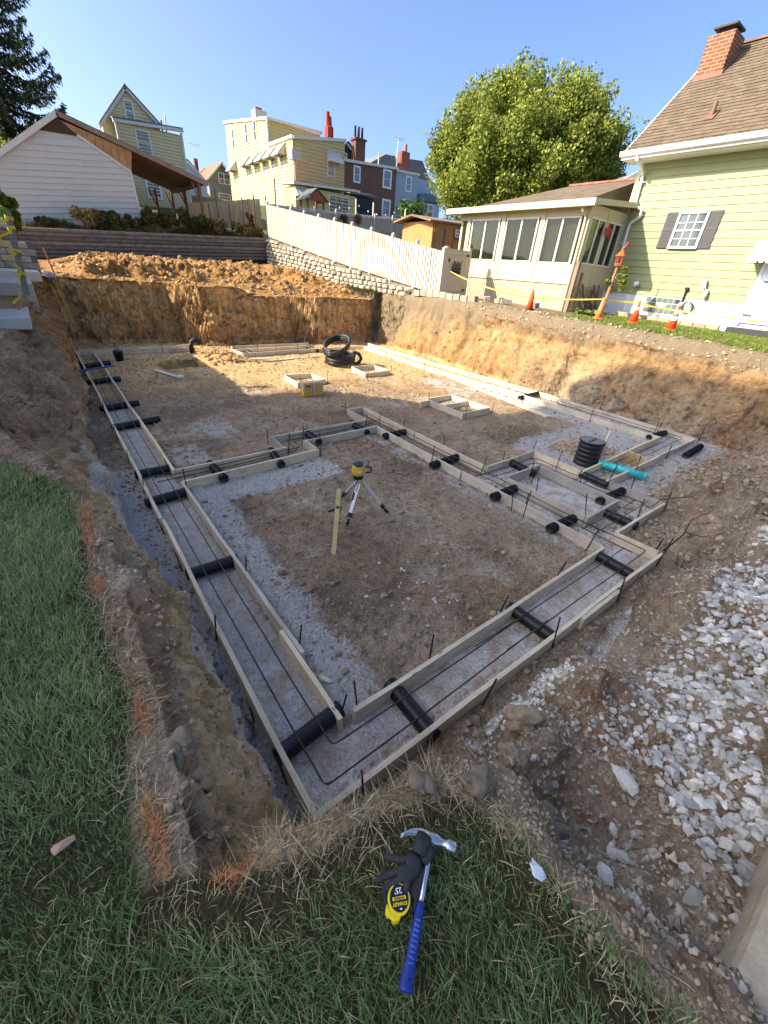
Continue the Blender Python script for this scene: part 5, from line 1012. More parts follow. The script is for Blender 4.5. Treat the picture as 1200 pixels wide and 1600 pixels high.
# ------------------------------------------------------------------ sunroom
XS_ = 14.6
M_sun = flat('sunroom_cream', srgb(190, 180, 146), .55, .06, 4); M_suns = siding_mat('sunroom_panel', srgb(182, 172, 144))
sr = thing('sunroom', 'cream glazed sunroom with vertical blinds joined to the green house', 'sunroom', (15.5, 11, 2))
m = MB(); m.bbox(XS_+.12, 17, 8.75, 14.2, 1.8, 2.4).bbox(XS_+.1, 17, 8.7, 14.2, 4.84, 5.0); m.build('floor_and_head', M_sun, sr)
m = MB(); m.bbox(XS_, XS_+.1, 8.6, 14.25, 2.86, 3.42); m.build('knee_wall', M_sun, sr)
m = MB(); m.bbox(XS_, XS_+.1, 8.6, 14.25, 4.76, 5.0); m.build('header', M_sun, sr)
m = MB(); m.bbox(XS_+.04, XS_+.1, 8.6, 14.25, 1.7, 2.88); m.build('skirt_core', M_suns, sr)
m = MB(); y = 8.62
while y < 14.2: m.bbox(XS_+.018, XS_+.045, y, y+.065, 1.75, 2.85); y += .095
m.build('skirt_ribs', M_suns, sr, kind='stuff')
m = MB(); m.bbox(XS_-.02, XS_+.06, 8.6, 14.25, 2.83, 2.9); m.build('sill_band', M_sun, sr)
for y in (8.66, 10.3-.02, 11.98, 13.72):
    m = MB(); m.bbox(XS_-.02, XS_+.11, y-.09, y+.09, 2.88, 5.0); m.build('mullion_post', M_sun, sr)
M_blind = flat('blind_slat', srgb(206, 200, 172), .7, .06); M_tint = glassy('tinted_glass', srgb(88, 92, 84), .04)
def sliding(y0, y1, z0, z1, ax='x', fix=None, drop=0):
    def B_(u0, u1, a, b, d0, d1):
        return MB().bbox(XS_+d0, XS_+d1, u0, u1, a, b) if ax == 'x' else MB().bbox(u0, u1, 8.6+d0, 8.6+d1, a, b)
    fr = MB()
    for q in (B_(y0, y1, z1-.05, z1, -.012, .06), B_(y0, y1, z0, z0+.05, -.02, .06), B_(y0, y0+.05, z0+.05, z1-.05, -.012, .06), B_(y1-.05, y1, z0+.05, z1-.05, -.012, .06), B_((y0+y1)/2-.03, (y0+y1)/2+.03, z0+.05, z1-.05, -.006, .06)): fr.add(q.v, q.f)
    wd = fr.build('sliding_window', M_wtrim, sr)
    for u0, u1 in ((y0+.05, (y0+y1)/2-.03), ((y0+y1)/2+.03, y1-.05)):
        t_ = NT('clear_glass') if 'clear_glass' not in MC else None
        if t_:
            gb_ = t_.n('ShaderNodeBsdfGlossy', Roughness=.03); tb_ = t_.n('ShaderNodeBsdfTransparent'); tb_.inputs[0].default_value = (.78, .82, .74, 1); mx = t_.n('ShaderNodeMixShader'); fs = t_.n('ShaderNodeLayerWeight', Blend=.25); t_.l(t_.math('MULTIPLY', fs.outputs['Fresnel'], .8), mx.inputs[0]); t_.l(tb_.outputs[0], mx.inputs[1]); t_.l(gb_.outputs[0], mx.inputs[2]); t_.l(mx.outputs[0], t_.t.nodes['Material Output'].inputs[0]); MC['clear_glass'] = t_.m
        B_(u0, u1, z0+.05, z1-.05, .02, .028).build('pane', MC['clear_glass'], wd)
    m = MB(); u = y0+.06
    while u < y1-.08:
        c = (XS_+.15, u+.03, (z0+z1)/2) if ax == 'x' else (u+.03, 8.75, (z0+z1)/2)
        m.box(c, (.004, .075, z1-z0-.05), (0, 0, R(-52) if ax == 'x' else R(125))); u += .088
    m.build('vertical_blinds', M_blind, wd, kind='stuff')
sliding(12.15, 13.55, 3.42, 4.78); sliding(10.45, 11.85, 3.42, 4.77); sliding(8.85, 10.15, 3.41, 4.75)
# side wall facing the lawn
m = MB(); m.bbox(XS_+.1, 17, 8.6, 8.7, 2.8, 3.46); m.build('side_wall', M_sun, sr); m = MB(); m.bbox(XS_+.1, 17, 8.6, 8.7, 4.72, 5.05); m.build('side_header', M_sun, sr); m = MB(); m.bbox(XS_+.1, 17, 8.63, 8.7, 1.7, 2.82); m.build('side_skirt', M_suns, sr)
m = MB(); u = XS_+.12
while u < 16.95: m.bbox(u, u+.065, 8.605, 8.635, 1.75, 2.8); u += .095
m.build('side_skirt_ribs', M_suns, sr, kind='stuff')
for u0, u1 in ((14.78, 15.75), (15.86, 16.85)): sliding(u0, u1, 3.45, 4.74, 'y')
m = MB(); m.bbox(15.74, 15.87, 8.58, 8.7, 2.85, 5.0).bbox(16.85, 17, 8.59, 8.7, 2.85, 5.0).bbox(14.6, 14.79, 8.585, 8.7, 2.88, 5.0); m.build('mullion_post', M_sun, sr)
m = MB(); m.bbox(15.0, 16.95, 10, 14.1, 2.3, 2.4).bbox(15.9, 16.9, 13, 14, 2.4, 3.3); m.build('interior', flat('interior_brown', srgb(110, 96, 80), .8), sr)
m = MB(); m.bbox(16.9, 17, 8.8, 14.2, 2.4, 4.9); m.build('inner_wall', flat('interior_wall', srgb(150, 146, 128), .8), sr)
m = MB(); m.bbox(14.7, 17, 14.15, 14.25, 1.8, 5.0); m.build('end_wall', M_sun, sr)
m = MB(); m.prism([(14.28, 8.35, 5.0), (17.0, 8.35, 5.22), (17.0, 8.35, 5.32), (14.28, 8.35, 5.10)], (0, 0, 0), (0, 6.3, 0)); m.build('roof_deck', M_sun, sr)
m = MB(); m.bbox(14.2, 14.3, 8.3, 14.72, 4.94, 5.13); m.build('gutter', M_sun, sr, bevel=.015); m = MB(); m.beam((14.3, 8.33, 5.06), (16.98, 8.33, 5.28), .03, .15); m.build('rake_trim', M_sun, sr)
m = MB(); m.tube([(14.3, 8.75, 4.98), (14.36, 8.73, 4.84), (14.52, 8.68, 4.72), (14.55, 8.67, 4.5), (14.55, 8.67, 2.0)], .04, 8); m.build('downspout', M_sun, sr)
# brown hipped roof behind the sunroom
m = MB(); m.prism([(15.2, 9.6, 5.2), (17.0, 9.6, 5.35), (17.0, 9.6, 6.05)], (0, 0, 0), (0, .02, 0)); m2 = MB(); m2.add([(15.0, 14.6, 5.2), (15.0, 9.2, 5.2), (18.6, 9.2, 6.3), (18.6, 12.2, 6.3), (22, 14.6, 5.2), (22, 9.2, 5.2), (22, 9.2, 6.3), (22, 12.2, 6.3)], [(0, 1, 2, 3), (0, 3, 7, 4), (1, 5, 6, 2), (2, 6, 7, 3), (4, 7, 6, 5), (0, 4, 5, 1)]); m2.build('hip_roof', M_shing, sr)
m = MB(); m.beam((18.6, 9.0, 6.33), (18.6, 12.2, 6.33), .12, .06); m.build('ridge_tiles', M_redr, sr)
bgab = thing('far_gable', 'pale gable end peeping between the big tree and the green house', 'house', (26, 14, 4)); m = MB(); m.prism([(24.5, 14.2, 3), (28, 12.2, 3), (28, 12.2, 7.3), (26.6, 13, 8.3), (24.5, 14.2, 7.0)], (0, 0, 0), (2, 3, 0)); m.build('wall', M_greys, bgab); m = MB(); m.beam((26.65, 12.9, 8.4), (24.2, 14.3, 6.8), .12, .2).beam((26.6, 12.95, 8.4), (28.2, 12, 7.1), .12, .2); m.build('rake_trim', M_wtrim, bgab)
# things on the sunroom side
m = MB(); P = []
for k in range(10): a = math.pi/2+k*math.pi/5; r = .26 if k % 2 == 0 else .1; P.append((15.82+r*math.cos(a), 8.5, 4.45+r*math.sin(a)))
c_ = len(P); m.add(P+[(15.82, 8.42, 4.45), (15.82, 8.53, 4.45)], [(i, (i+1) % 10, 10) for i in range(10)]+[((i+1) % 10, i, 11) for i in range(10)])
tag(m.build('barn_star', flat('star_red', srgb(196, 62, 48), .55, .15)), 'red five-pointed metal star hung on the sunroom mullion', 'ornament')
lp_ = thing('lantern_post', 'wooden post with an orange lantern at the sunroom corner', 'lantern', (15.2, 7.55, 2))
m = MB(); m.tube([(15.2, 7.55, 1.9), (15.26, 7.55, 2.9), (15.3, 7.55, 3.45)], [.06, .05, .04], 8); m.build('post', wood('log_post', srgb(140, 100, 64), srgb(176, 134, 90), 2), lp_)
ln = MB(); ln.lathe([(.1, 3.45), (.12, 3.5), (.12, 3.52)], 6, (15.3, 7.55, 0)).lathe([(.16, 3.72), (.1, 3.8), (.03, 3.88), (.02, 3.95)], 6, (15.3, 7.55, 0)); M_lan = flat('lantern_orange', srgb(224, 96, 52), .5, .12)
for k in range(6): a = k*math.pi/3; ln.tube([(15.3+.1*math.cos(a), 7.55+.1*math.sin(a), 3.52), (15.3+.11*math.cos(a), 7.55+.11*math.sin(a), 3.72)], .012, 4)
lo = ln.build('lantern', M_lan, lp_); m = MB(); m.lathe([(.07, 3.53), (.07, 3.7)], 8, (15.3, 7.55, 0)); m.build('lantern_glass', M_dkglass, lo)
m = MB(); m.tube([(15.3, 7.55, 3.9), (15.4, 7.5, 4.1), (15.55, 7.45, 4.0)], .015, 6); m.build('bracket', M_lan, lp_)
# timber post and clutter at the sunroom corner
m = MB(); m.bbox(14.42, 14.54, 8.4, 8.52, 1.9, 3.5); tag(m.build('timber_post', wood('old_timber', srgb(128, 104, 78), srgb(164, 138, 108), 2)), 'old square timber post at the near corner of the sunroom', 'post')
m = MB(); m.bbox(14.72, 14.80, 8.36, 8.44, 1.9, 3.2); tag(m.build('timber_post', M_oldpost), 'thin dark timber standing beside the sunroom corner post', 'post')
cl_ = thing('wood_pile', 'small jumble of dark sticks and boards against the sunroom skirt', 'wood pile', (15.4, 8.2, 2))
for i in range(12): x = 14.8+random.random()*1.6; m = MB(); m.beam((x, 8.25+random.random()*.2, 2.05+random.random()*.2), (x+random.uniform(-.6, .6), 8.45, 2.3+random.random()*.6), .05, .04); m.build('stick', M_oldpost, cl_)
m = MB(); P = [(12.5, 8.9+.0, 2.4)]
# ------------------------------------------------------------------ gate at the end of the white fence
gt = thing('garden_gate', 'tan panel gate with a dark ornament between fence and sunroom', 'gate', (12.9, 12.6, 2.1)); M_tan = siding_mat('tan_vinyl', srgb(186, 172, 150))
m = MB(); m.bbox(12.34, 12.5, 12.52, 12.66, 1.95, 3.72).bbox(13.66, 13.8, 12.6, 12.74, 1.95, 3.76); m.build('gate_post', M_tan, gt)
for i in range(7): x = 12.53+i*.158; m = MB(); m.bbox(x, x+.15, 12.57, 12.60, 2.12, 3.66); m.build('gate_board', M_tan, gt)
m = MB(); m.bbox(12.52, 13.64, 12.545, 12.57, 2.3, 2.4); m.build('gate_rail', M_tan, gt); m = MB(); m.bbox(12.52, 13.64, 12.545, 12.57, 3.5, 3.6); m.build('gate_rail', M_tan, gt)
m = MB(); m.bbox(12.75, 13.25, 12.52, 12.545, 3.0, 3.06).bbox(12.78, 13.22, 12.52, 12.545, 2.86, 2.89)
for i in range(8): m.bbox(12.78+i*.06, 12.80+i*.06, 12.522, 12.54, 3.06, 3.2+.1*abs(math.sin(i*1.1)))
for i in range(5): m.lathe([(.02, 2.9), (.05, 2.94), (.02, 2.99)], 6, (12.82+i*.09, 12.53, 0))
m.build('ornament', M_fl, gt); m = MB(); m.box((13.55, 12.53, 2.35), (.12, .02, .06)).box((13.55, 12.53, 3.5), (.12, .02, .06)).box((12.55, 12.53, 3.3), (.05, .03, .12)); m.build('hinge', M_blk, gt)
# ------------------------------------------------------------------ traffic cones
M_cone = flat('cone_orange', srgb(236, 84, 34), .5, .1); M_coneb = flat('cone_base', srgb(40, 36, 34), .7, .1); M_refl = flat('reflective_white', srgb(236, 234, 228), .35, .05)
def cone(x, y, h, label, bands=(), mat=None, base=None, lean=(0, 0)):
    z = gz(x, y); c = thing('traffic_cone', label, 'traffic cone', (x, y, z), 'orange cones along the lawn')
    r0_ = h*.2; rr = lambda t_: r0_*(1-t_)+.028*t_
    def put(mb, name, mt, par=c): o = mb.build(name, mt, par, True); o.location = (x, y, z); o.rotation_euler = (lean[0], lean[1], .4); return o
    put(MB().box((0, 0, .02), (h*.5, h*.5, .04)), 'base', base or M_coneb)
    b = put(MB().lathe([(rr(0), .03), (rr(.5), .03+h*.48), (rr(1), h), (.02, h+.005)], 20), 'body', mat or M_cone)
    for a0, a1 in bands: put(MB().lathe([(rr(a0)+.002, .03+a0*h*.97), (rr(a0)+.004, .03+a0*h*.97+.002), (rr(a1)+.004, .03+a1*h*.97), (rr(a1), .03+a1*h*.97+.002)], 20), 'reflective_band', M_refl)
cone(12.75, 8.75, .6, 'slim orange cone without bands before the sunroom skirt')
cone(13.5, 6.75, .58, 'faded pale orange cone beside the hosta', mat=flat('cone_faded', srgb(226, 130, 84), .6, .12), base=flat('cone_faded', srgb(226, 130, 84), .6))
cone(14.2, 6.0, .6, 'orange cone with one narrow white band, on the grass', ((.55, .68),), base=M_cone)
cone(13.8, 4.78, .62, 'orange cone with two wide white bands, nearest the cellar window', ((.36, .52), (.62, .80)), base=M_cone)
# caution tape strung from the gate past the cones
M_tape = flat('caution_yellow', srgb(196, 178, 44), .5, .08)
def ribbon(pts, wdt, n=8):
    Q = []
    for i in range(len(pts)-1):
        a, b = Vector(pts[i][:3]), Vector(pts[i+1][:3]); sag = pts[i][3] if len(pts[i]) > 3 else 0
        for k in range(n): t_ = k/n; p = a.lerp(b, t_); p.z -= sag*4*t_*(1-t_); Q.append((p, i+t_))
    Q.append((Vector(pts[-1][:3]), len(pts)-1)); V = []; 
    for p, t_ in Q: tw = math.sin(t_*5)*.5; V += [p+Vector((math.sin(tw)*wdt/2, 0, math.cos(tw)*wdt/2)), p-Vector((math.sin(tw)*wdt/2, 0, math.cos(tw)*wdt/2))]
    return MB().add(V, [(2*i, 2*i+1, 2*i+3, 2*i+2) for i in range(len(Q)-1)])
zc = lambda x, y, h: gz(x, y)+h
m = ribbon([(12.5, 12.4, 2.95, .12), (12.75, 8.75, zc(12.75, 8.75, .36), .03), (13.5, 6.75, zc(13.5, 6.75, .55), .02), (14.2, 6.0, zc(14.2, 6, .55), .03), (13.8, 4.78, zc(13.8, 4.78, .5), .1), (13.6, 1.0, zc(13.6, 1, .75))], .036)
o = tag(m.build('caution_tape', M_tape), 'yellow caution tape sagging from the gate past all the cones', 'tape'); s_ = o.modifiers.new('thick', 'SOLIDIFY'); s_.thickness = .002
# blocks and stones beside the sunroom path
M_pav = rock_mat('path_block', srgb(140, 128, 108), srgb(178, 166, 144))
pr = thing('block_edging', 'row of grey blocks edging the path at the top of the pit wall', 'edging', (12, 11.5, 2.1))
for i in range(9): m = MB(); y = 13.4-i*.34; m.box((11.95+.02*i, y, gz(12.0, y)+.08), (.2, .32, .2), (random.uniform(-.05, .05), random.uniform(-.05, .05), random.uniform(-.06, .06))); m.build('edging_block', M_pav, pr, bevel=.012)
for i, (x, y, lb) in enumerate(((13.5, 11.2, 'tan block lying by the sunroom skirt, nearest the gate'), (13.6, 10.7, 'tan block lying on another block by the sunroom skirt'), (13.5, 10.3, 'tan block lying by the sunroom skirt right of the pair'), (13.9, 9.4, 'tan block beside the slim cone'))):
    m = MB(); m.box((0, 0, .08), (.22, .38, .17), (random.uniform(-.2, .2), .1, random.random()*3)); o = tag(m.build('loose_block', M_pav, bevel=.012), lb, 'block', 'loose blocks by the sunroom'); o.location = (x, y, gz(x, y))
# ------------------------------------------------------------------ concrete landing, block wall and taped post at the left
M_conc = flat('concrete', srgb(168, 166, 160), .85, .12, 4, 0, .2, .25, 50)
ld = thing('concrete_steps', 'concrete landing and step above the left bank', 'steps', (-1, 12, 1.6))
m = MB(); m.bbox(-3.5, -.24, 9.9, 12.6, 1.42, 1.60); m.build('lower_slab', M_conc, ld, bevel=.012); m = MB(); m.bbox(-3.5, -.05, 12.6, 15.4, 1.5, 1.98); m.build('upper_slab', M_conc, ld, bevel=.012); m = MB(); m.bbox(-3.5, .18, 14.6, 16.0, 1.9, 2.12); m.build('slab_cap', flat('pale_slab', srgb(196, 190, 172), .8, .1), ld, bevel=.02)
bw = thing('block_wall', 'short stone-faced wall behind the landing at the left edge', 'wall', (-.5, 16, 2))
for r_ in range(4):
    x = .26-(r_ % 2)*.15
    while x > -2.6: L = random.uniform(.28, .42); m = MB(); m.box((x-L/2, 16.15, 2.2+r_*.155), (L-.012, .3, .145)); m.build('stone', M_stone, bw, bevel=.02); x -= L
m = MB(); m.bbox(-2.6, .24, 16.05, 16.28, 2.05, 2.75); m.build('core', flat('mortar', srgb(120, 112, 98), .9, .2, 8), bw)
po = thing('taped_post', 'leaning grey post wrapped in yellow caution tape at the left edge', 'post', (-.18, 12, 1.9))
m = MB(); m.beam((-.19, 12.0, 1.80), (-.04, 12.0, 3.24), .09, .1); pp = m.build('post', wood('grey_post', srgb(110, 106, 98), srgb(146, 140, 128), 0), po)
for zf, tl in ((.92, .15), (.8, -.2), (.55, .1), (.28, .12)): m = MB(); c_ = Vector((-.19, 12, 1.80)).lerp(Vector((-.04, 12, 3.24)), zf); m.box(c_, (.125, .125, .055), (tl, tl, .1)); m.build('tape_wrap', M_tape, po)
m = ribbon([(-.07, 11.93, 3.1, .02), (-.5, 11.5, 2.95)], .05); m2 = ribbon([(-.08, 11.93, 2.9), (-.5, 11.6, 2.7)], .05); m.add(m2.v, m2.f); m2 = ribbon([(-.3, 11.9, 2.75), (-.12, 11.9, 2.55), (-.3, 11.9, 2.45), (-.14, 11.9, 2.25), (-.28, 11.88, 2.0), (-.3, 11.85, 1.78), (-.45, 11.8, 1.66)], .05, 5); m.add(m2.v, m2.f); m.build('tape_tail', M_tape, po)
m = MB(); m.tube([(.62, 18.2, gz(.62, 18.2)-.1), (.5, 18.2, gz(.62, 18.2)+.75)], .025, 6); tag(m.build('marker_stake', flat('stake_pink', srgb(220, 130, 96), .7)), 'thin orange survey stake on the bank above the back left corner', 'stake')
m = MB(); P = [(.3+.02*i+.05*math.sin(i*2.1), 17.3+.05*i, 2.25-.05*i) for i in range(7)]; me = soft_rock(91, 2, .5, .8); o = tag(obj('plastic_sheet', me, flat('grey_plastic', srgb(150, 152, 154), .5, .2)), 'crumpled grey plastic sheet at the top of the back left corner', 'sheet'); o.location = (.42, 17.3, 1.9); o.scale = (.14, .25, .2)

# ------------------------------------------------------------------ trees and shrubs
def leaves(name, pts, size, mat, parent=None, kind=None, flatten=1.0, aspect=1.6, droop=0, dirs=None):
    n = len(pts); a = rng.normal(size=(n, 3)); 
    if dirs is not None: a = dirs+a*.35
    a[:, 2] -= droop; a /= np.linalg.norm(a, axis=1, keepdims=True); b = np.cross(a, rng.normal(size=(n, 3))); b /= np.linalg.norm(b, axis=1, keepdims=True)
    s = (size*(.6+.8*rng.random(n)))[:, None]; c = np.cross(a, b)
    P = np.stack([pts-a*s*aspect*.5, pts+b*s*.5+c*s*.12, pts+a*s*aspect*.5, pts-b*s*.5+c*s*.12], 1).reshape(-1, 3)
    me = bpy.data.meshes.new(name); me.vertices.add(4*n); me.vertices.foreach_set('co', P.reshape(-1).astype(np.float32))
    i = np.arange(n)[:, None]*4; F = np.concatenate([i+np.array([[0, 1, 2]]), i+np.array([[0, 2, 3]])], 1).reshape(-1)
    me.loops.add(F.size); me.loops.foreach_set('vertex_index', F.astype(np.int32)); me.polygons.add(2*n); me.polygons.foreach_set('loop_start', np.arange(0, F.size, 3, dtype=np.int32)); me.update(calc_edges=True)
    at = me.attributes.new('rnd', 'FLOAT', 'POINT'); at.data.foreach_set('value', np.repeat(rng.random(n), 4).astype(np.float32))
    return obj(name, me, mat, parent, None, kind)
M_bark = flat('bark', srgb(84, 72, 60), .95, .3, 6, 0, .2, .6, 20)
M_leafT = blade_mat('tree_leaf', srgb(80, 98, 36), srgb(128, 142, 56), srgb(188, 188, 96), .42)
def clumps(c, r, n, rad, shell=.5):
    out = []
    for _ in range(n):
        while True:
            p = rng.normal(size=3); p /= np.linalg.norm(p); 
            if p[2] > -.75: break
        out.append((np.array(c)+p*np.array(r)*(shell+(1-shell)*rng.random()**.5), rad*(.6+.7*rng.random())))
    return out
def big_tree(name, label, base, c, r, ncl, rad, nl, lsize, mat, limbs=9, group=None):
    tr = thing(name, label, 'tree', base, group); b = Vector(base); cc = Vector(c)
    m = MB(); top = b.lerp(cc, .55); m.tube([b-Vector((0, 0, .3)), b.lerp(top, .5)+Vector((.1, .05, 0)), top], [r[0]*.065, r[0]*.05, r[0]*.04], 10)
    cl = clumps(c, r, ncl, rad)
    for k in range(limbs):
        p = Vector(cl[k*3 % len(cl)][0]); s0 = b.lerp(top, .45+.55*random.random()); mid = s0.lerp(p, .5)+Vector((0, 0, r[2]*.12)); m.tube([s0, mid, p], [r[0]*.03, r[0]*.018, r[0]*.005], 6)
    m.build('trunk', M_bark, tr, True)
    per = nl//len(cl); pts = []
    for p, q in cl:
        d = rng.normal(size=(per, 3)); d /= np.linalg.norm(d, axis=1, keepdims=True); u_ = (p-np.array(c))/np.array(r); u_ = u_/max(1e-6, np.linalg.norm(u_))+np.array([0, 0, .45]); u_ /= np.linalg.norm(u_); e_ = d*(q*(.2+.8*rng.random((per, 1))**.5)); pts.append(p+e_*.8+(e_ @ u_)[:, None]*u_*.8)
    leaves('crown', np.concatenate(pts), lsize, mat, tr, droop=.3); return tr
big_tree('shade_tree', 'big round leafy shade tree behind the sunroom', (29, 23.2, 4.2), (28.9, 23.0, 9.7), (5.9, 5.9, 3.6), 520, .85, 230000, .11, M_leafT, 22)
M_leafD = blade_mat('dark_leaf', srgb(42, 62, 24), srgb(70, 96, 36), srgb(120, 138, 58), .35)
big_tree('bush', 'green bush filling the gap between shed and sunroom under the big tree', (22, 20, 4), (22.5, 20.2, 5.0), (2.4, 1.6, 1.0), 30, .6, 7000, .14, M_leafD, 4)
big_tree('bush', 'green bush beyond the grey fence below the blue-grey house', (28.5, 34, 4.8), (28.5, 34, 6.6), (1.3, 1.2, 1.3), 14, .6, 4000, .14, M_leafD, 3)
# spruce
sp = thing('spruce_tree', 'tall dark spruce at the upper left behind the garage', 'tree', (1.0, 37, 5)); m = MB(); m.tube([(1.0, 37, 4.8), (1.05, 37, 12), (1.0, 37, 19)], [.35, .22, .03], 8); m.build('trunk', M_bark, sp, True)
pts, dirs = [], []; bm_ = MB()
for k in range(120):
    z = 6.2+12.2*(k/120)**.92; L = 4.5*(1-(z-5.5)/13.9)**.75*random.uniform(.75, 1.12); a = k*2.399+random.uniform(-.3, .3); n = max(4, int(L/.14)); P = []
    for i in range(n+1):
        t_ = i/n; P.append(Vector((1.0+math.cos(a)*L*t_, 37+math.sin(a)*L*t_, z-.45*L*t_*(1-t_*.9)-.1*L*t_+.22*L*t_**3)))
    bm_.tube(P, [.05*(1-i/(n+1))+.008 for i in range(n+1)], 4, False)
    for i in range(1, n+1):
        t_ = i/n; w_ = .55*(1-t_*.75)
        for s_ in (-1, 1):
            for j in range(13):
                u = random.random(); q = P[i]+Vector((-math.sin(a)*s_*w_*u, math.cos(a)*s_*w_*u, -.38*u*random.random()-.12*u))+Vector((random.gauss(0, .05), random.gauss(0, .05), random.gauss(0, .04)))
                pts.append(q[:]); dirs.append((-math.sin(a)*s_*.5+math.cos(a)*.4, math.cos(a)*s_*.5+math.sin(a)*.4, -.55))
bm_.build('branches', M_bark, sp)
leaves('needles', np.array(pts), .065, blade_mat('spruce_needle', srgb(34, 48, 34), srgb(54, 70, 44), srgb(96, 102, 54), .2), sp, aspect=3.4, dirs=np.array(dirs))
big_tree('bush', 'bright green bush at the left edge behind the garage roof', (-.6, 33, 4.6), (-.6, 33, 5.6), (1.6, 1.2, 1.1), 14, .6, 4000, .13, M_leafT, 3)
# shrubs on top of the retaining wall
M_dryl = blade_mat('dry_weed', srgb(96, 88, 48), srgb(146, 126, 76), srgb(190, 168, 108), .3); M_weed = blade_mat('weed_leaf', srgb(50, 58, 28), srgb(84, 86, 44), srgb(124, 112, 62), .3)
def shrub(x, y, z, rx, rz, n, mat, label, size=.1, grp='shrubs along the top of the retaining wall'):
    s_ = thing('shrub', label, 'shrub', (x, y, z), grp); m = MB()
    for k in range(6): a = random.random()*6.28; m.tube([(x, y, z-.1), (x+math.cos(a)*rx*.4, y+math.sin(a)*.25, z+rz*.6), (x+math.cos(a)*rx*.8, y+math.sin(a)*.4, z+rz*1.3)], [.02, .014, .005], 4)
    m.build('stems', M_bark, s_); c = clumps((x, y, z+rz*.55), (rx*.8, .45, rz*.7), 10, min(rx, rz)*.45, .3); P = []
    for p, q in c: d = rng.normal(size=(n//10, 3)); d /= np.linalg.norm(d, axis=1, keepdims=True); P.append(p+d*q*rng.random((n//10, 1))**.5)
    leaves('foliage', np.concatenate(P), size, mat, s_, aspect=2.2)
for x, z, rx, rz, mt, lb in ((1.25, 3.5, .5, .25, M_weed, 'low green weeds at the left end of the retaining wall top'), (2.9, 3.75, .75, .5, M_dryl, 'straw-coloured dry bush in the middle of the garage front'), (3.9, 3.8, .55, .45, M_weed, 'brown-green shrub right of the straw-coloured bush'), (4.9, 3.85, .6, .4, M_weed, 'dark shrub under the right half of the garage wall'), (5.75, 3.9, .35, .75, M_weed, 'tall thin dark shrub at the garage corner'), (6.7, 4.0, .65, .5, M_weed, 'dark shrub under the lean-to, left of the porch posts'), (7.7, 4.05, .6, .55, M_weed, 'dark shrub under the lean-to by the porch posts'), (8.6, 4.05, .6, .5, M_weed, 'dark shrub below the front porch post'), (9.6, 4.1, .6, .4, M_dryl, 'dry weeds before the left end of the tan fence'), (10.8, 4.15, .6, .35, M_dryl, 'dry weeds before the middle of the tan fence'), (11.7, 4.2, .5, .35, M_dryl, 'dry weeds before the right end of the tan fence'), (11.35, 4.3, .2, .8, blade_mat('red_weed', srgb(96, 50, 38), srgb(130, 72, 52), srgb(150, 100, 60), .3), 'reddish upright weed before the tan fence')):
    shrub(x, 28.75, z, rx*1.15, rz*1.05, 2600, mt, lb, .07)
shrub(-.15, 24, 3.2, .45, 1.0, 2500, M_leafD, 'grassy overhanging bush beside the taped post', .12, None)
shrub(17.3, 28.3, 4.6, .5, .7, 1200, blade_mat('pink_flower', srgb(96, 70, 48), srgb(150, 84, 84), srgb(110, 120, 60), .3), 'pinkish flowering shrub in front of the grey fence', .09, None)
shrub(15.25, 7.45, 2.75, .16, .55, 900, M_leafT, 'green vine hanging on the lantern post', .07, None)
# hosta
hs = thing('hosta', 'leafy hosta plant at the sunroom corner beside the faded cone', 'plant', (14.4, 7.6, 2)); P = []; F = []
for k in range(46):
    a = random.random()*6.28; L = random.uniform(.25, .5); el_ = random.uniform(.3, 1.2); m = MB(); d_ = Vector((math.cos(a), math.sin(a), 0)); s_ = Vector((-math.sin(a), math.cos(a), 0)); o_ = Vector((14.4+random.uniform(-.45, .45), 7.6+random.uniform(-.3, .3), gz(14.4, 7.6)))
    q = [o_+d_*L*t_+Vector((0, 0, L*(el_*t_-el_*.75*t_*t_))) for t_ in (0.1, .45, .8, 1.0)]; w_ = L*.22
    m.add([q[0], q[1]+s_*w_, q[1]-s_*w_, q[2]+s_*w_*.8, q[2]-s_*w_*.8, q[3], q[1]-Vector((0, 0, .02)), q[2]-Vector((0, 0, .02))], [(0, 1, 6), (0, 6, 2), (1, 3, 7, 6), (6, 7, 4, 2), (3, 5, 7), (7, 5, 4)]); m.build('leaf', flat('hosta_leaf', srgb(112, 132, 62), .5, .2, 20), hs, True)

# ------------------------------------------------------------------ unseen neighbour's house, read from its shadow; place, shape and paleness set for light
nb = thing('neighbour_house', 'unseen pale house left of the pit, shaped so its shadow falls across it', 'house', (-14, 11, 1.3))
M_nb = siding_mat('neighbour_siding', srgb(232, 230, 222)); NX0, NXD = -12.0, -6.0; DY, DZ = 3.82, 6.13
def nb_prism(poly, name, mat): m = MB(); m.prism([(NX0, a+DY, b+DZ) for a, b in poly], (0, 0, 0), (NXD, 0, 0)); return m.build(name, mat, nb)
m = MB(); m.bbox(NX0+NXD, NX0, .9+DY, 13.1+DY, .6, 4.4+DZ).bbox(NX0+NXD, NX0-.001, 2.2+DY, 13.1+DY, 4.4+DZ, 6.3+DZ); m.build('lower_storeys', M_nb, nb); m = MB(); m.bbox(NX0+NXD+.1, NX0-.02, 6.6+DY, 11.05+DY, 6.3+DZ, 12.2+DZ); m.build('upper_storey', M_nb, nb)
nb_prism([(.5, 4.2), (6.9, 12.9), (7.2, 12.6), (7.2, 5), (1.2, 4.2)], 'catslide_roof', M_slate)
nb_prism([(13.75, 6.9), (13.1, 7.9), (11.3, 9.6), (11.0, 9.6), (11.0, 5.8), (13.2, 5.8)], 'wing_roof', M_slate)
nb_prism([(13.35, 11.95), (12.0, 13.0), (7.0, 13.05), (6.7, 12.8), (6.8, 12.0), (11.0, 11.3)], 'main_roof', M_slate)
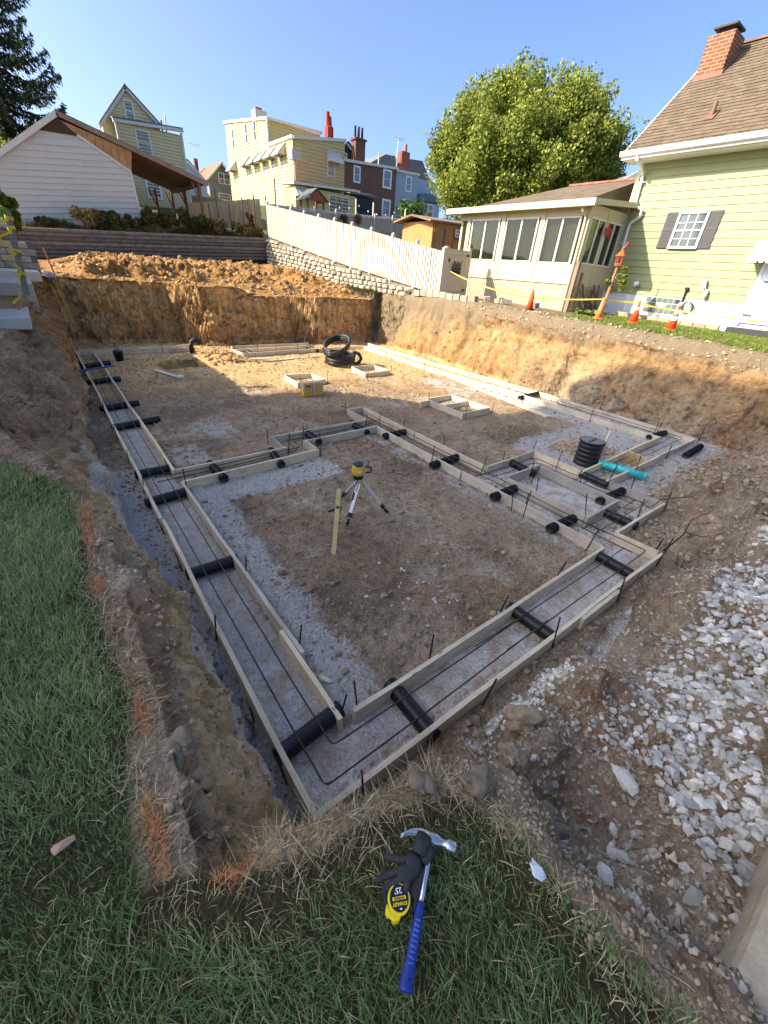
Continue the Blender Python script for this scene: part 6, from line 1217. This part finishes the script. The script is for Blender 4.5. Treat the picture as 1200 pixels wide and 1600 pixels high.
for yy in (6.6, 9.6, 12.6, 15.4):
    for zz in (3.3, 6.4, 9.3): window(nb, (NX0+.01, yy, zz), .9, 1.5, 'x', 1, .1)

# ------------------------------------------------------------------ soil clods, gravel, stones
M_clod = rock_mat('clod_soil', srgb(132, 112, 88), srgb(184, 164, 134), .7, 14); M_clodc = rock_mat('clod_clay', srgb(146, 112, 72), srgb(196, 160, 108), .6, 7); M_lime = rock_mat('limestone', srgb(170, 164, 150), srgb(236, 230, 216), .6, 14); M_gravel = rock_mat('gravel', srgb(120, 116, 108), srgb(178, 172, 160), .3, 30)
SR = [soft_rock(s_, 1, .45, .7) for s_ in range(7)]; SR2 = [soft_rock(20+s_, 4, .55, .75) for s_ in range(6)]
for me in SR2: me.shade_smooth()
def inpit(x, y): return x > .95 and y > 1.4
P, S = [], []
while len(P) < 12000:
    u = random.random(); x = random.uniform(.2, 10.8); y = .75+15*u**1.7
    dn = float(fbm(np.array([x*.8]), np.array([y*.8]), 2., 2)[0])
    if dn < random.uniform(-.9, .5): continue
    if .42 < x < .9 and y < 14 or (.88 < y < 1.36 and x < 5.05): continue
    P.append((x, y, gz(x, y))); S.append(random.uniform(.006, .016)*(1+.06*y) if random.random() < .9 else random.uniform(.02, .045))
scatter_mesh('soil_crumbs', SR, P, S, M_clod)
P, S = [], []
for _ in range(2300):
    x = random.uniform(.7, 11.9); y = 17.1+random.random()**1.5*9.5; P.append((x, y, gz(x, y))); S.append(.02+.10*random.random()**4)
for _ in range(260):
    x = random.uniform(3.6, 4.9); y = random.uniform(12.7, 14.4); P.append((x, y, gz(x, y))); S.append(random.uniform(.02, .09))
for _ in range(500):
    a = random.choice(('b', 'r')); x, y = (random.uniform(.5, 11.5), random.uniform(15.3, 16.9)) if a == 'b' else (random.uniform(10.7, 11.15), random.uniform(1, 15)); P.append((x, y, gz(x, y))); S.append(random.uniform(.015, .06))
scatter_mesh('spoil_clods', SR, P, S, M_clodc)
P, S = [], []
for _ in range(420):
    y = 1.0+13*random.random()**1.4; x = random.uniform(.22, .40)+(0 if y < 12 else .1); P.append((x, y, gz(x, y))); S.append(random.uniform(.006, .02)*(1+.04*y))
for _ in range(700):
    x = random.uniform(7.2, 8.3); y = random.uniform(2.95, 3.8); P.append((x, y, gz(x, y))); S.append(random.uniform(.01, .05))
for _ in range(1500):
    x = random.uniform(5.2, 11); y = random.uniform(-.2, 1.9); P.append((x, y, gz(x, y))); S.append(.012+.05*random.random()**3)
for _ in range(2600):
    x = random.uniform(.78, 1.25); y = random.uniform(-1.0, .5); P.append((x, y, gz(x, y))); S.append(.003+.009*random.random()**2)
for _ in range(900):
    y = random.uniform(.75, 4.5); x = float(ip(y, LAWN_Y, LAWN_X))+random.uniform(.02, .34); P.append((x, y, gz(x, y))); S.append(.004+.018*random.random()**3)
for _ in range(600):
    y = random.uniform(.5, 12); x = random.uniform(11.45, 12.2); P.append((x, y, gz(x, y))); S.append(.015+.05*random.random()**3)
scatter_mesh('bank_clods', SR, P, S, M_clod)
# fine gravel and stone over the ramp
P, S = [], []
for _ in range(11000):
    x = 1.08+4.4*random.random()**1.35; y = random.uniform(-1.3, .62); P.append((x, y, gz(x, y))); S.append(.005+.012*random.random()**2 if random.random() < .85 else random.uniform(.015, .03))
scatter_mesh('fine_gravel', HRs, P, S, rock_mat('ramp_gravel', srgb(158, 146, 124), srgb(212, 200, 176), .3, 30), sink=.2)
P, S = [], []
for _ in range(420):
    x = random.gauss(2.15, .28); y = random.gauss(.64, .06); P.append((x, y, gz(x, y))); S.append(random.uniform(.010, .024))
for _ in range(1500):
    x = random.uniform(2.0, 6.3); y = random.uniform(-1.0, .25); P.append((x, y, gz(x, y))); S.append(random.uniform(.012, .03))
n_ = 0
while n_ < 3000:
    x = 1.85+5.2*random.random()**1.3; y = random.uniform(-1.1, .35)
    if y > ip(x, [1.5, 1.9, 2.3, 2.9, 4, 7], [-.5, -.17, -.02, .12, .24, .3])+random.gauss(0, .03): continue
    P.append((x, y, gz(x, y)+random.uniform(-.01, .015))); S.append((.010+.028*random.random()**1.6)*(1+.08*x)); n_ += 1
scatter_mesh('limestone_gravel', HR[:6], P, S, M_lime, sink=.2)
P, S = [], []
for _ in range(1600):
    x = random.uniform(6.7, 10.7); y = random.uniform(1.9, 4.4); P.append((x, y, gz(x, y))); S.append(random.uniform(.008, .018))
for _ in range(2200):
    k = random.random(); x, y = (random.uniform(0, .43), random.uniform(1, 6)) if k < .4 else (random.uniform(.9, 1.4), random.uniform(1.4, 5.2)); P.append((x, y, gz(x, y))); S.append(random.uniform(.004, .011))
for _ in range(1200):
    x, y = random.uniform(.47, .85), 1+8*random.random()**1.6; P.append((x, y, gz(x, y))); S.append(random.uniform(.003, .008))
scatter_mesh('bed_gravel', HRs, P, S, rock_mat('grey_gravel', srgb(140, 140, 138), srgb(192, 190, 186), .3, 30), sink=.2)
# limestone rocks one can tell apart
for me in HR: me.materials.append(M_lime)
def rock(x, y, s, label, grp=None, me=None, z=None, sc=(1, 1, 1), name='limestone_rock', cat='rock'):
    o = obj(name, me or random.choice(HR)); zz = gz(x, y) if z is None else z
    o.location = (x, y, zz+s*.36); o.scale = (s*sc[0], s*sc[1], s*sc[2]); o.rotation_euler = (random.uniform(-.5, .5), random.uniform(-.5, .5), random.random()*6.28); return tag(o, label, cat, grp)
placed = []
tries = 0
while len(placed) < 225 and tries < 12000:
    tries += 1; x = 1.55+3.0*random.random()**1.3; y = random.uniform(-.75, .3)
    lim = ip(x, [1.5, 1.9, 2.3, 2.9, 4, 6], [-.42, -.12, .02, .16, .26, .3])
    if y > lim: continue
    s = random.uniform(.018, .047)*(1 if random.random() < .9 else 1.25)*(1+.06*(x-1.5))
    if any((x-a)**2+(y-b)**2 < (.68*(s+c))**2 for a, b, c in placed): continue
    placed.append((x, y, s)); rock(x, y, s, 'pale angular limestone rock in the heap on the ramp', 'limestone rocks heaped on the right ramp')
for _ in range(48):
    x = 1.15+1.2*random.random(); y = random.uniform(-.55, .35); s = random.uniform(.012, .03); rock(x, y, s, 'small pale stone scattered on the gravel between lawn and rock heap', 'small pale stones on the ramp gravel')
for x, y, s, lb in ((1.80, -.02, .075, 'large pale oval rock lying alone on the ramp gravel'), (1.42, -.17, .06, 'wedge-shaped pale rock near the right slab'), (1.235, -.15, .05, 'flat pale rock on the gravel just right of the grass'), (1.36, -.37, .045, 'pale rock beside the corner of the concrete slab'), (2.55, .12, .05, 'pale rock at the upper left edge of the heap')):
    rock(x, y, s, lb, sc=(1.2, .8, .7))
for k in range(44):
    x, y = random.gauss(2.35, .4), random.gauss(2.0, .32)
    rock(x, y, random.uniform(.010, .026), 'white stone chip scattered on the brown pit floor', 'white stone chips on the pit floor', z=gz(x, y))
rock(.975, 1.72, .05, 'flat pale stone lying inside the pit by the near left form board', sc=(1.1, .8, .4))
for me in SR2: me.materials.append(M_clodc if 0 else M_clod)
M_tanclod = rock_mat('tan_clod', srgb(146, 126, 98), srgb(190, 168, 134), .8, 16)
for x, y, s, lb, mt in ((1.10, .10, .085, 'big tan clod of earth at the right edge of the grass', M_tanclod), (1.14, .22, .06, 'tan clod just above the biggest clod', M_tanclod), (1.02, .30, .05, 'brown clod at the top corner of the turf', M_tanclod), (1.62, .50, .1, 'dark crumbly clod on the crest of the ramp', M_clod), (1.4, .42, .07, 'dark clod left of the crest of the ramp', M_clod), (1.55, .68, .045, 'brown stone beside the front form board', M_tanclod), (1.25, .60, .04, 'brown clod below the front form board', M_tanclod), (-.02, 1.12, .07, 'pale clod of earth at the edge of the left bank', M_tanclod), (.0, 1.0, .05, 'smaller clod below the pale clod on the left bank', M_tanclod), (1.25, 3.05, .045, 'round clod on the floor beside the left inner board', M_tanclod), (.85, .33, .06, 'dark root ball of soil beside the hammer head', M_clod), (.66, .45, .05, 'dark clod in the dry grass above the gloves', M_clod)):
    me = random.choice(SR2).copy(); me.materials.clear(); me.materials.append(mt); rock(x, y, s, lb, me=me, name='earth_clod', cat='clod')
o = rock(-.40, .97, .03, 'pinkish brown stone lying in the left lawn', me=hull_rock(20, 77, .6)); o.data.materials.append(rock_mat('pink_stone', srgb(150, 122, 104), srgb(176, 148, 130), .3)); o.location.z = 1.12; o.scale = (.036, .026, .02)
# concrete slab at the bottom right corner
m = MB(); m.prism([(.93, -.50, .93), (6, -.9, .93), (6, -2.4, .93), (.5, -2.4, .93)], (0, 0, 0), (0, 0, .06)); 
m = MB(); m.prism([(.84, -.46, .72), (7, -.80, .62), (7, -2.5, .62), (.45, -2.5, .76)], (0, 0, 0), (0, 0, .26)); cs_ = m.build('concrete_slab', flat('old_concrete', srgb(190, 174, 144), .9, .4, 5, 0, .2, .9, 45), None, bevel=.035); tag(cs_, 'worn tan concrete slab corner at the bottom right', 'slab')

# ------------------------------------------------------------------ grass
G_green = blade_mat('lawn_blade', srgb(88, 114, 62), srgb(130, 154, 92), srgb(190, 194, 138), .45)
G_dry = blade_mat('straw_blade', srgb(110, 94, 66), srgb(168, 148, 108), srgb(220, 204, 164), .25)
G_or = blade_mat('painted_blade', srgb(160, 124, 84), srgb(206, 138, 92), srgb(236, 160, 106), .25)
def edge_d(x, y):
    dL = np.where(y < 4.6, ip(y, LAWN_Y, LAWN_X)-x, -1); fe = ip(x, [-1, -.17, .07, .22, .43, .74, .86, .9], [.8, .77, .62, .55, .52, .41, .1, -.5]); dF = np.minimum(fe-y, .87-x)
    return np.maximum(dL, dF), dF, dL
def patchy(x, y, s=2.2, z=0.): return fbm(x*s, y*s, z, 3)
N = 200000
x = rng.uniform(-1.7, .95, N); y = -.9+rng.random(N)**1.25*5.9
d, dF, dL = edge_d(x, y); nz = patchy(x, y)
dry_w = np.where(dF > dL, .21, .07); dry = np.clip((dry_w+.07*nz-d)/.1+.25, 0, 1); dry = np.where((dF > dL) & (x > .86-.10), dry*.35, dry)
ok = (d > -.02) & (rng.random(N) > dry*1.05) & (rng.random(N) > .25*np.clip(-nz, 0, 1)); x, y, d, nz = x[ok], y[ok], d[ok], nz[ok]
flow = 1.2+1.4*patchy(x, y, 1.1, 6.)+rng.normal(size=len(x))*.9
far = np.hypot(x, y)
blades('lawn_grass', x, y, lawn_z(x, y)-.006, (.025+.055*rng.random(len(x))**1.4)*(1+.4*nz), (.0012+.0026*rng.random(len(x))**1.5)*(1+.22*far), G_green, 1.0, np.clip(rng.random(len(x))**1.3*.85+.22*nz+.08, 0, 1), dirs=flow)
N = 60000
x = rng.uniform(-1.7, .98, N); y = -.6+rng.random(N)**1.2*5.8; d, dF, dL = edge_d(x, y); nz = patchy(x, y)
dry_w = np.where(dF > dL, .21, .07); dry = np.clip((dry_w+.07*nz-d)/.1+.25, 0, 1)
ok = (d > -.10) & (rng.random(N) < np.where(d < -.045, .28, np.maximum(dry*.9, .24))); x, y, d = x[ok], y[ok], d[ok]
zz = np.array([gz(a, b) for a, b in zip(x, y)])
blades('dry_grass', x, y, zz-.006, .015+.05*rng.random(len(x))**1.5, (.0013+.002*rng.random(len(x)))*(1+.2*np.hypot(x, y)), G_dry, 1.5)
# long straw hanging over the lips
hx, hy = [], []
for _ in range(2600):
    if random.random() < .5: yy = random.uniform(.7, 4.2); xx = float(ip(yy, LAWN_Y, LAWN_X))+random.gauss(.015, .03)
    else: xx = random.uniform(.0, .86); yy = float(ip(xx, [-1, -.17, .07, .22, .43, .74, .86, .9], [.8, .77, .62, .55, .52, .41, .1, -.5]))+random.gauss(.01, .035)
    hx.append(xx); hy.append(yy)
hx, hy = np.array(hx), np.array(hy); zz = np.array([gz(a, b) for a, b in zip(hx, hy)])
blades('straw_fringe', hx, hy, zz-.004, .02+.07*rng.random(len(hx))**2, (.0012+.0016*rng.random(len(hx)))*(1+.2*np.hypot(hx, hy)), G_dry, 2.2)
# marking paint sprayed on the grass
ox, oy = [], []
for cx, cy, sx, sy, n in ((-.13, 3.2, .022, .14, 420), (-.15, 2.85, .022, .15, 380), (-.17, 2.3, .02, .06, 140), (-.12, 1.33, .012, .06, 170), (-.165, .86, .013, .06, 300), (.03, .60, .03, .014, 200), (-.02, .63, .02, .014, 90)):
    ox += list(rng.normal(cx, sx, n)); oy += list(rng.normal(cy, sy, n))
ox, oy = np.array(ox), np.array(oy); zz = np.array([gz(a, b) for a, b in zip(ox, oy)])
blades('painted_grass', ox, oy, zz+.002, .015+.035*rng.random(len(ox)), .0024*(1+.15*np.hypot(ox, oy)), G_or, 1.2)
# the neighbour's sunlit lawn
N = 46000; x = rng.uniform(11.8, 16.7, N); y = rng.uniform(-2, 8.2, N); _, Mk = T(x, y); ok = rng.random(N) < Mk['lawnR']; x, y = x[ok], y[ok]
blades('sunny_lawn', x, y, lawn_z(x, y)-.006, .04+.04*rng.random(len(x)), np.full(len(x), .016), blade_mat('sunny_blade', srgb(92, 112, 40), srgb(120, 138, 58), srgb(158, 164, 90), .4), .7)
# weeds on the strip between stone wall and heap, grass on the bank
N = 2500; x = rng.uniform(-3, -.75, N); y = rng.uniform(4.6, 9.6, N); blades('bank_grass', x, y, np.array([gz(a, b) for a, b in zip(x, y)]), .06+.12*rng.random(N), np.full(N, .008), G_green, .9)
N = 1500; x = rng.normal(11.9, .12, N); y = rng.uniform(14, 19, N); blades('wall_weeds', x, y, np.array([gz(a, b) for a, b in zip(x, y)]), .08+.2*rng.random(N), np.full(N, .02), M_weed, .8)

for nm, N, mt in (('bank_weeds', 7000, M_weed), ('dry_weeds', 6000, M_dryl)):
    x = rng.uniform(.2, 12.1, N); y = rng.normal(28.75, .25, N); ok = y > 28.42; x, y = x[ok], y[ok]; cl_n = np.clip(.55+.8*fbm(x*1.1, y*.5+(3 if nm == 'dry_weeds' else 0), 1., 3), .05, 1.3)
    blades(nm, x, y, far_z(x, y), (.12+.38*rng.random(len(x)))*cl_n, np.full(len(x), .022), mt, .8)
# ------------------------------------------------------------------ hammer, tape measure and gloves on the grass
RZ = R(-37.7); CT = Vector((.368, .236, 1.130)); MT = Matrix.Translation(CT) @ Matrix.Rotation(RZ, 4, 'Z')
def frame(x, y, z, rz, tilt=0): return MT @ Matrix.Translation((x, y, z)) @ Matrix.Rotation(rz, 4, 'Z') @ Matrix.Rotation(tilt, 4, 'X')
def prop(name, label, cat, mw):
    o = thing(name, label, cat); o.matrix_basis = mw; return o
def lp(mb, name, mat, parent, smooth=False, bevel=0): o = mb.build(name, mat, None, smooth, bevel=bevel); o.parent = parent; return o
# hammer: local +Y from grip end to head, lying on its side
hm = prop('hammer', 'framing hammer with bright steel shank and blue grip on the grass', 'hammer', frame(.020, -.172, .018, -.30, R(2)) @ Matrix.Scale(.95, 4))
M_steel = flat('polished_steel', srgb(186, 192, 200), .28, .1, 25, .9, .5); M_blue = flat('blue_vinyl', srgb(24, 50, 132), .5, .35, 30, 0, .4)
# grip: oval section with flared butt
def loft(sec, n=14):
    V = []
    for (yy, rx, rz_, cx) in sec:
        for k in range(n): a = 2*math.pi*k/n; V.append((cx+rx*math.cos(a), yy, rz_*math.sin(a)))
    m = len(sec); F = [(i*n+k, i*n+(k+1) % n, (i+1)*n+(k+1) % n, (i+1)*n+k) for i in range(m-1) for k in range(n)]+[tuple(range(n-1, -1, -1)), tuple((m-1)*n+k for k in range(n))]
    return MB().add(V, F)
gp = lp(loft([(-.002, .014, .010, 0), (0, .0195, .0135, .0), (.006, .021, .0145, 0), (.02, .0195, .0138, 0), (.045, .0165, .0128, 0), (.08, .0158, .0125, 0), (.12, .0155, .0122, .0), (.155, .0142, .0115, 0), (.178, .0125, .0105, 0), (.186, .0118, .0098, 0), (.188, .009, .007, 0)]), 'grip', M_blue, hm, True)
m = MB()
for i in range(9):
    for s_ in (-1, 0, 1): m.box((s_*.0052, .052+i*.0115, .0126-abs(s_)*.0013), (.0030, .006, .0012), (0, s_*.35, .6*(1 if i % 2 else -1)))
lp(m, 'grip_pattern', flat('blue_relief', srgb(86, 116, 200), .5, .1), gp); lp(MB().lathe([(.0035, .0), (.0035, .0145)], 10, (0.004, .022, 0)), 'hang_hole', M_blk, gp)
shk = lp(loft([(.184, .0085, .006, 0), (.24, .0078, .0055, 0), (.30, .0076, .0055, 0), (.338, .009, .007, 0), (.352, .013, .010, 0), (.366, .014, .011, 0)]), 'shank', M_steel, hm, True)
hd = MB()
def sweep(sec, n=12): # sec: (x, y, ry, rz)
    V = []
    for (xx, yy, ry, rz_, sq) in sec:
        for k in range(n):
            a = 2*math.pi*k/n; c, s_ = math.cos(a), math.sin(a); V.append((xx, yy+ry*math.copysign(abs(c)**sq, c), rz_*math.copysign(abs(s_)**sq, s_)))
    m = len(sec); return V, [(i*n+k, i*n+(k+1) % n, (i+1)*n+(k+1) % n, (i+1)*n+k) for i in range(m-1) for k in range(n)]+[tuple(range(n-1, -1, -1)), tuple((m-1)*n+k for k in range(n))]
V, F = sweep([(-.02, .352, .012, .012, .8), (-.008, .356, .0145, .0125, .7), (.012, .357, .0145, .0125, .7), (.024, .357, .010, .010, 1), (.036, .357, .009, .009, 1), (.040, .357, .0125, .0125, 1), (.044, .357, .0145, .0145, 1), (.064, .357, .0145, .0145, 1), (.067, .357, .013, .013, 1)]); hd.add(V, F)
for s_ in (-1, 1): # two claw tines
    V, F = sweep([(-.012, .357, .0125, .006, .7), (-.03, .359, .0105, .0058, .7), (-.048, .357, .008, .0052, .7), (-.064, .351, .0058, .0045, .7), (-.078, .342, .0036, .0038, .7), (-.088, .333, .0014, .003, .7)], 8)
    V = [(x_, y_, z_+s_*(.0062+.0025*max(0, (-x_-.03))/.05)) for x_, y_, z_ in V]; hd.add(V, F)
hd.v = [(a*1.22, .357+(b-.357)*1.22, c*1.2) for a, b, c in hd.v]
hd_o = lp(hd, 'head', M_steel, hm, True)
# tape measure
tm = prop('tape_measure', 'black and yellow tape measure lying label-up on the grass', 'tape measure', frame(0, 0, .0, R(0), 0))
M_tblk = flat('tape_black', srgb(30, 31, 34), .5, .12, 20); M_tyel = flat('tape_yellow', srgb(232, 204, 22), .4, .06, 20)
def plate(pts, z0, z1): return MB().prism([(a, b, z0) for a, b in pts], (0, 0, z0), (0, 0, z1))
def arcp(cx, cy, rx, ry, a0, a1, n): return [(cx+rx*math.cos(R(a0+(a1-a0)*i/n)), cy+ry*math.sin(R(a0+(a1-a0)*i/n))) for i in range(n+1)]
body = [(-.042, .024), (-.030, .036), (-.006, .044), (.006, .043)]+arcp(.006, .004, .036, .040, 78, -60, 14)+[(.010, -.042), (-.008, -.046), (-.026, -.036), (-.034, -.022), (-.041, .006)]
bd = lp(plate(body, .0, .034), 'case', M_tblk, tm, bevel=.005)
ring = arcp(.006, .0, .0335, .0365, 0, 360, 32)[:-1]; lp(plate(ring, .030, .0385), 'yellow_rim', M_tyel, tm, bevel=.002)
lp(plate(arcp(.0065, .002, .028, .031, 0, 360, 32)[:-1], .034, .0395), 'label_disc', flat('label_black', srgb(26, 30, 40), .35, .08), tm)
lp(plate([(-.030, -.010), (-.022, -.020), (-.004, -.034), (.012, -.036), (.006, -.045), (-.008, -.0475), (-.026, -.038), (-.034, -.024)], .002, .0375), 'yellow_nose', M_tyel, tm, bevel=.003)
lp(MB().box((-.019, -.040, .018), (.016, .010, .020), (0, 0, .6)), 'tape_mouth', M_blk, tm)
hk = lp(MB().box((-.021, -.0455, .016), (.017, .002, .022), (0, 0, .6)), 'tape_hook', M_steel, tm)
M_lwhite = flat('print_white', srgb(226, 226, 220), .5, .03); M_lyel = flat('print_yellow', srgb(228, 200, 40), .5, .03)
RT = R(190)
def letter(body_, size, x, y, mat, bold=.0003, z=.0400):
    me = text_mesh(body_, size, .0003, bold); o = obj('lettering', me, mat); o.parent = tm; o.location = (x, y, z); o.rotation_euler = (0, 0, RT); return o
letter("25'", .019, .003, .0185, M_lwhite); letter('STANLEY', .0105, .0085, -.0105, M_lyel, .0004)
o = lp(MB().box((.006, .0015, .0398), (.040, .008, .0005), (0, 0, RT-math.pi)), 'label_band', M_lyel, tm); letter('FATMAX', .0075, .006, .0015, flat('print_black', srgb(22, 22, 24), .5), .0003, .0403)
o = lp(MB().add([(.010, -.024, .0398), (.016, -.0215, .0398), (.013, -.0185, .0398), (.007, -.0215, .0398)], [(0, 1, 2, 3)]), 'label_mark', M_lwhite, tm)
# gloves
def skin(name, nodes, edges, mat, parent, sub=2):
    me = bpy.data.meshes.new(name); me.from_pydata([n[:3] for n in nodes], edges, []); o = bpy.data.objects.new(name, me); COL.objects.link(o)
    sm = o.modifiers.new('skin', 'SKIN'); sm.use_smooth_shade = True; sd = o.modifiers.new('sub', 'SUBSURF'); sd.levels = sub; sd.render_levels = sub
    for v, n in zip(me.skin_vertices[0].data, nodes): v.radius = (n[3], n[4] if len(n) > 4 else n[3])
    me.skin_vertices[0].data[0].use_root = True
    out = evald(o); bpy.data.objects.remove(o); out.shade_smooth(); q = obj(name, out, mat); q.parent = parent; return q
t = NT('glove_knit'); v = t.coord(); n_ = t.noise(v, 300, 3); c = t.mix(t.noise(v, 40, 4), srgb(34, 34, 36), srgb(58, 58, 60)); t.bump(t.math('ADD', n_, t.math('MULTIPLY', t.noise(v, 60, 3), 2.)), .5, .0015); M_glove = t.out(c, .75, 0, .3)
def glove(label, parts, rootz=0):
    g = prop('work_glove', label, 'glove', frame(-.016, -.020, rootz, 0))
    nodes, edges = [], []
    def chain(pts, start=None):
        prev = start
        for p in pts:
            nodes.append(p); i = len(nodes)-1
            if prev is not None: edges.append((prev, i))
            prev = i
        return prev
    chain(parts['palm']); ends = parts['roots']
    for rt, pts in parts['fingers']: chain(pts, rt)
    skin('glove_body', nodes, edges, M_glove, g)
    if 'cuff' in parts:
        c0, c1, r = parts['cuff']; a, b = Vector(c0), Vector(c1); d_ = (b-a).normalized()
        m = MB(); m.tube([a, a.lerp(b, .5), b, b+d_*.004, b-d_*.002], [r*.92, r, r*1.06, r*.95, r*.75], 16); q = lp(m, 'cuff', M_glove, g, True); q.scale = (1, 1, 1)
        m = MB(); m.tube([b+d_*.0005, b+d_*.004], [r*1.08, r*1.04], 16); lp(m, 'cuff_hem', M_blk, g)
    return g
# upper glove: cuff beside the hammer head, fingers fanned to the left
glove('black knit work glove, the upper one, fingers fanned left of the hammer', dict(
    palm=[(.085, .125, .040, .026, .016), (.066, .098, .040, .030, .017), (.048, .078, .036, .027, .016)], roots=None,
    fingers=[(1, [(.050, .110, .036, .0125), (.018, .116, .028, .0115), (-.006, .124, .016, .010), (-.022, .131, .010, .009)]),
             (2, [(.022, .083, .034, .0115), (-.008, .078, .026, .011), (-.036, .068, .020, .0105), (-.050, .063, .014, .0095)]),
             (2, [(.024, .066, .036, .0118), (.002, .055, .030, .0112), (-.018, .042, .024, .0108), (-.028, .034, .018, .0095)]),
             (2, [(.048, .062, .040, .012), (.045, .046, .034, .0112), (.041, .032, .028, .0105), (.038, .024, .024, .0092)])],
    cuff=((.086, .126, .038), (.108, .172, .036), .025)))
glove('black knit work glove, the lower one, half under the hammer shank', dict(
    palm=[(.100, .108, .020, .024, .013), (.084, .080, .018, .027, .014), (.070, .056, .018, .024, .013)], roots=None,
    fingers=[(2, [(.050, .050, .017, .011), (.020, .040, .015, .0105), (-.006, .028, .013, .010), (-.020, .022, .012, .009)]),
             (2, [(.062, .036, .018, .0112), (.052, .018, .017, .0108), (.044, .002, .014, .0102), (.040, -.006, .013, .009)]),
             (2, [(.074, .034, .018, .0112), (.071, .014, .016, .0106), (.069, .000, .014, .0095)])],
    cuff=((.101, .110, .020), (.128, .150, .024), .022)))
# crushed bit of clear plastic on the grass and in the bank
for x, y, z, s, lb in ((.79, .02, 1.12, .03, 'scrap of pale plastic film lying in the grass at the lower right'), (7.1, .55, gz(7.1, .55)+.05, .09, 'crumpled clear plastic bottle on the right bank')):
    me = soft_rock(int(s*1000)+3, 2, .6, .5); o = tag(obj('plastic_scrap', me, flat('clear_plastic', srgb(196, 202, 206), .25, .15, 20, 0, .6)), lb, 'plastic'); o.location = (x, y, z); o.scale = (s*.6, s*1.3, s*.5)
bpy.context.view_layer.update()
